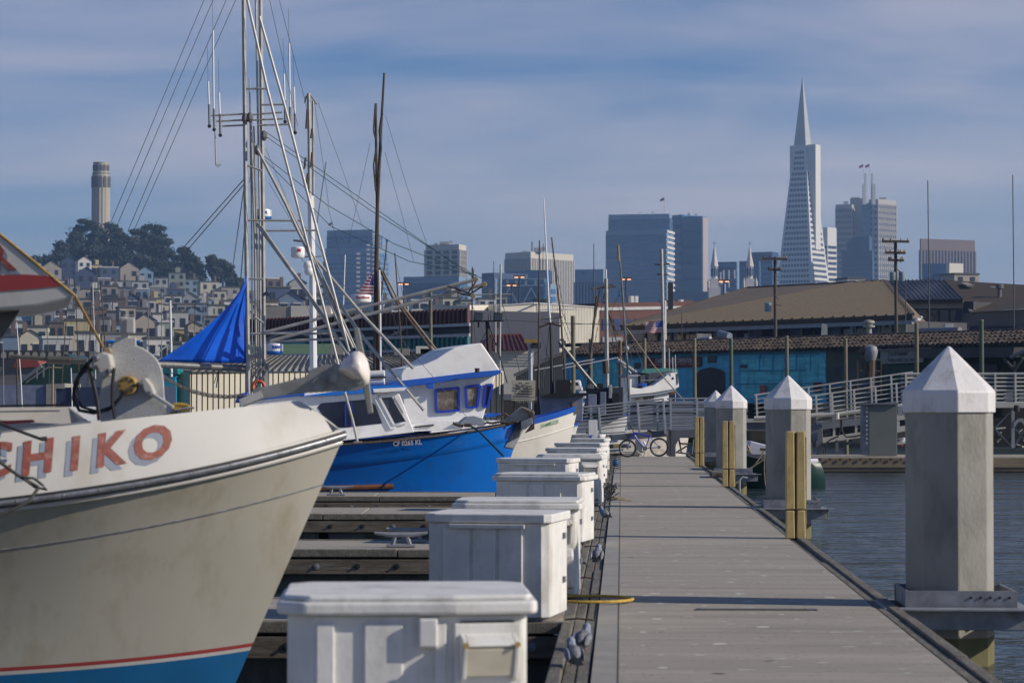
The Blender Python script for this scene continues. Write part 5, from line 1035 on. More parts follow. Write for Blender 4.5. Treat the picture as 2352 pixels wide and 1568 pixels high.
MB().prism([C3(x, y, 82.0) for x, y in ((520, 1190), (1290, 1118), (1290, 1205), (860, 1240), (520, 1255))], (0, 1.6, 0)).build('girder', 'girder_grey', gw, bevel=.02)
MB().prism([C3(x, y, 81.8) for x, y in ((850, 1250), (900, 1240), (950, 1330), (930, 1440), (860, 1430))], (0, .3, 0)).build('foot', 'galv', gw)
for a, b in (((850, 1400), (920, 1460)), ((870, 1400), (940, 1465))): MB().tube([C3(*a, 81.5), C3(*b, 81.5)], .02, 6).build('skid', 'alu', gw)
ld = thing('landing_platform', 'grey landing platform with level slatted rails left of the farthest yellow fender', 'platform', C3(1500, 1300))
for i in range(8): MB().tube([C3(1280, 690 + i * 52, 83), C3(1860, 684 + i * 52, 83)], .028 if i == 0 else .018, 7).build('rail', 'rail_grey', ld)
for i in range(7): MB().box(C3(1560, 762 + i * 52, 84.2), (4.2, .03, .22)).build('slat', 'letter_grey', ld)
for x in (1330, 1690, 1850): MB().bar(C3(x, 690, 83), C3(x, 1130, 83), .07, .07).build('post', 'rail_grey', ld)
MB().prism([C3(x, y, 82.6) for x, y in ((1330, 1112), (1720, 1105), (1720, 1225), (1460, 1222), (1400, 1320), (1398, 1480), (1325, 1482))], (0, 2.2, 0)).build('frame', 'girder_grey', ld, bevel=.02)
for a, b in (((1400, 1420), (1640, 1450)), ((1440, 1230), (1480, 1440)), ((1560, 1330), (1420, 1410)), ((1640, 1230), (1620, 1450)), ((1460, 1300), (1640, 1310))): MB().tube([C3(*a, 83.5), C3(*b, 83.5)], .03, 6).build('under_pipe', 'alu_dark', ld)
# cross float with clutter beyond the pier
cf = thing('cross_float', 'low timber float with white pipes lying under the gangway', 'float', (0, 86, 0))
MB().box((-4.0, 87, .25), (17, 3, .5)).build('deck', 'deck', cf, bevel=.02); MB().box((-4.0, 85.46, .33), (17, .08, .22)).build('waler', 'timber', cf)
rr = random.Random(12)
for i in range(9): 
    y = 1000 + 14 * i / 2; MB().tube([D(1316 + rr.uniform(0, 12), y - 3, 84.9), D(1440 + rr.uniform(-30, 10), y - 6 - rr.uniform(0, 4), 84.7)], .03 + .02 * rr.random(), 6).build('pipe', rr.choice(['radar_white', 'alu', 'paint_white', 'timber']), cf)
MB().box(D(1356, 991, 84.5), (.30, .2, .2)).build('motor', 'girder_grey', cf, bevel=.03); MB().box(D(1500, 975, 84.6), (.30, .2, .2)).build('motor', 'girder_grey', cf, bevel=.03); MB().box(D(1352, 973, 84.6), (.12, .1, .05)).build('orange_float', 'orange', cf); MB().box(D(1415, 1023, 84.0), (.2, .2, .12)).build('yellow_box', 'fender_yellow', cf)
# ---- right-hand gangway
def C4(x, y, Y=84.0): return D(.24 * x + 1787.5, .24 * y + 752.6, Y)
g2 = thing('gangway', 'long pale gangway sloping up to the right behind the concrete piles', 'gangway', C4(700, 1050))
xa, xb = -280, 1290
for side, Y_, ya, yb in ((0, 86.0, lambda x: 580 + (440 - 580) * (x - 210) / 965, 0), (1, 83.6, lambda x: 650 + (510 - 650) * (x - 350) / 940, 0)):
    x0 = -230 if side == 0 else 350
    for i in range(7): MB().tube([C4(x0, ya(x0) + i * 43, Y_), C4(xb, ya(xb) + i * 43, Y_)], .028 if i == 0 else .016, 6).build('rail', 'rail_pale', g2, smooth=True)
    for x in ((-210, 90, 290, 493, 690, 888, 1080, 1222) if side == 0 else (362, 515, 725, 930, 1130, 1290)): MB().bar(C4(x, ya(x), Y_ - .04), C4(x + 12, ya(x) + 290, Y_ - .04), .06, .06).build('post', 'rail_pale', g2)
MB().prism([C4(x, y, 83.6) for x, y in ((385, 905), (1290, 800), (1290, 870), (385, 975))], (0, .12, 0)).build('top_chord', 'beam_white', g2, bevel=.01)
MB().prism([C4(x, y, 83.6) for x, y in ((425, 1050), (1290, 925), (1290, 980), (425, 1105))], (0, .12, 0)).build('bottom_chord', 'beam_white', g2, bevel=.01)
for x in (400, 525, 735, 940, 1140): MB().prism([C4(x, 915 + (810 - 915) * (x - 385) / 905, 83.62), C4(x + 22, 913 + (810 - 915) * (x - 385) / 905, 83.62), C4(x + 22, 1075 - .14 * (x - 425), 83.62), C4(x, 1078 - .14 * (x - 425), 83.62)], (0, .1, 0)).build('web', 'beam_white', g2)
MB().prism([C4(x, y, 84.0) for x, y in ((385, 900), (1290, 790), (1290, 960), (430, 1070))], (0, 1.6, 0)).build('floor', 'shade_dark', g2)
MB().tube([C4(-230, 865, 83.4), C4(540, 830, 83.4), C4(1290, 730, 83.4)], .075, 8).build('pipe', 'beam_white', g2, smooth=True); MB().tube([C4(560, 815, 83.2), C4(560, 870, 83.2)], .09, 10).build('pipe_joint', 'rail_pale', g2)
MB().tube([C4(*p, 83.1) for p in ((595, 880), (600, 960), (570, 1040), (500, 1070), (460, 1100), (455, 1190))], .028, 7).tube([C4(*p, 83.1) for p in ((610, 880), (612, 990), (650, 1045), (730, 1040), (820, 1020))], .028, 7).build('cable', 'rubber', g2, smooth=True)
MB().tube([C4(*p, 84.5) for p in ((500, 1080), (560, 1110), (630, 1120), (690, 1095), (710, 1050))], .055, 8).build('loop_hose', 'letter_grey', g2, smooth=True)
MB().prism([C4(x, y, 83.3) for x, y in ((280, 930), (420, 925), (432, 1090), (400, 1110), (345, 1100), (285, 1010))], (0, 1.9, 0)).build('hinge_box', 'girder_grey', g2, bevel=.02)
for x0, y0, x1, y1 in ((375, 1080, 380, 1215), (430, 1160, 440, 1215), (310, 1100, 318, 1215), (560, 1075, 562, 1185), (385, 1100, 440, 1200)): MB().bar(C4(x0, y0, 83.2), C4(x1, y1, 83.2), .09, .09).build('leg', 'girder_grey', g2)
MB().prism([C4(x, y, 84.2) for x, y in ((-330, 905), (280, 905), (280, 985), (-330, 985))], (0, 1.5, 0)).build('lower_landing', 'girder_grey', g2); MB().prism([C4(x, y, 84.1) for x, y in ((-330, 870), (280, 880), (280, 905), (-330, 905))], (0, 1.5, 0)).build('lower_beam', 'beam_white', g2)
# upper landing
g3 = thing('upper_landing', 'raised metal landing with cross-braced legs at the right picture edge', 'landing', C4(2250, 1100))
for Y_, dz in ((83.6, 0), (86.0, 30)):
    for i in range(8): MB().tube([C4(1175, 438 + i * 39 + dz * .3, Y_), C4(2420, 436 + i * 39 + dz * .3, Y_)], .028 if i == 0 else .016, 6).build('rail', 'rail_pale', g3, smooth=True)
    for x in (1222, 1900, 2076, 2270): MB().bar(C4(x, 438, Y_ - .04), C4(x + 3, 740, Y_ - .04), .06, .06).build('post', 'rail_pale', g3)
MB().prism([C4(x, y, 83.5) for x, y in ((1290, 715), (2420, 712), (2420, 765), (1290, 768))], (0, 2.6, 0)).build('deck_beam', 'beam_white', g3, bevel=.01)
for x in (2245, 2420): MB().bar(C4(x, 770, 83.6), C4(x, 1150, 83.6), .11, .11).build('leg', 'galv', g3)
for a, b in (((2240, 785), (1980, 1060)), ((2040, 930), (2240, 1140)), ((2260, 1140), (2360, 960)), ((2265, 960), (2420, 1140)), ((1900, 770), (1900, 1150))): MB().bar(C4(*a, 83.7), C4(*b, 83.7), .05, .05).build('brace', 'galv', g3)
MB().prism([C4(x, y, 83.5) for x, y in ((2255, 905), (2300, 865), (2340, 865), (2400, 940), (2400, 1000), (2330, 900), (2300, 900), (2255, 960))], (0, .1, 0)).build('arch_plate', 'galv', g3); MB().tube([C4(2282, 740, 83.3), C4(2282, 800, 83.3)], .1, 10).build('clamp', 'black', g3)
rr = random.Random(31)
for i in range(14): x, y = rr.uniform(2040, 2400), rr.uniform(960, 1140); MB().bar(C4(x, y, 85), C4(x + rr.uniform(-110, 110), y + rr.uniform(-40, 40), 85.5), .05, .05).build('stored_pipe', 'alu_dark', g3)
MB().prism([C4(x, y, 86.2) for x, y in ((1700, 768), (2420, 768), (2420, 1140), (1700, 1140))], (0, .1, 0)).build('back_panel', 'black', g3)
for x0, x1 in ((2170, 2250), (2310, 2420)): MB().prism([C4(x, y, 84.6) for x, y in ((x0, 620), (x1, 610), (x1, 700), (x0, 700))], (0, .3, 0)).build('equipment_box', 'girder_grey', g3)
# ---- float under it, cabinet
ft = thing('float_dock', 'long timber-sided float behind the concrete piles on the right', 'float dock', (15, 81, 0))
x0, x1 = C4(250, 0, 79.5).x, C4(2600, 0, 79.5).x
MB().box(((x0 + x1) / 2, 81.6, .42), (x1 - x0, 4.0, .14)).build('deck', 'deck', ft, bevel=.01); MB().box(((x0 + x1) / 2, 79.5, .30), (x1 - x0, .10, .32)).build('waler', 'waler_light', ft, bevel=.01); MB().box(((x0 + x1) / 2, 79.55, .08), (x1 - x0, .12, .10)).build('lower_waler', 'waler_light', ft); MB().box(((x0 + x1) / 2, 81.6, .05), (x1 - x0 - .3, 3.6, .4)).build('float_pontoon', 'float_concrete', ft)
for i in range(17): MB().lathe(C4(400 + 97 * i, 1258, 79.42), [(.05, 0), (.05, .02), (.02, .025)], n=8, axis=(0, -1, 0)).build('bolt', 'wood_dark', ft)
cb = thing('electric_cabinet', 'dark grey metal cabinet standing on the float on the right', 'cabinet', C4(1000, 1225, 80.2))
MB().prism([C4(x, y, 80.2) for x, y in ((868, 735), (1140, 738), (1138, 1225), (868, 1222))], (0, .55, 0)).build('front', 'cabinet_grey', cb, bevel=.015)
MB().prism([C4(802, 728, 80.35), C4(866, 732, 80.2), C4(866, 1222, 80.2), C4(802, 1215, 80.35)], (0, .4, 0)).build('side', 'galv', cb)
sd = cb.children[1]
for i in range(9): MB().box(C4(848, 765 + i * 42, 80.17), (.05, .02, .05)).build('louver', 'beam_white', sd)
MB().prism([C4(x, y, 80.1) for x, y in ((800, 722), (1150, 715), (1150, 738), (800, 738))], (0, .7, 0)).build('hood', 'girder_grey', cb, bevel=.01); MB().prism([C4(x, y, 80.3) for x, y in ((1145, 745), (1190, 760), (1185, 840), (1145, 830))], (0, .3, 0)).build('pipe_box', 'letter_grey', cb)
# ---- green boat between the piles
def C5(x, y, Y): return D(x * .16197 + 1674.6, y * .16197 + 969.0, Y)
gb = thing('small_boat', 'dark green boat with white gunwale moored between the concrete piles', 'boat', (5.2, 62.5, 0))
Y = 64.0
hl = MB(); secs = []
for i in range(15):
    t = i / 14; x = 5.75 + 2.55 * t; wdt = .85 * math.sin(math.pi * min(1, .12 + .88 * (1 - t)) ** .8) if t < 1 else .02
    wdt = .95 * (1 - t ** 2.6) + .01; zt = 1.05 - .75 * t + .42 * t * t; pr = []
    for j in range(9):
        a = -math.pi / 2 + math.pi * j / 8; pr.append(Vector((x - .25 * (1 - math.cos(a)) * t, Y + wdt * math.sin(a), -.25 + (zt + .25) * abs(math.sin(a)) ** .7)))
    secs.append(pr)
hl.grid(secs).build('hull', 'hull_green', gb, smooth=True)
for k in (0, 8): MB().tube([s_[k] for s_ in secs], .07, 7).build('gunwale', 'gunwale_lilac', gb, smooth=True)
MB().prism([C5(x, y, 62.8) for x, y in ((250, 420), (300, 265), (520, 320), (760, 360), (760, 470), (330, 470))], (0, 1.9, 0)).build('cuddy', 'gunwale_lilac', gb, bevel=.03)
MB().tube([C5(*p, 62.6) for p in ((250, 690), (370, 600), (450, 480), (500, 400))], .02, 6).tube([C5(*p, 62.5) for p in ((250, 695), (400, 590), (540, 495))], .02, 6).tube([C5(*p, 62.5) for p in ((500, 460), (498, 700), (515, 900))], .012, 5).build('mooring_rope', 'rope_tan', gb); MB().bar(C5(440, 385, 62.7), C5(530, 392, 62.7), .07, .07).build('bitt', 'wood_dark', gb)
MB().tube([C5(*p, 62.7) for p in ((255, 330), (285, 380), (270, 440), (310, 420), (260, 400))], .03, 6).build('rope_bundle', 'rope_tan', gb)
# ================================================================ TALL TIMBER PILES, POLES, LAMPS, GULLS
for i, (x0, y0, y1, w_, Y_, lb, m) in enumerate(((989, 673, 905, 8, 92, 'round timber pile with a pale collar, below the lowered boom tips', 'wood_pile'), (1316, 726, 915, 10, 96, 'grey timber pile against the white ribbed wall', 'wood_pile'), (1356, 779, 915, 9, 100, 'timber pile just left of the light grey boat mast', 'wood_pile'),
        (1424, 782, 915, 9, 100, 'brown timber pile right of the light grey boat mast', 'wood_brown'), (1480, 778, 915, 9, 104, 'timber pile partly covering the first letters of the maroon sign', 'wood_pile'), (1595, 778, 930, 8.5, 104, 'timber pile covering the end of the maroon sign', 'wood_pile'), (1679, 778, 930, 9, 104, 'greenish pile over the third concrete pile', 'pile_green'),
        (1807, 772, 960, 8.5, 104, 'timber pile rising behind the second concrete pile', 'wood_pile'), (1942, 778, 960, 9, 104, 'timber pile in front of the grey-green wall', 'wood_pile'), (2105, 743, 960, 10, 98, 'timber pile with a gull standing on top', 'wood_pile'), (2254, 735, 960, 11, 92, 'green-tinted pile right of the nearest concrete pile', 'pile_green'))):
    b = D(x0, y1, Y_); r = thing('timber_pile', lb, 'pile', (b.x, b.y, 0), 'round timber piles in front of the waterfront sheds')
    rr_ = PX(Y_, w_ / 2); t_ = D(x0, y0, Y_); MB().tube([(b.x + .04, b.y, -.5), (b.x + .02, b.y, 2), (t_.x, b.y, t_.z)], [rr_ * 1.08, rr_ * 1.04, rr_ * .93], 12).build('shaft', m, r, smooth=True)
    MB().lathe((t_.x, b.y, t_.z), [(rr_ * .95, -.02), (rr_ * .9, .02)], n=12).build('top', 'rope_tan', r)
    if i == 0: MB().lathe((t_.x, b.y, t_.z - .28), [(rr_ * 1.25, 0), (rr_ * 1.25, .14)], n=12).build('collar', 'rail_pale', r); 
def gull(px, py, Y_, lb, s=1.0, flip=1):
    r = thing('gull', lb, 'gull', (0, 0, 0), 'gulls resting around the harbour')
    MB().ball((0, 0, .14), .10, sx=1.9, sy=.9, sz=.85, M=Matrix.Rotation(-.25, 3, 'Y')).ball((.19, 0, .26), .055).tube([(.12, 0, .17), (.19, 0, .26)], [.06, .045], 8).build('body', 'gull_white', r, smooth=True)
    MB().ball((-.06, 0, .165), .09, sx=2.0, sy=1.08, sz=.6, M=Matrix.Rotation(-.2, 3, 'Y')).build('wings', 'gull_grey', r, smooth=True); MB().tube([(.235, 0, .255), (.30, 0, .24)], [.014, .005], 5).build('beak', 'fender_yellow', r)
    for q in (-.03, .03): MB().tube([(0, q, .09), (.01, q, 0)], .008, 5).build('leg', 'orange', r)
    p = D(px, py, Y_); put(r, p, 0 if flip > 0 else math.pi, lb, s)
gull(2105, 743, 98, 'white and grey gull on top of a timber pile on the right'); gull(2072, 1025, 81.0, 'gull standing on the float beside the grey cabinet', 1.3); gull(2141, 872, 83.6, 'gull on the gangway rail between the grey cabinet and the nearest pile cap', .9); gull(817, 872, 118, 'gull on the tin shed roof near the round radar', 1.2, -1); gull(714, 860, 118, 'small white gull standing upright on the tin roof', 1.0)
def util(label, Y_, x, y0, w_, arms, cans=(), lean=2):
    b = D(x, 930, Y_); r = thing('utility_pole', label, 'utility pole', (b.x, b.y, 2.5), 'utility poles in front of the brown roof'); t_ = D(x, y0, Y_)
    MB().tube([(b.x + PX(Y_, lean), b.y, 2.5), t_], [PX(Y_, w_ / 2), PX(Y_, w_ / 2.6)], 10).build('pole', 'wood_dark', r, smooth=True)
    for x0, x1, y in arms:
        a_ = MB().bar(D(x0, y, Y_ - .2), D(x1, y + 1, Y_ - .2), .14, .14).build('crossarm', 'wood_dark', r)
        for q in (x0 + 2, x1 - 3, (x0 + x1) / 2 - 12, (x0 + x1) / 2 + 12): MB().tube([D(q, y, Y_ - .2), D(q, y - 7, Y_ - .2)], .05, 6).build('insulator', 'brass' if q > x else 'wood_dark', a_)
    for cx, y, y1, w2 in cans: MB().lathe(D(cx, y1, Y_ - .35), [(PX(Y_, w2 / 2 * .9), 0), (PX(Y_, w2 / 2), .03), (PX(Y_, w2 / 2), PX(Y_, y1 - y)), (PX(Y_, w2 / 2 * .7), PX(Y_, y1 - y + 1.5))], n=14).build('transformer', 'can_grey', r, smooth=True)
    rr2 = random.Random(int(x))
    for i in range(5): yy = y0 + 20 + i * 22; MB().tube([D(x + rr2.uniform(-6, 6), yy, Y_ - .3), D(x + rr2.uniform(8, 16), yy + rr2.uniform(4, 12), Y_ - .3)], .03, 5).build('fitting', 'wood_dark', r)
    return r
util('utility pole with a single crossarm and one grey drum, left of the pyramid tower base', 150, 1780, 590, 9, [(1751, 1808, 594), (1764, 1794, 619)], [(1764, 696, 716, 16)])
util('utility pole with stacked crossarms and two grey drums, right of the pyramid tower', 148, 2057, 553, 9.5, [(2026, 2088, 554), (2033, 2080, 580), (2040, 2076, 597)], [(2050, 626, 644, 15), (2071, 625, 646, 14)], 3)
for i, (x, y0, y1, Y_, lb) in enumerate(((2131, 415, 650, 140, 'tall whip mast left of the brown flat-topped tower'), (2326, 402, 660, 140, 'tall whip mast at the far right of the sky'), (1364, 560, 640, 300, 'thin whip mast above the bank building'), (1566, 718, 780, 168, 'short dark pole on the brown roof edge'), (2005, 706, 780, 176, 'dark flue pole in front of the brown roof'), (2080, 640, 780, 150, 'thin pipe beside the utility pole with stacked crossarms'))):
    b = D(x + 4, y1, Y_); r = thing('whip_mast', lb, 'mast', b, 'slender poles on the right'); T2(r, 'pole', 'wood_dark' if i in (3, 4) else 'wire', Y_, [(x, y0), (x + (3 if i < 2 else 0), y1 + 30), (x + 3, 915)], 2.4 if i < 2 else 2, 3.2)
def lamp(x, y, yb, Y_, lb):
    b = D(x, yb, Y_); r = thing('street_lamp', lb, 'street lamp', b, 'lit twin street lamps along the waterfront'); T2(r, 'pole', 'shade_dark', Y_, [(x, y + 4), (x, yb + 40), (x, 925)], 3.4)
    for s_ in (-1, 1):
        hd = MB().box(D(x + s_ * 7, y, Y_), (PX(Y_, 13), PX(Y_, 12), PX(Y_, 3.4))).build('lamp_head', 'wood_dark', r, bevel=.02); MB().box(D(x + s_ * 7, y + 2.6, Y_), (PX(Y_, 8), PX(Y_, 8), PX(Y_, 2))).build('lamp_glass', 'lamp_lit', hd)
for q in ((1193, 634, 700, 300, 'tall lit street lamp before the blue office block, left of the white whip pole'), (1175, 653, 700, 300, 'shorter lit street lamp left of the tallest one'), (927, 650, 690, 300, 'lit street lamp near the far-left blue office block'), (1438, 639, 690, 250, 'lit street lamp in front of the stepped blue tower'), (1663, 644, 690, 250, 'lit street lamp between the church spires'), (1396, 655, 690, 260, 'lit street lamp behind the light grey boat mast')): lamp(*q)
for x, y, lb in ((1215, 755, 'lantern post with a yellow top beside the red-roofed hut'),):
    r = thing('lantern_post', lb, 'lantern post', D(x, 930, 90)); T2(r, 'post', 'rail_grey', 90, [(1218, 790), (1219, 940)], 11); MB().box(D(1221, 783, 89.8), (.55, .3, .14)).build('yellow_bar', 'brass', r); MB().box(D(1232, 793, 89.9), (.34, .3, .22)).build('lantern', 'shade_dark', r)
sg = thing('notice_board', 'white board of dark hand lettering above the blue bow', 'sign', D(1203, 897, 64)); MB().prism([D(x, y, 64) for x, y in ((1175, 873), (1230, 873), (1229, 920), (1175, 920))], (0, .05, 0)).build('board', 'old_board', sg)
tm = MB()
rr = random.Random(2)
for row, (y, n_, x0, x1) in enumerate(((880, 6, 1192, 1216), (887, 10, 1186, 1222), (893, 13, 1184, 1224), (899, 11, 1187, 1223), (905, 12, 1186, 1223), (912, 20, 1178, 1228))):
    for i in range(n_):
        if rr.random() < .16: continue
        x = x0 + (x1 - x0) * i / n_; tm.box(D(x + 1, y, 63.98), (PX(64, (x1 - x0) / n_ * .68), .004, PX(64, 3.6 if row < 5 else 2)))
tm.build('lettering', 'ink_black', sg)
for i in range(9): MB().prism([D(1184 + 4.5 * i, 920, 64.01), D(1186 + 4.5 * i, 920, 64.01), D(1185 + 4.5 * i, 924 + (i * 7) % 5, 64.01)], (0, .02, 0)).build('fringe', 'old_board', sg)
for x in (1181, 1224): T2(sg, 'post', 'wood_dark', 64.1, [(x, 918), (x, 990)], 4)
# ================================================================ WATERFRONT BUILDINGS
class Wall:
    """an upright plane between two picture columns at given distances"""
    def __init__(s, xa, Ya, xb, Yb):
        s.a = D(xa, HZ, Ya); s.b = D(xb, HZ, Yb); s.a.z = s.b.z = 0; d = (s.b - s.a).normalized(); s.d = d; s.n = Vector((d.y, -d.x, 0))
    def q(s, px, py, off=0.0):
        k = (px - CX) / FP; A = s.a + s.n * off
        t = (k * A.y - A.x) / (s.d.x - k * s.d.y); p = A + s.d * t; return D(px, py, p.y)
    def at(s, px, z, off=0.0): p = s.q(px, HZ, off); return Vector((p.x, p.y, z))
def face(W, pts, name, m, root, off=0.0, th=0.06, label=None):
    """a panel on a wall plane: corners (px, py); py below 0 means a height of -py metres"""
    P_ = [W.at(x, -y, off) if y < 0 else W.q(x, y, off) for x, y in pts]
    return MB().prism(P_, -W.n * th).build(name, m, root, label=label)
def ribs(W, x0, x1, ytop, ybot, pitch, name, m, root, dep=.12, off=0.0):
    """ribbed sheet wall, real folds; ytop/ybot are functions of px"""
    A, B = W.at(x0, 0, off), W.at(x1, 0, off); n = max(2, int((B - A).length / pitch)); top, bot = [], []
    for i in range(n + 1):
        for f, o in ((0, 0), (.45, 0), (.55, dep), (.95, dep)):
            p = A.lerp(B, min(1, (i + f) / n)) + W.n * o; px = CX + FP * p.x / p.y
            yt, yb = ytop(px), ybot(px); zt = -yt if yt < 0 else D(px, yt, p.y).z; zb = -yb if yb < 0 else D(px, yb, p.y).z
            top.append(Vector((p.x, p.y, zt))); bot.append(Vector((p.x, p.y, zb)))
    return MB().grid([bot, top]).build(name, m, root)
def L_(x0, y0, x1, y1): return lambda x: y0 + (y1 - y0) * (x - x0) / (x1 - x0)
def seams(P00, P10, P11, P01, n, r, name, m, root, lean=0.0):
    """raised seams from the eave P00-P10 up to the ridge P01-P11"""
    mb = MB(); nn = (P10 - P00).cross(P01 - P00).normalized()
    if nn.z < 0: nn = -nn
    for i in range(n + 1):
        t = i / n; a = P00.lerp(P10, t); b = P01.lerp(P11, min(1, max(0, t + lean))); mb.bar(a + nn * r * .5, b + nn * r * .5, r, r, up=nn)
    return mb.build(name, m, root)
mat('shed_blue', (0.09, 0.46, 0.68), 0.75, var=0.25, sc_=.8, stretch=(1, 1, 3), dirt=(0.02, 0.13, 0.24), damt=0.7, dsc=.9, dstretch=(1.2, 1.2, .35))
mat('shed_teal', (0.14, 0.62, 0.70), 0.75, var=0.3, sc_=.8, stretch=(1, 1, 6), dirt=(0.01, 0.08, 0.14), damt=0.9, dsc=1.4, dstretch=(1.5, 1.5, .35))
mat('shed_trim', (0.05, 0.24, 0.42), 0.75, var=0.2)
mat('shed_green', (0.07, 0.085, 0.075), 0.8, var=0.25, sc_=.7)
mat('dark_green', (0.004, 0.05, 0.032), 0.7, var=0.2)
mat('deep_green', (0.006, 0.022, 0.02), 0.8, var=0.3)
mat('sign_maroon', (0.13, 0.018, 0.024), 0.7, var=0.2)
mat('tile', (0.070, 0.050, 0.040), 0.85, var=0.6, sc_=1.4, dirt=(0.035, 0.027, 0.022), damt=0.8, dsc=1.1)
mat('roof_brown', (0.165, 0.12, 0.066), 0.6, var=0.15, sc_=.4, dirt=(0.12, 0.09, 0.05), damt=.5)
mat('roof_seam', (0.075, 0.052, 0.028), 0.6); mat('fascia', (0.045, 0.025, 0.018), 0.7); mat('gutter', (0.22, 0.22, 0.24), 0.5)
mat('roof_purple', (0.075, 0.07, 0.095), 0.5, metal=.2, var=.15, sc_=.3); mat('roof_dark', (0.055, 0.038, 0.022), 0.8, var=.15, sc_=.4)
mat('wall_dim', (0.05, 0.05, 0.055), 0.7, var=.4, sc_=.5); mat('wall_grey', (0.15, 0.145, 0.14), 0.8, var=.15, sc_=.3, stretch=(.2, .2, 6)); mat('wall_pale', (0.34, 0.32, 0.28), 0.8, var=.25, sc_=.6, dirt=(.16, .13, .09), damt=.5)
mat('maroon', (0.095, 0.028, 0.022), 0.7, var=.2, sc_=.2); mat('maroon_rib', (0.105, 0.03, 0.028), 0.65, var=.3, sc_=.5, stretch=(3, 3, .3)); mat('cream_rib', (0.68, 0.65, 0.56), 0.7, var=.12, sc_=.3); mat('cream', (0.68, 0.64, 0.54), 0.75, var=.12, sc_=.2)
mat('teal_rib', (0.008, 0.17, 0.18), 0.6, var=.2, sc_=.5); mat('blue_dark', (0.008, 0.014, 0.045), 0.5, var=.3); mat('white_trim', (0.45, 0.45, 0.45), 0.7)
mat('roof_green', (0.085, 0.15, 0.07), 0.75, var=.15, sc_=.5); mat('tin_roof', (0.52, 0.50, 0.43), 0.6, var=.25, sc_=.8, dirt=(0.14, 0.11, 0.07), damt=.7, dsc=.8); mat('seam_dark', (0.05, 0.045, 0.035), 0.7)
mat('tin_wall', (0.52, 0.48, 0.38), 0.7, var=.12, sc_=.5); mat('roof_red', (0.27, 0.055, 0.045), 0.6, var=.2, sc_=.6); mat('cyan', (0.01, 0.30, 0.45), 0.5, var=.15); mat('pane_blue', (0.03, 0.05, 0.14), 0.3, var=.3, sc_=.2); mat('shed_dark', (0.05, 0.05, 0.05), .8, var=.3)

# ---- blue fish shed with a tiled roof, and the green station beside it
WS = Wall(1300, 155, 2420, 123)
bs = thing('fish_shed', 'weathered bright blue waterfront shed with a maroon painted sign', 'shed', WS.at(1600, 2.5))
face(WS, [(1296, -2.3), (1898, -2.3), (1898, -5.35), (1296, -5.35)], 'wall', 'shed_blue', bs, th=8)
face(WS, [(1702, 826), (1896, 818), (1896, 912), (1702, 915)], 'peeling_panel', 'shed_teal', bs, .05); face(WS, [(1345, 835), (1480, 830), (1480, 905), (1345, 905)], 'peeling_panel', 'shed_teal', bs, .05)
face(WS, [(1300, 817), (1898, 796), (1898, 808), (1300, 829)], 'head_trim', 'shed_trim', bs, .07)
sgn = face(WS, [(1484, 822.5), (1610, 819), (1610, 842), (1484, 846)], 'sign_board', 'sign_maroon', bs, .12)
tm = MB(); p = WS.q(1547, 828.5, .125); text(tm, 'STANDARD FISHERIES CORPORATION', .38, p, WS.d, (0, 0, 1), off=.012, wide=.52)
for i in range(40):
    if i % 7 != 3: x = 1490 + 2.9 * i; tm.box(WS.q(x, L_(1484, 838.5, 1610, 834.5)(x), .125), (.05, .02, .06))
tm.build('sign_lettering', 'board_white', sgn)
for x0, x1, y0, y1 in ((1625, 1645, 815, 833), (1318, 1352, 829, 847), (1700, 1717, 838, 845), (1456, 1472, 834, 860)): g = face(WS, [(x0, y0), (x1, y0), (x1, y1), (x0, y1)], 'window', 'blue_dark', bs, .06); face(WS, [(x0 - 1, y0 - 2), (x1 + 1, y0 - 2), (x1 + 1, y0), (x0 - 1, y0)], 'window_frame', 'shed_trim', g, .1)
dr = face(WS, [(1598, -2.3), (1664, -2.3), (1664, 856), (1655, 848), (1631, 843), (1608, 849), (1598, 858)], 'arched_door', 'shed_dark', bs, .08)
for x in (1742, 1772, 1800, 1826, 1858): face(WS, [(x, 812), (x + 2, 812), (x + 2, 852), (x, 852)], 'batten', 'shed_blue', bs, .12)
for y, xa_, xb_ in ((850, 1700, 1850), (812, 1740, 1880), (880, 1690, 1900)): face(WS, [(xa_, y), (xb_, y - 2), (xb_, y), (xa_, y + 2)], 'rail_board', 'shed_trim', bs, .14)
face(WS, [(1745, 884), (1758, 884), (1758, 904), (1745, 904)], 'red_box', 'stripe_red', bs, .3); face(WS, [(1868, 878), (1884, 877), (1884, 900), (1868, 901)], 'red_box', 'sign_maroon', bs, .3)
gs = thing('fish_station', 'dark green waterfront station with a black lettered board and long canopy', 'shed', WS.at(2100, 2.5))
face(WS, [(1898, -2.3), (2015, -2.3), (2015, -5.35), (1898, -5.35)], 'side_wall', 'shed_green', gs, th=8); face(WS, [(2015, -2.3), (2430, -2.3), (2430, -5.35), (2015, -5.35)], 'wall', 'deep_green', gs, th=8)
face(WS, [(1900, 795), (2430, 780), (2430, 798), (1900, 806)], 'fascia', 'dark_green', gs, .3)
g = face(WS, [(1918, 841), (1938, 840), (1938, 860), (1918, 860)], 'window', 'blue_dark', gs, .08); face(WS, [(1900, 884), (2010, 880), (2010, 883), (1900, 887)], 'rail_board', 'shed_trim', gs, .1)
face(WS, [(2022, 804), (2120, 801), (2120, 832), (2022, 836)], 'white_board', 'board_grey', gs, .15); b_ = face(WS, [(2017, 791), (2139, 786.5), (2139, 801), (2017, 805)], 'name_board', 'board_grey2', gs, .35)
tm = MB(); text(tm, 'ALBACORE', .33, WS.q(2043, 797, .37), WS.d, (0, 0, 1), off=.03, wide=.88); text(tm, 'STATION', .33, WS.q(2108, 794, .37), WS.d, (0, 0, 1), off=.03, wide=1.05)
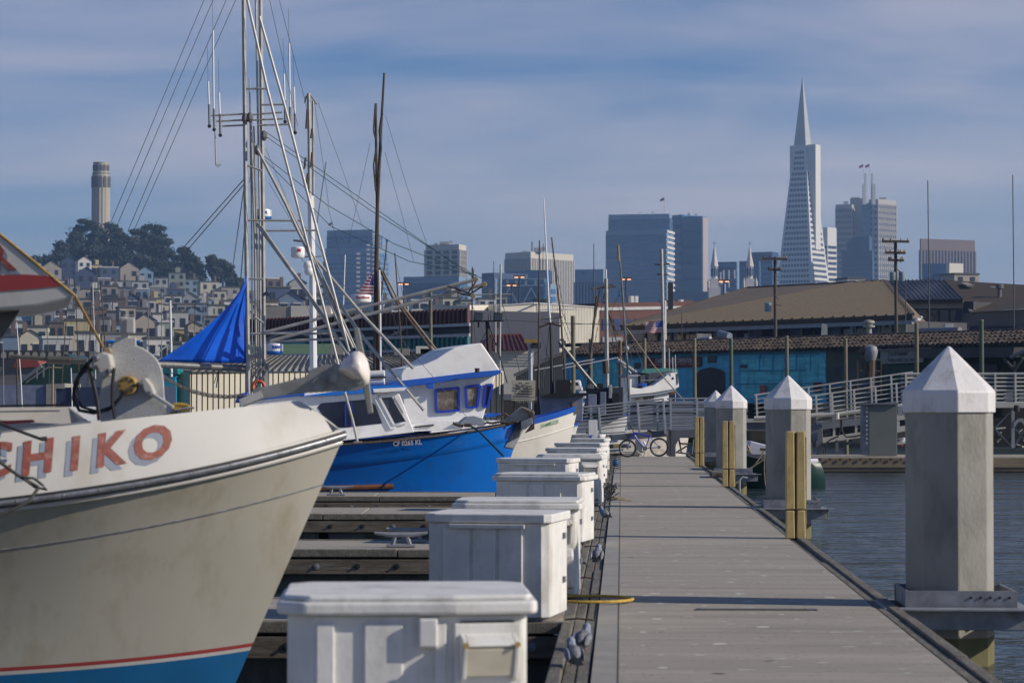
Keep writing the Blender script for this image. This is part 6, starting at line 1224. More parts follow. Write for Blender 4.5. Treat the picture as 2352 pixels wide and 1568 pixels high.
text(tm, 'CALIFORNIA', .26, WS.q(2062, 813, .17), WS.d, (0, 0, 1), off=.012); text(tm, 'SHELLFISH CO. INC.', .24, WS.q(2072, 827, .17), WS.d, (0, 0, 1), off=.01); tm.build('board_lettering', 'ink_black', gs)
face(WS, [(2108, 800), (2330, 797), (2325, 820), (2100, 822)], 'canopy', 'wall_dim', gs, 2.0, th=2.0); MB().tube([WS.q(2322, 820, 2.2), WS.q(2352, 806, 2.2), WS.q(2400, 790, 2.2)], .09, 6).build('canopy_edge', 'gutter', gs)
for a, b in (((2305, 822), (2330, 850)), ((2350, 822), (2330, 850)), ((2330, 830), (2330, 900))): MB().bar(WS.q(*a, 2), WS.q(*b, 2), .12, .12).build('canopy_strut', 'wall_dim', gs)
for x0, x1, y0, y1, m in ((2030, 2110, 838, 880, 'dark_green'), (2200, 2290, 835, 870, 'blue_dark')): face(WS, [(x0, y0), (x1, y0), (x1, y1), (x0, y1)], 'door', m, gs, .1)
# tiled roof over both: rows of barrel tiles
def tiles(root, xa_, xb_, seed):
    A, B = WS.at(xa_, 5.30, .45), WS.at(xb_, 5.30, .45); up = (-WS.n * 1.9 + Vector((0, 0, .72))); n = int((B - A).length / .34); mb = MB(); r_ = random.Random(seed)
    mb.add([A + Vector((0, 0, -.03)), B + Vector((0, 0, -.03)), B + up + Vector((0, 0, -.03)), A + up + Vector((0, 0, -.03))], [(0, 1, 2, 3)])
    mb.add([A + up, B + up, B + up * 2.6 + Vector((0, 0, -1.9)), A + up * 2.6 + Vector((0, 0, -1.9))], [(0, 1, 2, 3)])
    for i in range(n):
        for k in range(4):
            p = A.lerp(B, (i + .5 + r_.uniform(-.08, .08)) / n) + up * (k / 4 + r_.uniform(-.02, .02)); q = p + up * .29; hgt = .03 + .02 * k * 0 + r_.uniform(-.01, .025)
            mb.tube([p + Vector((0, 0, .05 + hgt)), q + Vector((0, 0, hgt))], [.115, .085], 6)
    return mb.build('tile_roof', 'tile', root)
tiles(bs, 1290, 1898, 1); tiles(gs, 1898, 2430, 2)
MB().tube([WS.at(1290, 6.08, -1.5), WS.at(2430, 6.08, -1.5)], .12, 8).build('roof_ridge', 'tile', bs)
def box2(root, name, m, x0, x1, y0, y1, Y_, dy=.5, bev=.02): return MB().prism([D(x0, y1, Y_), D(x1, y1, Y_), D(x1, y0, Y_), D(x0, y0, Y_)], (0, dy, 0)).build(name, m, root, bevel=bev)
rs = thing('roof_vents', 'row of white ducts and cowls on the tiled roof', 'roof vents', WS.at(1700, 6, -3))
MB().tube([D(1596, 781, 150), D(1632, 777, 149)], .14, 8).build('duct', 'white_trim', rs); box2(rs, 'vent_box', 'wall_pale', 1600, 1634, 766, 779, 150); MB().tube([D(1652, 766, 148), D(1676, 772, 147)], .22, 8).build('cowl', 'letter_grey', rs)
MB().lathe(D(1996, 776, 140), [(.16, -.2), (.16, .6), (.34, .62), (.34, .72), (.22, .74), (.22, .84), (.36, .86), (.3, 1.0), (.05, 1.06)], n=14).build('cowl', 'wall_pale', rs, smooth=True)
MB().tube([D(2110, 760, 135), D(2205, 758, 132)], .17, 10).build('duct', 'gutter', rs, smooth=True); box2(rs, 'vent_box', 'white_trim', 2170, 2190, 744, 760, 135)
MB().prism([D(x, y, 150) for x, y in ((1888, 742), (1900, 746), (1901, 770), (1886, 771))], (0, .1, 0)).build('tilted_panel', 'wall_pale', rs)
st = thing('steel_hopper', 'rusty steel vent hopper on legs by the green station', 'hopper', D(1995, 900, 120))
MB().lathe(D(2000, 806, 120), [(.16, -.6), (.3, -.3), (.36, 0), (.3, .22), (.1, .3)], n=12).build('drum', 'galv', st, smooth=True); MB().tube([D(1985, 800, 120), D(1976, 812, 120)], .17, 8).tube([D(1976, 820, 120), D(1996, 868, 120)], .13, 8).tube([D(2001, 820, 120), D(1998, 900, 120)], .22, 8).build('pipe', 'wood_dark', st, smooth=True)
for a, b in (((1970, 822), (1970, 905)), ((1970, 822), (2024, 826)), ((2024, 826), (2024, 905)), ((1970, 850), (2024, 852))): MB().bar(D(*a, 120.5), D(*b, 120.5), .07, .07).build('frame_bar', 'wood_dark', st)
# ---- restaurant with the big brown roof
rb_ = thing('restaurant', 'low restaurant under a broad brown ribbed hip roof', 'building', D(1800, 900, 175))
eL, eR, rL = D(1427, 748, 178), D(2096, 722, 156), D(1717, 661, 203)
_n = (eR - eL).cross(rL - eL); _r = D(2034, 645, 100) - Vector((0, 0, CAMZ)); _o = Vector((0, 0, CAMZ)); rR = _o + _r * ((eL - _o).dot(_n) / _r.dot(_n))
MB().add([eL, eR, rR, rL, eL + Vector((0, 0, -.25)), eR + Vector((0, 0, -.25))], [(0, 1, 2, 3), (4, 5, 1, 0)]).add([eR, rR, rR + Vector((6, 10, -4)), eR + Vector((3, 25, 0))], [(0, 3, 2, 1)]).build('roof', 'roof_brown', rb_)
ed = (eR - eL).normalized(); nrm = ed.cross(rR - eR).normalized()
if nrm.z < 0: nrm = -nrm
ud = nrm.cross(ed).normalized()
if ud.z < 0: ud = -ud
def uv(p): return (p - eL).dot(ed), (p - eL).dot(ud)
uL, vL = uv(rL); uR, vR = uv(rR); uE = (eR - eL).length; mb = MB(); u = .4; lean = .0
while u < uE:
    v = vL * u / uL if u < uL else (vL + (vR - vL) * (u - uL) / (uR - uL) if u < uR else vR * (uE - u) / (uE - uR)); a = eL + ed * u; mb.bar(a + nrm * .05, a + ud * max(.1, v) + nrm * .05, .17, .10, up=nrm); u += .95
mb.build('roof_seams', 'roof_seam', rb_)
MB().bar(rL, rR, .25, .2).bar(rL, eL, .25, .15).bar(rR, eR, .25, .15).build('ridge_cap', 'roof_seam', rb_)
MB().bar(eL + Vector((0, -.1, -.2)), eR + Vector((0, -.1, -.2)), .12, .34).build('eave_fascia', 'fascia', rb_); MB().bar(eL + Vector((-.8, -.1, -.52)), eR + Vector((0, -.1, -.50)), .2, .26).build('gutter', 'gutter', rb_)
WR = Wall(1440, 180, 2090, 158.5)
face(WR, [(1440, -2.5), (2084, -2.5), (2084, -7.7), (1440, -7.7)], 'wall', 'wall_dim', rb_, th=6)
rr = random.Random(8)
for i, x in enumerate(range(1452, 2060, 30)): 
    g = face(WR, [(x, 900), (x + 26, 900), (x + 26, L_(1440, 762, 2090, 738)(x) + 4), (x, L_(1440, 762, 2090, 738)(x) + 4)], 'window', 'glass_dark' if i % 3 else 'pane_blue', rb_, .08); face(WR, [(x + 26, 900), (x + 30, 900), (x + 30, L_(1440, 762, 2090, 738)(x)), (x + 26, L_(1440, 762, 2090, 738)(x))], 'pillar', 'fascia' if i % 2 else 'wall_grey', rb_, .2)
face(WR, [(1710, 766), (1726, 765), (1726, 780), (1710, 780)], 'poster', 'pane_pale', rb_, .12); face(WR, [(1952, 745), (1966, 744), (1966, 780), (1952, 780)], 'poster', 'pane_pale', rb_, .12); face(WR, [(1556, 750), (1582, 750), (1582, 800), (1556, 800)], 'round_window', 'window_room', rb_, .12)
for x in (2016, 2042, 2062): face(WR, [(x, 744), (x + 16, 743), (x + 16, 800), (x, 800)], 'curtain', 'wall_pale', rb_, .11)
r2 = thing('annex', 'glazed annex with a purple-grey metal roof beside the brown roof', 'building', D(2140, 800, 150))
P0, P1_, P2, P3 = D(2076, 690, 205), D(2212, 688, 202), D(2167, 643, 220), D(2036, 644, 228)
MB().add([P0, P1_, P2, P3], [(0, 1, 2, 3)]).build('roof', 'roof_purple', r2); seams(P0, P1_, P2, P3, 13, .10, 'roof_seams', 'wall_dim', r2)
MB().bar(P0 + Vector((0, -.1, -.1)), P1_ + Vector((0, -.1, -.1)), .2, .25).build('eave', 'fascia', r2)
WA = Wall(2080, 205.5, 2290, 201); face(WA, [(2080, -2.5), (2236, -2.5), (2236, 692), (2080, 694)], 'wall', 'wall_dim', r2, th=5); face(WA, [(2082, 695), (2212, 692), (2212, 707), (2082, 709)], 'pale_fascia', 'wall_pale', r2, .1)
for i, x in enumerate(range(2086, 2196, 24)): g = face(WA, [(x, 712), (x + 21, 712), (x + 21, 770), (x, 770)], 'window', 'window_room' if i in (1, 2) else 'wall_grey', r2, .06); face(WA, [(x - 2, 712), (x, 712), (x, 770), (x - 2, 770)], 'mullion', 'wall_dim', g, .12)
r3 = thing('warehouse', 'warehouse with a long dark brown roof at the right picture edge', 'building', D(2300, 800, 142))
Q0, Q1, Q2, Q3 = D(2232, 717, 201), D(2460, 702, 195), D(2460, 660, 213), D(2165, 643, 221)
MB().add([Q0, Q1, Q2, Q3], [(0, 1, 2, 3)]).build('roof', 'roof_dark', r3); MB().bar(Q3, Q0, .3, .15).build('roof_verge', 'wall_grey', r3)
for x, y in ((2215, 651), (2272, 656)): MB().bar(D(x, y, 217.6), D(x + 14, y + 6, 214.6), .6, .16).build('skylight', 'wall_pale', r3)
MB().lathe(D(2296, 676, 209), [(.18, -.4), (.18, .5), (.34, .52), (.34, .85), (.1, .9)], n=10).build('roof_vent', 'wall_grey', r3)
WB = Wall(2204, 202, 2460, 195.6); face(WB, [(2204, -2.5), (2460, -2.5), (2460, 704), (2240, 716), (2204, 722)], 'wall', 'wall_grey', r3, th=6); face(WB, [(2196, 712), (2212, 708), (2206, 735), (2192, 735)], 'gable_shadow', 'blue_dark', r3, .3)
for x in (2228, 2266, 2300): g = face(WB, [(x, 749), (x + 34, 748), (x + 34, 762), (x, 763)], 'window', 'blue_dark', r3, .06); face(WB, [(x, 763), (x + 34, 762), (x + 34, 764), (x, 765)], 'window_sill', 'dark_green', g, .1)
# ---- maroon block with a white band
mr = thing('maroon_building', 'maroon building with a white band, behind the light grey boat mast', 'building', D(1480, 850, 225))
WM = Wall(1372, 214, 1600, 222)
face(WM, [(1374, -2.5), (1600, -2.5), (1600, 692), (1374, 696)], 'wall', 'maroon', mr, th=14); face(WM, [(1374, 706), (1600, 702), (1600, 709), (1374, 713)], 'white_band', 'white_trim', mr, .1)
for x in (1384, 1410, 1434, 1460): g = face(WM, [(x, 732), (x + 18, 732), (x + 18, 758), (x, 758)], 'window', 'pane_blue', mr, .08)
for x in (1384, 1408): face(WM, [(x, 774), (x + 22, 774), (x + 22, 794), (x, 794)], 'light_panel', 'gutter', mr, .1)
for x, y in ((1446, 690), (1560, 698), (1456, 690)): MB().lathe(WM.q(x, y, -3), [(.4, -.2), (.4, .4)], n=10).build('roof_drum', 'white_trim', mr)
tk = thing('roof_stack', 'dark square flue beside the light grey flag pole', 'flue', D(1545, 720, 150)); MB().prism([D(x, y, 205) for x, y in ((1535, 648), (1546, 648), (1546, 720), (1535, 720))], (0, .6, 0)).build('stack', 'shade_dark', tk)
# ---- cream ribbed building
cr_ = thing('cream_building', 'tall cream building with a ribbed right wall, left of the maroon one', 'building', D(1230, 850, 175))
W1_, W2_, W3_ = Wall(1079, 172, 1150, 178), Wall(1150, 173, 1228, 174), Wall(1228, 174, 1372, 190)
face(W1_, [(1079, -2.5), (1150, -2.5), (1150, 700), (1079, 701)], 'lit_wall', 'cream', cr_, th=3); face(W2_, [(1150, -2.5), (1228, -2.5), (1228, 698), (1150, 701)], 'plain_wall', 'cream', cr_, th=3)
ribs(W3_, 1228, 1372, L_(1228, 695, 1372, 705), lambda x: -2.5, .42, 'ribbed_wall', 'cream_rib', cr_, .16); face(W3_, [(1228, -2.5), (1370, -2.5), (1370, 707), (1228, 697)], 'core', 'cream', cr_, -.15, th=6); face(W3_, [(1226, 694), (1372, 704), (1372, 706), (1226, 697)], 'parapet', 'white_trim', cr_, .25); face(W2_, [(1150, 700), (1228, 694), (1228, 697), (1150, 702)], 'parapet', 'white_trim', cr_, .1)
# ---- red-roofed hut
rh = thing('red_hut', 'small cream hut with a red metal roof', 'hut', D(1170, 880, 140))
A0, A1, A2, A3 = D(1112, 806, 140), D(1216, 805, 140), D(1196, 770, 144), D(1122, 772, 144)
MB().add([A0, A1, A2, A3], [(0, 1, 2, 3)]).add([A0, A3, A3 + Vector((0, 3, 0)), A0 + Vector((-1.2, 4, 0))], [(3, 2, 1, 0)]).build('roof', 'roof_red', rh); seams(A0, A1, A2, A3, 9, .09, 'roof_seams', 'maroon', rh); MB().bar(A3, A2, .2, .2).build('ridge', 'roof_red', rh)
MB().prism([D(x, y, 140.3) for x, y in ((1120, 806), (1226, 806), (1226, 905), (1120, 905))], (0, 3, 0)).build('wall', 'cream', rh); 
for i in range(5): MB().box(D(1172, 812 + 6.5 * i, 140.27), (2.6, .03, .02)).build('siding_line', 'wall_pale', rh)
# ---- grey gable shed
gg = thing('gable_shed', 'plain grey ribbed gable shed behind the black masts', 'shed', D(1260, 890, 128))
MB().prism([D(x, y, 128) for x, y in ((1185, 910), (1185, 864), (1295, 810), (1300, 813), (1300, 910))], (0, 7, 0)).build('gable_wall', 'shed_wallgrey', gg)
mb = MB()
for i in range(26): x = 1188 + 4.3 * i; y = 864 + (810 - 864) * (x - 1185) / 110; mb.bar(D(x, 905, 127.97), D(x, y + 3, 127.97), .04, .05)
mb.build('wall_ribs', 'shed_wallgrey', gg); MB().bar(D(1180, 862, 127.8), D(1298, 807, 127.8), .2, .15).build('roof_verge', 'wall_grey', gg)
# ---- maroon and teal pier building
mt = thing('pier_building', 'long building with a maroon ribbed upper wall over a teal one', 'building', D(850, 850, 175))
WT = Wall(560, 188, 1080, 165)
face(WT, [(560, -2.5), (1078, -2.5), (1078, 712), (560, 738)], 'core', 'blue_dark', mt, -.4, th=8)
ribs(WT, 560, 1079, L_(617, 730.5, 1078, 707), L_(617, 763, 1078, 746), .50, 'maroon_wall', 'maroon_rib', mt, .2); ribs(WT, 700, 1079, L_(617, 786, 1078, 771), lambda x: L_(617, 815, 1078, 800)(x), .55, 'teal_wall', 'teal_rib', mt, .2)
for (a, b) in ((((560, 768)), (1079, 745)), ((560, 787), (1079, 769)), ((560, 818), (1079, 800))): MB().bar(WT.q(*a, .25), WT.q(*b, .25), .14, .2).build('beam', 'white_trim', mt)
for a, b in (((860, 757), (900, 778)), ((930, 755), (890, 776)), ((600, 784), (650, 764)), ((690, 764), (740, 782)), ((950, 752), (1000, 772))): MB().bar(WT.q(*a, .2), WT.q(*b, .2), .12, .16).build('truss_strut', 'gutter', mt)
face(WT, [(560, 790), (700, 786), (700, 830), (560, 832)], 'lower_wall', 'shed_teal', mt, .1); face(WT, [(890, 806), (1079, 802), (1079, 850), (890, 850)], 'base_wall', 'blue_dark', mt, .1)
gr = thing('green_roof_shed', 'shed with a muted green roof behind the tin roof', 'shed', D(660, 850, 150)); G0, G1, G2, G3 = D(560, 818, 146), D(780, 818, 146), D(775, 789, 158), D(555, 791, 158)
MB().add([G0, G1, G2, G3], [(0, 1, 2, 3)]).build('roof', 'roof_green', gr); MB().prism([D(555, 818, 146.5), D(785, 818, 146.5), D(785, 905, 146.5), D(555, 905, 146.5)], (0, 6, 0)).build('wall', 'shed_teal', gr); MB().bar(G0, G1, .2, .25).build('blue_eave', 'trim_blue', gr)
# ---- tin-roofed shed
tn = thing('tin_shed', 'long shed with a streaked tin roof and cream boarded wall behind the boats', 'shed', D(760, 900, 116))
T0, T1, T2_, T3 = D(438, 853, 112), D(1135, 850, 131), D(1000, 814, 142), D(560, 816, 124)
MB().add([T0, T1, T2_, T3], [(0, 1, 2, 3)]).build('roof', 'tin_roof', tn); seams(T0, T1, T2_, T3, 46, .07, 'roof_seams', 'seam_dark', tn, -.02)
WN = Wall(436, 112.3, 1157, 131.8); face(WN, [(436, -.3), (1157, -.3), (1157, 851), (436, 854)], 'wall', 'tin_wall', tn, th=8)
mb = MB(); x = 440
while x < 1155: p = WN.q(x, 900, .02); mb.box((p.x, p.y, WN.q(x, 853).z / 2 + .1), (.035, .05, WN.q(x, 853).z - .3)); x += 12.5
mb.build('board_gaps', 'seam_dark', tn); MB().prism([D(396, 846, 124), D(436, 852, 112.2), D(436, 990, 112.2), D(396, 975, 124)], (0, .1, 0)).build('side_wall', 'shed_dark', tn)
for x0, x1, y0, y1, m in ((758, 790, 793, 815, 'wall_pale'), (905, 940, 800, 816, 'wall_pale'), (955, 997, 795, 812, 'cream'), (965, 992, 800, 812, 'shade_dark'), (830, 850, 806, 816, 'shade_dark')): box2(tn, 'roof_unit', m, x0, x1, y0, y1, 126)
fm = thing('funnel_post', 'pale wooden funnel on the shed roof left of the tall white wheelhouse', 'funnel', D(1000, 830, 115)); MB().prism([D(x, y, 113) for x, y in ((993, 802), (1008, 800), (1012, 832), (1000, 836))], (0, .3, 0)).build('body', 'rope_tan', fm, bevel=.02)
# ---- left side sheds
k1 = thing('cyan_kiosk', 'bright cyan kiosk beside the tin shed', 'kiosk', D(390, 900, 112)); MB().prism([D(x, y, 112) for x, y in ((376, 852), (392, 846), (404, 850), (404, 975), (378, 975))], (0, 1.5, 0)).build('body', 'cyan', k1, bevel=.03); MB().prism([D(x, y, 111.8) for x, y in ((370, 858), (374, 845), (390, 840), (408, 846), (410, 860))], (0, 1.9, 0)).build('roof', 'teal_rib', k1, bevel=.03)
k2_ = thing('blue_shed', 'low dark blue-grey shed at the left picture edge behind the nearest boat', 'shed', D(80, 920, 105)); MB().prism([D(x, y, 105) for x, y in ((-30, 884), (106, 884), (106, 990), (-30, 990))], (0, 4, 0)).build('wall', 'shade_blue', k2_); MB().prism([D(x, y, 104.9) for x, y in ((106, 882), (148, 880), (148, 892), (128, 892), (128, 990), (106, 990))], (0, 4, 0)).build('corner_trim', 'wall_pale', k2_); MB().prism([D(x, y, 104.95) for x, y in ((115, 890), (375, 886), (375, 985), (115, 985))], (0, 4, 0)).build('side_wing', 'shed_navy', k2_)
k3 = thing('green_gable', 'dark green gabled boathouse with pale roof edge on the left', 'boathouse', D(110, 900, 130)); MB().prism([D(x, y, 130) for x, y in ((44, 900), (44, 880), (95, 838), (150, 812), (215, 845), (215, 900))], (0, 6, 0)).build('gable_wall', 'hull_green', k3); MB().bar(D(40, 882, 129.8), D(95, 840, 129.8), .3, .15).build('roof_edge', 'white_trim', k3)
for a, b in (((55, 872), (100, 835)), ((60, 878), (112, 842)), ((85, 870), (85, 850)), ((100, 866), (100, 840))): MB().bar(D(*a, 129.6), D(*b, 129.6), .07, .07).build('stair_rail', 'gutter', k3)
k4 = thing('arcade_building', 'grey arcaded building low on the left shore', 'building', D(100, 860, 190)); MB().prism([D(x, y, 190) for x, y in ((-30, 803), (205, 806), (205, 880), (-30, 880))], (0, 8, 0)).build('wall', 'wall_dim', k4)
for i in range(11): MB().prism([D(2 + 18 * i + a, b, 189.95) for a, b in ((0, 822), (12, 822), (12, 813), (9, 808), (3, 808), (0, 813))], (0, .05, 0)).build('arch', 'wall_pale', k4)
k5 = thing('rust_roof', 'rust-red roofed store low on the left', 'store', D(90, 870, 160)); MB().prism([D(x, y, 160) for x, y in ((38, 824), (82, 822), (95, 842), (30, 845))], (0, 3, 0)).build('roof', 'roof_red', k5); MB().prism([D(x, y, 160.2) for x, y in ((0, 842), (95, 842), (95, 900), (0, 900))], (0, 3, 0)).build('wall', 'wall_grey', k5)
# thin masts in front of the hill
for i, (x0, y0, x1, y1, w_, m, lb) in enumerate(((160, 638, 146, 812, 3, 'wood_dark', 'dark mast nearest the visor tip'), (172, 640, 180, 826, 3, 'wood_dark', 'dark mast second from the visor tip'), (212, 640, 205, 815, 3.5, 'wood_dark', 'dark mast touching the yellow line'), (231, 645, 243, 812, 3.5, 'wood_dark', 'dark leaning mast left of the windlass lever'),
        (213, 650, 218, 800, 2.2, 'radar_white', 'thin white mast left of the windlass'), (38, 740, 48, 870, 3, 'radar_white', 'white mast close to the left picture edge'), (107, 745, 112, 820, 1.8, 'wire', 'very thin mast above the arcaded building'), (341, 670, 341, 806, 2.4, 'gutter', 'thin grey mast right of the windlass lever'), (372, 670, 371, 802, 2.6, 'gutter', 'grey mast just left of the thick white one'),
        (391, 690, 393, 795, 6.5, 'radar_white', 'thick short white mast near the tarp corner'), (467, 646, 470, 740, 1.8, 'gutter', 'thin white mast seen above the tarp'), (447, 700, 446, 760, 1.6, 'wood_dark', 'tiny dark mast left of the tarp edge'), (7, 800, 8, 900, 3, 'gutter', 'grey mast at the extreme left'), (38, 812, 40, 900, 5, 'wood_dark', 'dark mast in front of the rust-red roof'), (122, 836, 121, 890, 6, 'rope_tan', 'tan cross-shaped post by the green boathouse'), (163, 845, 165, 895, 3, 'radar_white', 'short white antenna post right of the green boathouse'))):
    Y_ = 92 + 3 * (i % 5); b = D(x1, y1 + 60, Y_); r = thing('boat_mast', lb, 'mast', b, 'thin masts in front of the hillside'); T2(r, 'pole', m, Y_, [(x0, y0), (x1, y1), (x1 + (x1 - x0) * .3, y1 + 70)], w_ * .7, w_)
    if i == 9: T2(r, 'boom', 'radar_white', Y_, [(390, 790), (352, 815)], 3.5)
    if i == 14: T2(r, 'cross_bar', 'rope_tan', Y_, [(112, 844), (144, 845)], 4)
    if i < 5: T2(r, 'stay', 'wire', Y_, [(x0, y0 + 10), (x1 - 26, y1 + 20)], 1.0); T2(r, 'spreader', 'wire', Y_, [(x0 - 5, y0 + 60), (x0 + 5, y0 + 60)], 1.3)
MB_ = thing('blue_roll', 'small bright blue rolled cover behind the windlass', 'rolled cover', D(280, 785, 90)); MB().tube([D(249, 785, 90), D(322, 785, 90)], PX(90, 4), 8).build('roll', 'boat_blue', MB_, smooth=True)
# ================================================================ DOWNTOWN
GZ = 2.5
mat('tower_glass', (0.05, 0.16, 0.32), 0.25, var=.25, sc_=.02); mat('tower_band', (0.20, 0.29, 0.40), 0.6, var=.1, sc_=.02); mat('tower_cream', (0.58, 0.53, 0.44), 0.7, var=.08, sc_=.02)
mat('tower_white', (0.62, 0.60, 0.56), 0.7, var=.06, sc_=.02); mat('tower_window', (0.035, 0.05, 0.10), 0.25, var=.4, sc_=.05); mat('tower_brown', (0.16, 0.11, 0.10), 0.7, var=.1, sc_=.02); mat('tower_sunlit_pink', (0.40, 0.33, 0.32), 0.6, var=.1, sc_=.02)
mat('tower_concrete', (0.42, 0.39, 0.36), 0.7, var=.1, sc_=.02); mat('tower_dark', (0.02, 0.055, 0.13), 0.4, var=.2, sc_=.03); mat('glass_bright', (0.10, 0.22, 0.28), 0.2, var=.3, sc_=.03); mat('church_white', (0.60, 0.56, 0.52), 0.75, var=.1, sc_=.1)
def corners(xl, xc, xr, Y):
    """footprint of a square-cornered block whose near corner shows at xc, left corner at xl, right corner at xr"""
    k = Y / FP; pl, pr = max(.5, (xc - xl) * k), max(.5, (xr - xc) * k)
    phi = min(R(70), max(R(8), math.atan(math.sqrt(pr / pl)) * .8)); a, b = pl / math.cos(phi), pr / math.sin(phi)
    C = D(xc, HZ, Y); C.z = 0; dl = Vector((-math.cos(phi), math.sin(phi), 0)); dr = Vector((math.sin(phi), math.cos(phi), 0))
    return C, C + dl * a, C + dr * b, dl, dr, a, b
def zpx(py, Y): return D(CX, py, Y).z
def tower(label, xl, xc, xr, ytop, Y, body='tower_band', win='tower_glass', floors=0, fh=4.0, mode='bands', npl=0, npr=0, crown=0.0, ybot=None, duty=.55, root=None, name='office_tower', bodyr=None, cat='tower', pm=None, cap=None):
    C, Lp, Rp, dl, dr, a, b = corners(xl, xc, xr, Y); zt = zpx(ytop, Y); nl = Vector((dl.y, -dl.x, 0)); nl = nl if nl.y < 0 else -nl; nr = Vector((dr.y, -dr.x, 0)); nr = nr if nr.x > 0 else -nr
    if root is None: root = thing(name, label, cat, (C.x, C.y, GZ), 'towers of the downtown skyline' if name == 'office_tower' else None)
    Fp = Lp + dr * b
    bd = MB().prism([(p.x, p.y, GZ) for p in (C, Rp, Fp, Lp)], (0, 0, zt - GZ)).build('shaft', body, root)
    zb = zpx(ybot if ybot else 700, Y); z1 = zt - crown
    if mode in ('bands', 'grid'):
        z = z1; n = 0
        while z > zb and n < 60:
            h = fh * duty; m = MB()
            for P0, d_, n_, L0 in ((C, dl, nl, a), (C, dr, nr, b)):
                p = P0 + d_ * (L0 / 2) + n_ * .12; ang = math.atan2(d_.y, d_.x); m.box((p.x, p.y, z - h / 2 - (fh - h) / 2), (L0 - 1.6 if mode == 'bands' else L0 - .8, .5, h), rz=ang)
            m.build('window_band', win, root); z -= fh; n += 1
    if npl or npr:
        for P0, d_, n_, L0, n in ((C, dl, nl, a, npl), (C, dr, nr, b, npr)):
            for i in range(n + 1 if n else 0):
                p = P0 + d_ * (L0 * i / n) + n_ * .30; MB().box((p.x, p.y, (z1 + GZ) / 2), (L0 / n * (.30 if mode == 'grid' else .16 if mode == 'bands' else .45), .7, z1 - GZ), rz=math.atan2(d_.y, d_.x)).build('pier', pm or body, root)
    if mode == 'piers':
        for P0, d_, n_, L0 in ((C, dl, nl, a), (C, dr, nr, b)): p = P0 + d_ * (L0 / 2) + n_ * .1; MB().box((p.x, p.y, (z1 + GZ) / 2), (L0 - 1, .3, z1 - GZ), rz=math.atan2(d_.y, d_.x)).build('glazing', win, root)
    if cap: 
        c = (C + Fp) / 2; MB().box((c.x, c.y, zt + cap[1] / 2), (a * cap[0], b * cap[0], cap[1]), rz=math.atan2(dl.y, dl.x)).build('penthouse', body, root)
    return root
def roof_bits(root, pts, Y, m='tower_concrete'):
    for x, y, w_, h in pts: MB().box((D(x, y, Y).x, Y + 6, D(x, y, Y).z - PX(Y, h) / 2), (PX(Y, w_), PX(Y, w_), PX(Y, h))).build('roof_unit', m, root)
t = tower('stepped blue glass tower behind the dark wooden poles', 748, 855, 873, 527, 1900, 'tower_band', 'tower_glass', fh=3.9, duty=.62, npl=22, npr=4, crown=4)
tower('', 744, 868, 884, 568, 1892, 'tower_band', 'tower_glass', fh=3.9, duty=.62, npl=24, npr=3, crown=4, root=t); tower('', 738, 872, 889, 598, 1886, 'tower_band', 'tower_glass', fh=3.9, duty=.62, root=t)
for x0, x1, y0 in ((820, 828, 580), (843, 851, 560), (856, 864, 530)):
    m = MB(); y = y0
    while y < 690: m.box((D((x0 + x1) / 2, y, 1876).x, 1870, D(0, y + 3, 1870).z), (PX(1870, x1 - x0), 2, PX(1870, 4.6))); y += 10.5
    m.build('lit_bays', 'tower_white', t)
roof_bits(t, [(780, 527, 4, 3), (800, 525, 3, 3), (835, 524, 4, 3)], 1900)
t = tower('cream gridded office block with a wide blank top band', 976.5, 1054, 1070, 561, 1500, 'tower_cream', 'tower_window', fh=3.15, duty=.66, mode='grid', npl=4, npr=7, crown=3.2); roof_bits(t, [(1000, 557, 8, 3), (1020, 554, 22, 6), (1035, 552, 8, 5)], 1500)
tower('long low blue office block under the cream gridded block', 925, 1054, 1070, 634, 1300, 'tower_band', 'tower_glass', fh=3.6, duty=.7, npl=30, npr=4, crown=3)
t = tower('blue block with diagonal bracing behind the street lamps', 1106, 1134, 1213, 626, 1350, 'tower_dark', 'tower_glass', fh=3.8, duty=.55, npl=0, crown=3)
t2 = tower('wide blue braced office front just above the cream ribbed building', 1145, 1250, 1256, 638, 1300, 'tower_glass', 'tower_dark', fh=9, duty=.9, crown=2, mode='bands')
for a, b in (((1150, 700), (1170, 660)), ((1170, 660), (1190, 700)), ((1200, 700), (1220, 660)), ((1220, 660), (1240, 700)), ((1148, 640), (1250, 640)), ((1148, 656), (1250, 655)), ((1166, 640), (1166, 656)), ((1186, 640), (1186, 656)), ((1208, 640), (1208, 656)), ((1230, 640), (1230, 656))): MB().bar(D(*a, 1270), D(*b, 1270), 1.2, .5).build('brace', 'tower_band', t2)
tower('blue office slab in front of the tall cream slab', 1163, 1262, 1268, 620, 1450, 'tower_glass', 'tower_dark', fh=4, duty=.5, crown=6)
tower('small banded blue block at the foot of the tall cream slab', 1248, 1264, 1278, 652, 1400, 'tower_band', 'tower_glass', fh=4.5, duty=.6, crown=2)
t = tower('tall cream slab with fine vertical lines and a plain top band', 1160, 1219, 1320, 578, 1700, 'tower_cream', 'tower_window', mode='piers', npl=18, npr=26, crown=4.5); roof_bits(t, [(1235, 568, 18, 9), (1249, 566, 12, 8), (1205, 575, 10, 3)], 1700)
for x, y in ((1222, 555),): MB().tube([D(x, y, 1700), D(x, 577, 1700)], .5, 5).build('roof_mast', 'tower_dark', t)
t = tower('pale blue bank building with broad vertical stripes and its name at the top', 1321, 1386, 1394, 618, 1500, 'tower_band', 'tower_window', mode='piers', npl=9, npr=2, crown=8)
tm = MB(); C, Lp, Rp, dl, dr, a_, b_ = corners(1321, 1386, 1394, 1500); nl = Vector((dl.y, -dl.x, 0)); nl = nl if nl.y < 0 else -nl
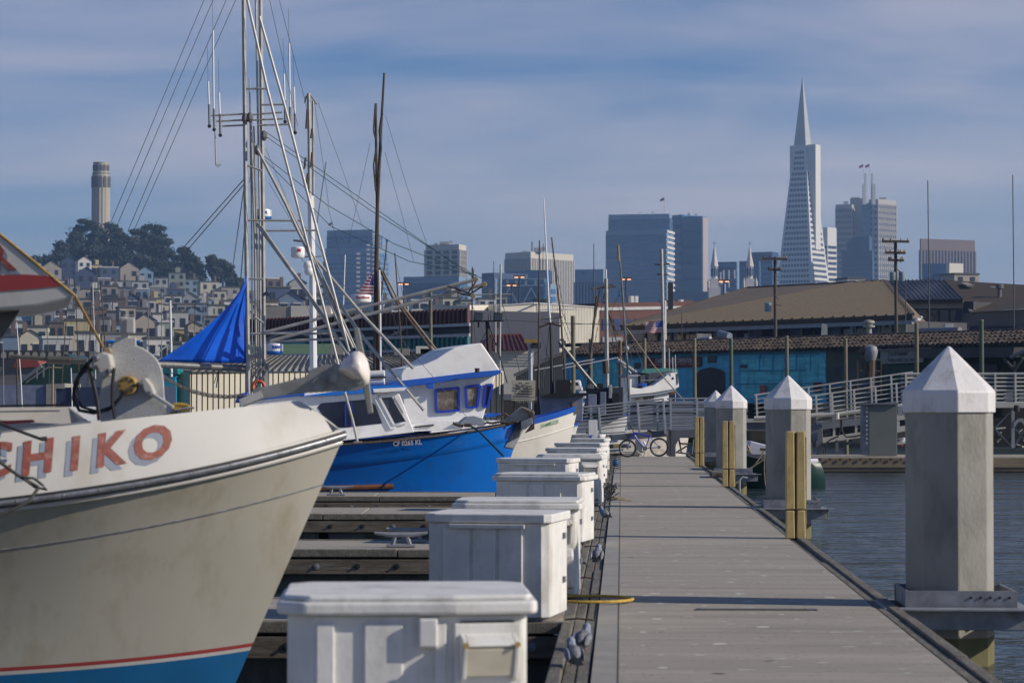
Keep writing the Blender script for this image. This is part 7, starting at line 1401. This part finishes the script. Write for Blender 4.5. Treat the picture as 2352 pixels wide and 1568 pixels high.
p = C + dl * (a_ * .57) + nl * .8; text(tm, 'us', 3.0, (p.x - 2.6, p.y, zpx(626, 1500)), -dl, (0, 0, 1), off=.03); tm.build('bank_name', 'ink_purple', t); tm = MB(); text(tm, 'bank', 3.0, (p.x + 3.6, p.y, zpx(626, 1500)), -dl, (0, 0, 1), off=.03); tm.build('bank_name', 'ink_blue', t)
t = tower('big stepped blue office slab left of the pyramid tower', 1399.4, 1538, 1546, 491, 1800, 'tower_band', 'tower_glass', fh=3.9, duty=.66, npl=34, npr=2, crown=3); tower('', 1394, 1531, 1553, 527, 1790, 'tower_band', 'tower_glass', fh=3.9, duty=.60, npl=36, npr=0, crown=3, root=t, bodyr='tower_white')
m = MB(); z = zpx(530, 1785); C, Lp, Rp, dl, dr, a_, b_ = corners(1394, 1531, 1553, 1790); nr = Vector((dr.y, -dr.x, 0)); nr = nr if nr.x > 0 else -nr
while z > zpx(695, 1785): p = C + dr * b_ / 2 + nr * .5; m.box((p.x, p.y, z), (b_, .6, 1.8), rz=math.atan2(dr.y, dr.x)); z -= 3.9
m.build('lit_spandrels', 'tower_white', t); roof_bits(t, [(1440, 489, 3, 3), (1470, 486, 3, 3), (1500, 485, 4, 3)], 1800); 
t = tower('tall glass tower with a fluted face beside the big stepped slab', 1545.7, 1568, 1614, 493, 1860, 'tower_glass', 'glass_bright', fh=7, duty=.55, npl=6, npr=0, crown=2); tower('', 1568, 1613, 1628, 496, 1850, 'tower_glass', 'glass_bright', fh=12, duty=.8, npl=16, npr=0, root=t)
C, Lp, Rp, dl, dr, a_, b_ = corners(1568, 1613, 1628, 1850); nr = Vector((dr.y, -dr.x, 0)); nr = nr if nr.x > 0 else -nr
p = C + dr * b_ / 2 + nr * .5; MB().box((p.x, p.y, (zpx(498, 1850) + GZ) / 2), (b_ - .5, .5, zpx(498, 1850) - GZ), rz=math.atan2(dr.y, dr.x)).build('lit_face', 'tower_sunlit_pink', t); roof_bits(t, [(1583, 488, 5, 5), (1562, 490, 4, 3), (1600, 490, 6, 3)], 1860)  # lit_face: pink panel colour paints the sunlight falling on the right side
MB().box((D(1586, 0, 1780).x, 1780, zpx(670, 1780) / 2), (30, 10, zpx(670, 1780))).build('podium', 'tower_dark', t)
t = tower('dark blue block with white vertical fins between the church spires', 1649, 1691, 1696, 601, 1600, 'tower_dark', 'tower_glass', fh=5, duty=.4)
for x, y0, y1 in ((1661, 620, 660), (1673, 620, 660), (1686, 620, 640), (1654, 625, 650)): MB().box((D(x, 0, 1575).x, 1575, (zpx(y0, 1575) + zpx(y1, 1575)) / 2), (.9, 1, zpx(y0, 1575) - zpx(y1, 1575))).build('fin', 'tower_white', t)
tower('broad navy block directly left of the pyramid tower', 1726, 1774, 1794, 578, 1750, 'tower_dark', 'tower_glass', fh=4, duty=.5, crown=8); tower('lower blue block behind the right church spire', 1700, 1744, 1750, 599, 1650, 'tower_dark', 'tower_glass', fh=4, duty=.4, crown=3)
t = tower('white tower with dark ribbon windows just right of the pyramid tower', 1893, 1902, 1926, 522, 1990, 'tower_white', 'tower_window', fh=4.45, duty=.48, crown=14)
# the pyramid tower
YP = 1950.0; ax = D(1842.5, 0, YP).x; kk = YP / FP; pr_ = thing('pyramid_tower', 'very tall slender pyramid-shaped white tower with a plain spire', 'tower', (ax, YP, GZ))
zA = zpx(174, YP); zB = zpx(654, YP); al = R(12.2); rB = 63.5 * kk
def pc(z, i, g=0.0):
    r = rB * (zA - z) / (zA - zB) + g; q = -math.pi / 2 + al + i * math.pi / 2; return Vector((ax + r * math.cos(q), YP + r * math.sin(q), z))
zS = zpx(334, YP)
m = MB(); b = [pc(GZ, i) for i in range(4)]; s_ = [pc(zS, i) for i in range(4)]; m.add(b + s_, [(0, 1, 5, 4), (1, 2, 6, 5), (2, 3, 7, 6), (3, 0, 4, 7), (4, 5, 6, 7)]); m.build('shaft', 'tower_white', pr_)
s_ = [pc(zS, i) for i in range(4)]; a2 = [pc(zA - 1.5, i) for i in range(4)]; sp = MB().add(s_ + a2 + [Vector((ax, YP, zA))], [(0, 1, 5, 4), (1, 2, 6, 5), (2, 3, 7, 6), (3, 0, 4, 7), (4, 5, 8), (5, 6, 8), (6, 7, 8), (7, 4, 8)]).build('spire', 'spire_metal', pr_)
z = zpx(345, YP); dz = (zpx(345, YP) - zB) / 25.0; n = 0
while z - dz > zpx(700, YP):
    m = MB(); zt_, zb_ = z - dz * .30, z - dz * .80
    for i in (3, 0):
        A0_, A1_, B0_, B1_ = pc(zb_, i, .25), pc(zb_, i + 1, .25), pc(zt_, i, .25), pc(zt_, i + 1, .25); L0 = (A1_ - A0_).length; k = max(3, int(L0 / 3.0)); mar = .08 if n > 3 else .16
        for j in range(k):
            t0, t1 = mar + (1 - 2 * mar) * (j + .12) / k, mar + (1 - 2 * mar) * (j + .88) / k
            m.add([A0_.lerp(A1_, t0), A0_.lerp(A1_, t1), B0_.lerp(B1_, t1), B0_.lerp(B1_, t0)], [(0, 1, 2, 3)])
    m.build('window_band', 'tower_window', pr_); z -= dz; n += 1
# side wings
nR = Vector((math.cos(-math.pi / 4 + al), math.sin(-math.pi / 4 + al), 0)); tR = Vector((-nR.y, nR.x, 0)); Ca = Vector((ax, YP, 0))
zW0, zW1 = zpx(575, YP), zpx(335, YP); rr0 = rB * (zA - zW0) / (zA - zB) / math.sqrt(2) + .5
for s_ in (1, -1):
    m = MB(); w2 = 4.6
    z0_ = zW0 if s_ > 0 else zpx(440, YP); r_o = rr0 if s_ > 0 else rB * (zA - z0_) / (zA - zB) / math.sqrt(2)+.5
    p = Ca + nR * s_ * r_o * .5; m.box((p.x, p.y, (z0_ + zW1) / 2), (r_o, w2 * 2, zW1 - z0_), rz=math.atan2(nR.y, nR.x)); m.build('wing', 'tower_white', pr_)
# tower with twin spires
t = tower('granite tower with twin thin spires and small square windows', 1922.6, 1958, 1966, 469, 2080, 'tower_concrete', 'tower_window', fh=5.0, duty=.5, mode='grid', npl=9, npr=1, crown=3); tower('', 1956, 1984, 1990, 455, 2090, 'tower_concrete', 'tower_concrete', fh=30, root=t)
tower('', 1984, 2002, 2010, 466, 2075, 'tower_glass', 'glass_bright', fh=6.0, duty=.75, root=t, npl=3); tower('', 2000, 2019, 2067, 457, 2070, 'tower_concrete', 'tower_window', fh=5.0, duty=.45, mode='grid', npl=2, npr=9, crown=4, root=t, pm='tower_concrete')
for pts, r_ in (((1986, 398, 470), 1.0), ((1983, 423, 470), 1.6), ((2001, 398, 470), 1.0), ((2005, 423, 470), 1.8)): MB().box((D(pts[0], 0, 2062).x, 2062, (zpx(pts[1], 2062) + zpx(pts[2], 2062)) / 2), (r_ * 1.6, r_ * 1.6, zpx(pts[1], 2062) - zpx(pts[2], 2062))).build('spire', 'tower_white', t)
roof_bits(t, [(2030, 452, 14, 4), (1945, 462, 10, 5), (1967, 452, 18, 3)], 2085)
t = tower('dark navy block with a rounded crown in front of the twin-spired tower', 1937, 2005, 2012, 575, 1900, 'tower_dark', 'tower_glass', fh=3.6, duty=.4, crown=8, mode='grid', npl=18, pm='tower_dark'); C, Lp, Rp, dl, dr, a_, b_ = corners(1948, 1998, 2004, 1905)
MB().prism([(C.x, C.y, GZ), (Lp.x, Lp.y, GZ), (Lp.x, Lp.y, zpx(558, 1905)), (Lp.lerp(C, .25).x, Lp.lerp(C, .25).y, zpx(546, 1905)), (C.x, C.y, zpx(541, 1905))], dr * 18).build('crown', 'tower_dark', t)
tower('brown flat-topped tower with vertical stripes at the far right', 2115, 2117, 2252.5, 548, 1700, 'tower_brown', 'tower_window', mode='piers', npr=17, npl=1, crown=8, pm='tower_brown')
tower('blue block in front of the brown flat-topped tower', 2121, 2176, 2179, 605, 1200, 'tower_glass', 'tower_dark', fh=5, duty=.3, crown=5); tower('cream blank-walled block in front of the brown flat-topped tower', 2176, 2182, 2219, 604, 1150, 'tower_cream', 'tower_cream', fh=40)
t = tower('low dark stepped block below the cream blank-walled block', 2150, 2196, 2240, 628, 1050, 'tower_dark', 'tower_glass', fh=4, duty=.4)
tower('thin pale tower at the extreme left of the stepped blue glass tower', 690, 700, 706, 700, 2000, 'tower_band', 'tower_glass', fh=5) if False else None
for x, y, Y_, lb in ((1522, 457, 1800, 'tiny flag above the big stepped slab'), (1979, 381, 2060, 'left of two tiny flags above the twin spires'), (1993, 380, 2060, 'right of two tiny flags above the twin spires'), (760, 513, 1900, 'tiny flag above the stepped blue glass tower')):
    f = thing('roof_flag', lb, 'flag', D(x, y, Y_), 'tiny flags above the downtown roofs'); MB().tube([D(x + 4, y - 3, Y_), D(x + 4, y + 30 if y < 500 else y + 14, Y_)], .22, 5).build('staff', 'tower_white', f)
    MB().prism([D(x - 6, y + 1, Y_), D(x + 4, y - 4, Y_), D(x + 4, y + 3, Y_), D(x - 6, y + 6, Y_)], (0, .2, 0)).build('red_cloth', 'flag_red', f); MB().prism([D(x - 1, y - 1.5, Y_ - .3), D(x + 4, y - 4, Y_ - .3), D(x + 4, y - .5, Y_ - .3), D(x - 1, y + 2, Y_ - .3)], (0, .2, 0)).build('blue_canton', 'flag_blue', f)
# church with twin spires
ch = thing('church', 'white church with twin ornate spires topped by crosses', 'church', D(1680, 690, 1100)); YC = 1100.0
for x, y0, sc2 in ((1639.5, 568, 1.0), (1720.5, 568, 1.0)):
    b = D(x, 0, YC); k = PX(YC); dy = 0
    q = lambda y: zpx(y, YC)
    MB().lathe((b.x, YC, 0), [(9.2 * k, q(612)), (8.8 * k, q(610)), (4.5 * k, q(588)), (1.6 * k, q(568))], n=8).build('cone', 'church_white', ch)
    MB().box((b.x, YC, q(560)), (.5 * k, .5 * k, 16 * k)).box((b.x, YC, q(559)), (8 * k, .6 * k, 1.2 * k)).build('cross', 'tower_dark', ch)
    dr_ = MB().lathe((b.x, YC, 0), [(7.2 * k, q(640)), (7.2 * k, q(612))], n=8).build('belfry', 'church_white', ch)
    for i in range(8): a_ = i * math.pi / 4 + math.pi / 8; MB().box((b.x + 7.6 * k * math.cos(a_), YC + 7.6 * k * math.sin(a_), q(624)), (1.6 * k, 1.6 * k, 24 * k)).build('column', 'church_white', dr_)
    for i in range(8): a_ = i * math.pi / 4; MB().box((b.x + 6.9 * k * math.cos(a_), YC + 6.9 * k * math.sin(a_), q(625)), (3.2 * k, 3.2 * k, 17 * k), rz=a_).build('arch_opening', 'tower_dark', dr_)
    MB().box((b.x, YC, q(650)), (20 * k, 20 * k, 20 * k)).box((b.x, YC, (q(660) + GZ) / 2), (28 * k, 28 * k, q(660) - GZ)).build('tower_base', 'church_white', ch)
    for dx in (-14, 14): MB().lathe((b.x + dx * k, YC - 8 * k, 0), [(3.2 * k, q(668)), (3.0 * k, q(652)), (3.8 * k, q(651)), (.4 * k, q(637))], n=8).build('pinnacle', 'church_white', ch)
MB().box((D(1680, 0, YC).x, YC + 25, (q(668) + GZ) / 2), (60 * PX(YC), 30, q(668) - GZ)).build('nave', 'church_white', ch)
sm = thing('pale_flue', 'pale round flue in front of the left church spire', 'flue', D(1660, 690, 800)); MB().tube([D(1661, 652, 800), D(1661, 800, 800)], PX(800, 6), 14).build('pipe', 'pane_pale', sm, smooth=True)
# low pale roofs in front of the downtown towers
# ================================================================ TELEGRAPH HILL
ct = thing('hilltop_tower', 'tall fluted pale concrete tower with arched openings on the wooded hilltop', 'tower', D(233.5, 530, 1400)); YT = 1400.0; b = D(233.6, 0, YT); kt = PX(YT)
q = lambda y: zpx(y, YT)
m = MB(); vs = []; nseg = 64
prof = []
for y in (700, 431.6): 
    for j in range(nseg): a_ = 2 * math.pi * j / nseg; r_ = (21.6 - (1.1 if j % 4 == 2 else (.6 if j % 4 in (1, 3) else 0))) * kt * (1.0 if y > 500 else .985); prof.append(Vector((b.x + r_ * math.cos(a_), YT + r_ * math.sin(a_), q(y))))
m.add(prof, [(j, (j + 1) % nseg, nseg + (j + 1) % nseg, nseg + j) for j in range(nseg)] + [tuple(range(nseg, 2 * nseg))]); m.build('shaft', 'tower_stone', ct)
MB().lathe((b.x, YT, 0), [(20.6 * kt, q(432)), (20.6 * kt, q(404)), (19.2 * kt, q(402)), (19.2 * kt, q(396)), (17.6 * kt, q(395)), (17.6 * kt, q(376)), (18.2 * kt, q(375)), (18.2 * kt, q(373.5)), (16 * kt, q(373.5))], n=32).build('crown', 'tower_stone', ct)
for i in range(12):
    a_ = 2 * math.pi * i / 12 + .12; u_ = Vector((math.cos(a_), math.sin(a_), 0)); v_ = Vector((-u_.y, u_.x, 0))
    for (r_, y0, y1, w_, nm) in ((20.6, 431, 405, 7.2, 'tall_arch'), (17.6, 393, 379, 6.4, 'top_arch')):
        c = Vector((b.x, YT, 0)) + u_ * (r_ * kt - .4); h = q(y1) - q(y0); w2 = w_ * kt / 2
        MB().prism([c + v_ * s_ * w2 + Vector((0, 0, q(y0) + z_)) for s_, z_ in ((-1, 0), (1, 0), (1, h * .8), (.6, h * .95), (0, h), (-.6, h * .95), (-1, h * .8))], u_ * .7).build(nm, 'arch_shade', ct)
    for s_ in (-.25, .25): c = Vector((b.x, YT, 0)) + u_ * (19.2 * kt) + v_ * s_ * 8 * kt; MB().box((c.x, c.y, q(399)), (.6, 1.5 * kt, 2 * kt), rz=a_).build('slot', 'arch_shade', ct)
MB().box((D(268, 0, 1380).x, 1380, zpx(590, 1380)), (PX(1380, 34), 10, PX(1380, 20))).build('base_building', 'tower_stone', ct)
# trees on the crest
def tree(cx, top, hw, bot, Y_, kind, label, seed, m='leaf'):
    r_ = random.Random(seed); b = D(cx, bot, Y_); g = hill_z(b.x, Y_); g = g
    root = thing('hill_tree', label, 'tree', (b.x, Y_, b.z), 'trees on top of the hill'); k = PX(Y_); H_ = (bot - top) * k; W_ = hw * k
    tk = MB(); tk.tube([b + Vector((0, 0, -3)), b + Vector((r_.uniform(-1, 1), 0, H_ * .4)), b + Vector((r_.uniform(-1, 1), 0, H_ * .8))], [W_ * .07 + .3, W_ * .05 + .2, .15], 7)
    blobs = []
    n = 17 if kind != 'cypress' else 20
    for i in range(n):
        t_ = (i + .5) / n
        if kind == 'round': h = .28 + .66 * r_.random(); rad = W_ * math.sqrt(max(.05, 1 - ((h - .58) / .52) ** 2)) * .66
        elif kind == 'cypress': h = .15 + .8 * t_; rad = W_ * (1.02 - h) * .95
        else: h = .30 + .66 * r_.random(); rad = W_ * .8 * (1.15 - .6 * max(0, h - .6) / .4)
        a_ = r_.uniform(0, 6.28); c = b + Vector((rad * math.cos(a_), rad * math.sin(a_) * .8, H_ * h)); s_ = W_ * r_.uniform(.20, .38) * (1 if kind != 'cypress' else .85)
        blobs.append((c, s_)); tk.tube([b + Vector((0, 0, H_ * max(.15, h - .3))), c], [W_ * .03 + .12, .08], 5)
    blobs.append((b + Vector((0, 0, H_ - W_ * .26)), W_ * .3)); blobs.append((b + Vector((W_ * .2, 0, H_ * .86 - W_ * .2)), W_ * .36))
    tk.build('trunk', 'bark', root); m_ = MB()
    for c, s_ in blobs:
        for j in range(150):
            u_ = Vector((r_.gauss(0, 1), r_.gauss(0, 1), r_.gauss(0, 1))).normalized(); rad = s_ * 1.15 * (r_.random() ** .4) * (r_.uniform(.8, 1.12) if r_.random() < .8 else r_.uniform(1.1, 1.75))
            p = c + Vector((u_.x * rad * 1.15, u_.y * rad, u_.z * rad * .78)); q1 = Vector((r_.gauss(0, 1), r_.gauss(0, 1), r_.gauss(0, .6))).normalized(); q2 = q1.cross(u_).normalized(); e = r_.uniform(.5, 1.15)
            m_.add([p + q1 * e, p + q2 * e * .7, p - q1 * e, p - q2 * e * .7], [(0, 1, 2, 3)])
    m_.build('crown', m, root)
mat('leaf', (0.018, 0.032, 0.015), 0.8, var=.5, sc_=.25); mat('leaf_b', (0.026, 0.035, 0.017), 0.8, var=.5, sc_=.2); mat('bark', (0.06, 0.045, 0.035), 0.9, var=.3)
TR = [(140, 556, 34, 625, 1290, 'cypress', 'pointed dark tree at the left foot of the hilltop grove'), (172, 530, 34, 630, 1300, 'cypress', 'layered conifer left of the hilltop tower'), (196, 503, 26, 610, 1320, 'open', 'open-crowned tree immediately left of the hilltop tower'), (222, 516, 30, 620, 1310, 'round', 'round tree hiding the foot of the hilltop tower'), (254, 512, 30, 600, 1320, 'round', 'round tree overlapping the right foot of the hilltop tower'),
      (272, 532, 22, 600, 1290, 'round', 'darker round tree right of the hilltop tower foot'), (304, 545, 26, 640, 1280, 'round', 'tree in the gap between the two big groves'), (322, 528, 30, 640, 1300, 'open', 'tall tree at the left of the right-hand grove'), (350, 513, 32, 620, 1310, 'open', 'tallest airy tree of the right-hand grove'), (372, 545, 26, 640, 1290, 'round', 'round tree at the right shoulder of the grove'), (388, 570, 26, 650, 1270, 'round', 'lower tree beneath the right shoulder of the grove'),
      (428, 569, 28, 655, 1240, 'round', 'dark dome-shaped tree standing right of the grove'), (448, 590, 24, 662, 1230, 'round', 'small dark tree at the edge of the dome-shaped one'), (488, 586, 26, 655, 1220, 'cypress', 'flat-branched pine standing alone on the right of the hill'), (512, 600, 24, 655, 1225, 'open', 'wind-swept pine at the right end of the hill'), (540, 640, 22, 668, 1215, 'round', 'low bush-like tree beside the tarp peak'), (205, 565, 44, 640, 1270, 'round', 'broad low tree in front of the tower grove'), (262, 575, 40, 640, 1260, 'round', 'broad low tree before the pale base building'),
      (340, 590, 46, 660, 1250, 'round', 'broad dark tree at the foot of the right-hand grove'), (400, 610, 40, 665, 1225, 'round', 'dark tree above the long cream houses'), (300, 600, 50, 660, 1255, 'round', 'broad dark tree between the two groves, low down'), (435, 625, 36, 668, 1215, 'round', 'dark tree low beneath the dome-shaped one'), (370, 620, 40, 668, 1235, 'round', 'dark rounded tree above the white terraces'), (235, 600, 44, 652, 1262, 'round', 'dark mass of tree directly below the hilltop tower'), (95, 590, 30, 625, 1290, 'round', 'low tree at the far left end of the crest'), (60, 598, 34, 630, 1300, 'round', 'leftmost low tree partly behind the white visor'), (150, 590, 40, 640, 1265, 'round', 'low dense tree above the grey roofed houses'), (1235, 690, 24, 720, 900, 'round', 'small dark tree below the street lamps')]
for i, (cx, tp, hw, bt_, Y_, kd, lb) in enumerate(TR): tree(cx, tp, hw, bt_, Y_, kd, lb, 50 + i, 'leaf' if i % 3 else 'leaf_b')
# houses, row by row up the slope
HC = [('cream', (0.50, 0.46, 0.35)), ('grey', (0.22, 0.22, 0.23)), ('pale grey', (0.38, 0.38, 0.37)), ('blue-grey', (0.17, 0.23, 0.31)), ('tan', (0.36, 0.31, 0.25)), ('white', (0.62, 0.60, 0.56)), ('navy', (0.05, 0.07, 0.13)), ('yellow', (0.50, 0.42, 0.22)), ('pink', (0.46, 0.35, 0.31)), ('brown', (0.15, 0.105, 0.085)), ('pale blue', (0.25, 0.36, 0.46)), ('sage', (0.24, 0.28, 0.22))]
for n_, c in HC: mat('house_' + n_.replace(' ', '_').replace('-', '_'), c, .8, var=.12, sc_=.15)
mat('house_window', (0.02, 0.025, 0.04), .3, var=.4, sc_=.5); mat('house_trim', (0.55, 0.54, 0.50), .7); mat('house_roof', (0.09, 0.085, 0.08), .85, var=.3, sc_=.2)
ORD = ['first', 'second', 'third', 'fourth', 'fifth', 'sixth', 'seventh', 'eighth', 'ninth', 'tenth', 'eleventh', 'twelfth', 'thirteenth', 'fourteenth', 'fifteenth', 'sixteenth', 'seventeenth', 'eighteenth']
def house(x0, x1, ytop, ybot, Y_, col, label, style, seed, group='houses stepped up the hillside'):
    r_ = random.Random(seed); a, b = D(x0, ytop, Y_), D(x1, ytop, Y_); zt = a.z; zb = zpx(ybot, Y_) - 4; W_ = b.x - a.x; H_ = zt - zpx(ybot, Y_); dp = max(8, min(14, W_)); cx = (a.x + b.x) / 2
    root = thing('hill_house', label, 'house', (cx, Y_, zb), group); ang = R(r_.uniform(6, 20)); M = Matrix.Rotation(ang, 3, 'Z'); mt_ = 'house_' + col.replace(' ', '_').replace('-', '_')
    hw = W_ / 2 / math.cos(ang) * .93
    def pt(u, v, z): return Vector((cx, Y_, 0)) + M @ Vector((u, v, 0)) + Vector((0, 0, z))
    MB().prism([pt(-hw, 0, zb), pt(hw, 0, zb), pt(hw, dp, zb), pt(-hw, dp, zb)], (0, 0, zt - zb)).build('wall', mt_, root)
    if style == 'gable':
        m = MB(); g = min(4.0, hw * .7); e = .4
        m.add([pt(-hw - e, -e, zt), pt(0, -e, zt + g), pt(0, dp + e, zt + g), pt(-hw - e, dp + e, zt), pt(hw + e, -e, zt), pt(hw + e, dp + e, zt)], [(0, 1, 2, 3), (1, 4, 5, 2)]); m.build('roof', 'house_roof', root)
        MB().add([pt(-hw, 0, zt), pt(hw, 0, zt), pt(0, 0, zt + g)], [(0, 1, 2)]).build('gable', mt_, root); MB().add([pt(-hw, dp, zt), pt(0, dp, zt + g), pt(hw, dp, zt)], [(0, 1, 2)]).build('gable', mt_, root)
    else:
        m = MB(); m.prism([pt(-hw - .25, -.25, zt - .1), pt(hw + .25, -.25, zt - .1), pt(hw + .25, dp + .25, zt - .1), pt(-hw - .25, dp + .25, zt - .1)], (0, 0, .5)); m.build('roof', 'house_trim' if style == 'parapet' else 'house_roof', root)
        if style == 'deck':
            s0 = r_.uniform(-.5, .1); MB().prism([pt(hw * s0, 2, zt + .4), pt(hw * (s0 + .6), 2, zt + .4), pt(hw * (s0 + .6), 6, zt + .4), pt(hw * s0, 6, zt + .4)], (0, 0, 2.4)).build('roof_room', 'house_trim' if r_.random() < .5 else mt_, root)
    if r_.random() < .5: u = r_.uniform(-.7, .7) * hw; MB().prism([pt(u, 3, zt), pt(u + .9, 3, zt), pt(u + .9, 4, zt), pt(u, 4, zt)], (0, 0, 3.2)).build('chimney', 'house_brown', root)
    nf = max(1, int(H_ / 3.3)); nc = max(2, int(2 * hw / 3.2)); fh_ = H_ / nf
    for f in range(nf):
        for c in range(nc):
            if r_.random() < .12: continue
            ww = min(1.5, 2 * hw / nc * .5) * (1.0 if r_.random() < .75 else 1.5); u = -hw + 2 * hw * (c + .5) / nc; z0 = zt - fh_ * (f + .78)
            w_ = MB().prism([pt(u - ww / 2, -.05, z0), pt(u + ww / 2, -.05, z0), pt(u + ww / 2, -.05, z0 + fh_ * .5), pt(u - ww / 2, -.05, z0 + fh_ * .5)], (M @ Vector((0, -.08, 0)))).build('window', 'house_window', root)
            if r_.random() < .35 and Y_ < 900: MB().prism([pt(u - ww / 2 - .2, -.02, z0 + fh_ * .5), pt(u + ww / 2 + .2, -.02, z0 + fh_ * .5), pt(u + ww / 2 + .2, -.02, z0 + fh_ * .5 + .25), pt(u - ww / 2 - .2, -.02, z0 + fh_ * .5 + .25)], M @ Vector((0, -.25, 0))).build('frame', 'house_trim', w_)
    for v in (.3, .7):
        for f in range(nf): z0 = zt - fh_ * (f + .75); MB().prism([pt(hw + .04, dp * v - .7, z0), pt(hw + .04, dp * v + .7, z0), pt(hw + .04, dp * v + .7, z0 + fh_ * .45), pt(hw + .04, dp * v - .7, z0 + fh_ * .45)], M @ Vector((.05, 0, 0))).build('window', 'house_window', root)
    if style == 'balcony' or r_.random() < .2:
        z0 = zt - fh_ * .95; MB().prism([pt(-hw * .6, -1.3, z0), pt(hw * .6, -1.3, z0), pt(hw * .6, 0, z0), pt(-hw * .6, 0, z0)], (0, 0, .2)).prism([pt(-hw * .6, -1.35, z0 + .9), pt(hw * .6, -1.35, z0 + .9), pt(hw * .6, -1.25, z0 + .9), pt(-hw * .6, -1.25, z0 + .9)], (0, 0, .12)).build('balcony', 'house_trim', root)
    return root
rows = [('top row under the trees', 1180, 50, 560, [(604, 646), (596, 640)], 34, 1), ('second row from the top', 1080, 60, 560, [(640, 680), (630, 672)], 36, 2), ('third row of the slope', 960, 70, 560, [(664, 706), (655, 700)], 38, 3), ('fourth row of the slope', 850, 40, 540, [(690, 735), (682, 730)], 40, 4),
        ('fifth row of the slope', 730, 30, 520, [(715, 762), (706, 756)], 44, 5), ('sixth row of the slope', 620, 10, 500, [(742, 790), (735, 785)], 46, 6), ('lowest row behind the sheds', 520, -20, 470, [(776, 830), (768, 825)], 54, 7)]
hr = random.Random(77); styles = ['flat', 'parapet', 'deck', 'flat', 'deck', 'balcony', 'parapet', 'flat', 'gable', 'deck']
for nm, Y0, xa_, xb_, ys, wd, sd in rows:
    x = xa_; i = 0; last = None
    while x < xb_:
        w_ = wd * hr.uniform(.7, 1.35); yt, yb = hr.choice(ys); yt += hr.uniform(-6, 8)
        slope = max(0, x - 200) * (.19 if Y0 > 1130 else .15 if Y0 > 1000 else .10 if Y0 > 900 else .06)
        if x < 160 and Y0 > 1000: slope = 8 if x > 110 else 14
        col = hr.choices([h_[0] for h_ in HC], weights=[4, 4, 4, 3.4, 2.6, 2.4, 2.0, .6, .3 if Y0 > 900 else .05, .5, 1.5 if Y0 < 900 else .4, 1])[0]
        if col == last: col = hr.choice([h_[0] for h_ in HC if h_[0] != last and h_[0] not in ('pink', 'yellow')])
        last = col; st_ = hr.choice(styles)
        house(x, x + w_, yt + slope, yb + slope, Y0 + hr.uniform(-28, 28), col, '%s %s house, %s from the left in the %s' % (col, {'flat': 'flat-roofed', 'parapet': 'white-edged', 'deck': 'roof-room', 'gable': 'gabled', 'balcony': 'balconied'}[st_], ORD[min(i, 17)], nm), st_, sd * 100 + i)
        x += w_ * hr.uniform(.86, 1.12); i += 1
for i, (x0, x1, y0, y1, Y_, col, st_, lb) in enumerate(((612, 668, 660, 700, 700, 'navy', 'flat', 'navy house right of the tall pole mast'), (664, 705, 650, 700, 720, 'pale grey', 'gable', 'pale grey gabled house left of the light mast'), (612, 650, 640, 662, 900, 'brown', 'parapet', 'brown upper house beside the tall pole mast'), (636, 700, 688, 722, 560, 'blue-grey', 'gable', 'blue-grey gabled house between the two light masts'), (600, 640, 692, 725, 540, 'tan', 'flat', 'tan house just right of the tall pole mast base'),
        (738, 790, 706, 735, 520, 'cream', 'flat', 'cream house behind the bundle of trolling poles'), (700, 745, 676, 715, 640, 'grey', 'deck', 'grey house right of the thick light mast'), (880, 905, 696, 716, 760, 'white', 'flat', 'white house between the wooden poles and the flag mast'), (898, 940, 700, 716, 700, 'white', 'deck', 'long white house left of the round timber pile'), (944, 985, 690, 714, 720, 'white', 'parapet', 'white blocky house beneath the long low office block'), (985, 1020, 702, 716, 680, 'blue-grey', 'flat', 'shaded blue house beside the round timber pile'),
        (1016, 1062, 684, 712, 700, 'cream', 'deck', 'cream house under the boom tips'), (1058, 1086, 690, 714, 690, 'sage', 'flat', 'sage green house right of the boom tips'), (1098, 1140, 686, 708, 720, 'white', 'balcony', 'white balconied house behind the shorter street lamp'), (1136, 1166, 680, 706, 740, 'sage', 'flat', 'sage house with a white edge near the street lamps'), (790, 850, 716, 735, 500, 'pale grey', 'flat', 'pale grey house under the flag'), (1945, 1990, 640, 655, 640, 'white', 'flat', 'white roof block peeking over the brown roof'), (1540, 1590, 692, 704, 600, 'pale grey', 'flat', 'pale roof block above the maroon building'), (2188, 2252, 630, 650, 700, 'tan', 'flat', 'tan block peeking over the dark brown roof'))):
    house(x0, x1, y0, y1, Y_, col, lb, st_, 900 + i, 'houses seen over the waterfront roofs')
ws = thing('cream_store', 'cream flat store with seamed wall behind the two light masts', 'store', D(640, 730, 230))
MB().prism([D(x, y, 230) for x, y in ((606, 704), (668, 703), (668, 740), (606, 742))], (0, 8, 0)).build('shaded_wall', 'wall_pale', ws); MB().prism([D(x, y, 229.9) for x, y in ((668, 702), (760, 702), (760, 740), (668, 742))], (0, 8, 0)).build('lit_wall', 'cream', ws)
# ---- haze
hz = MB().box((0, 3500, 140), (5000, 7400, 286)).build('haze', 'haze_air'); hz['kind'] = 'stuff'
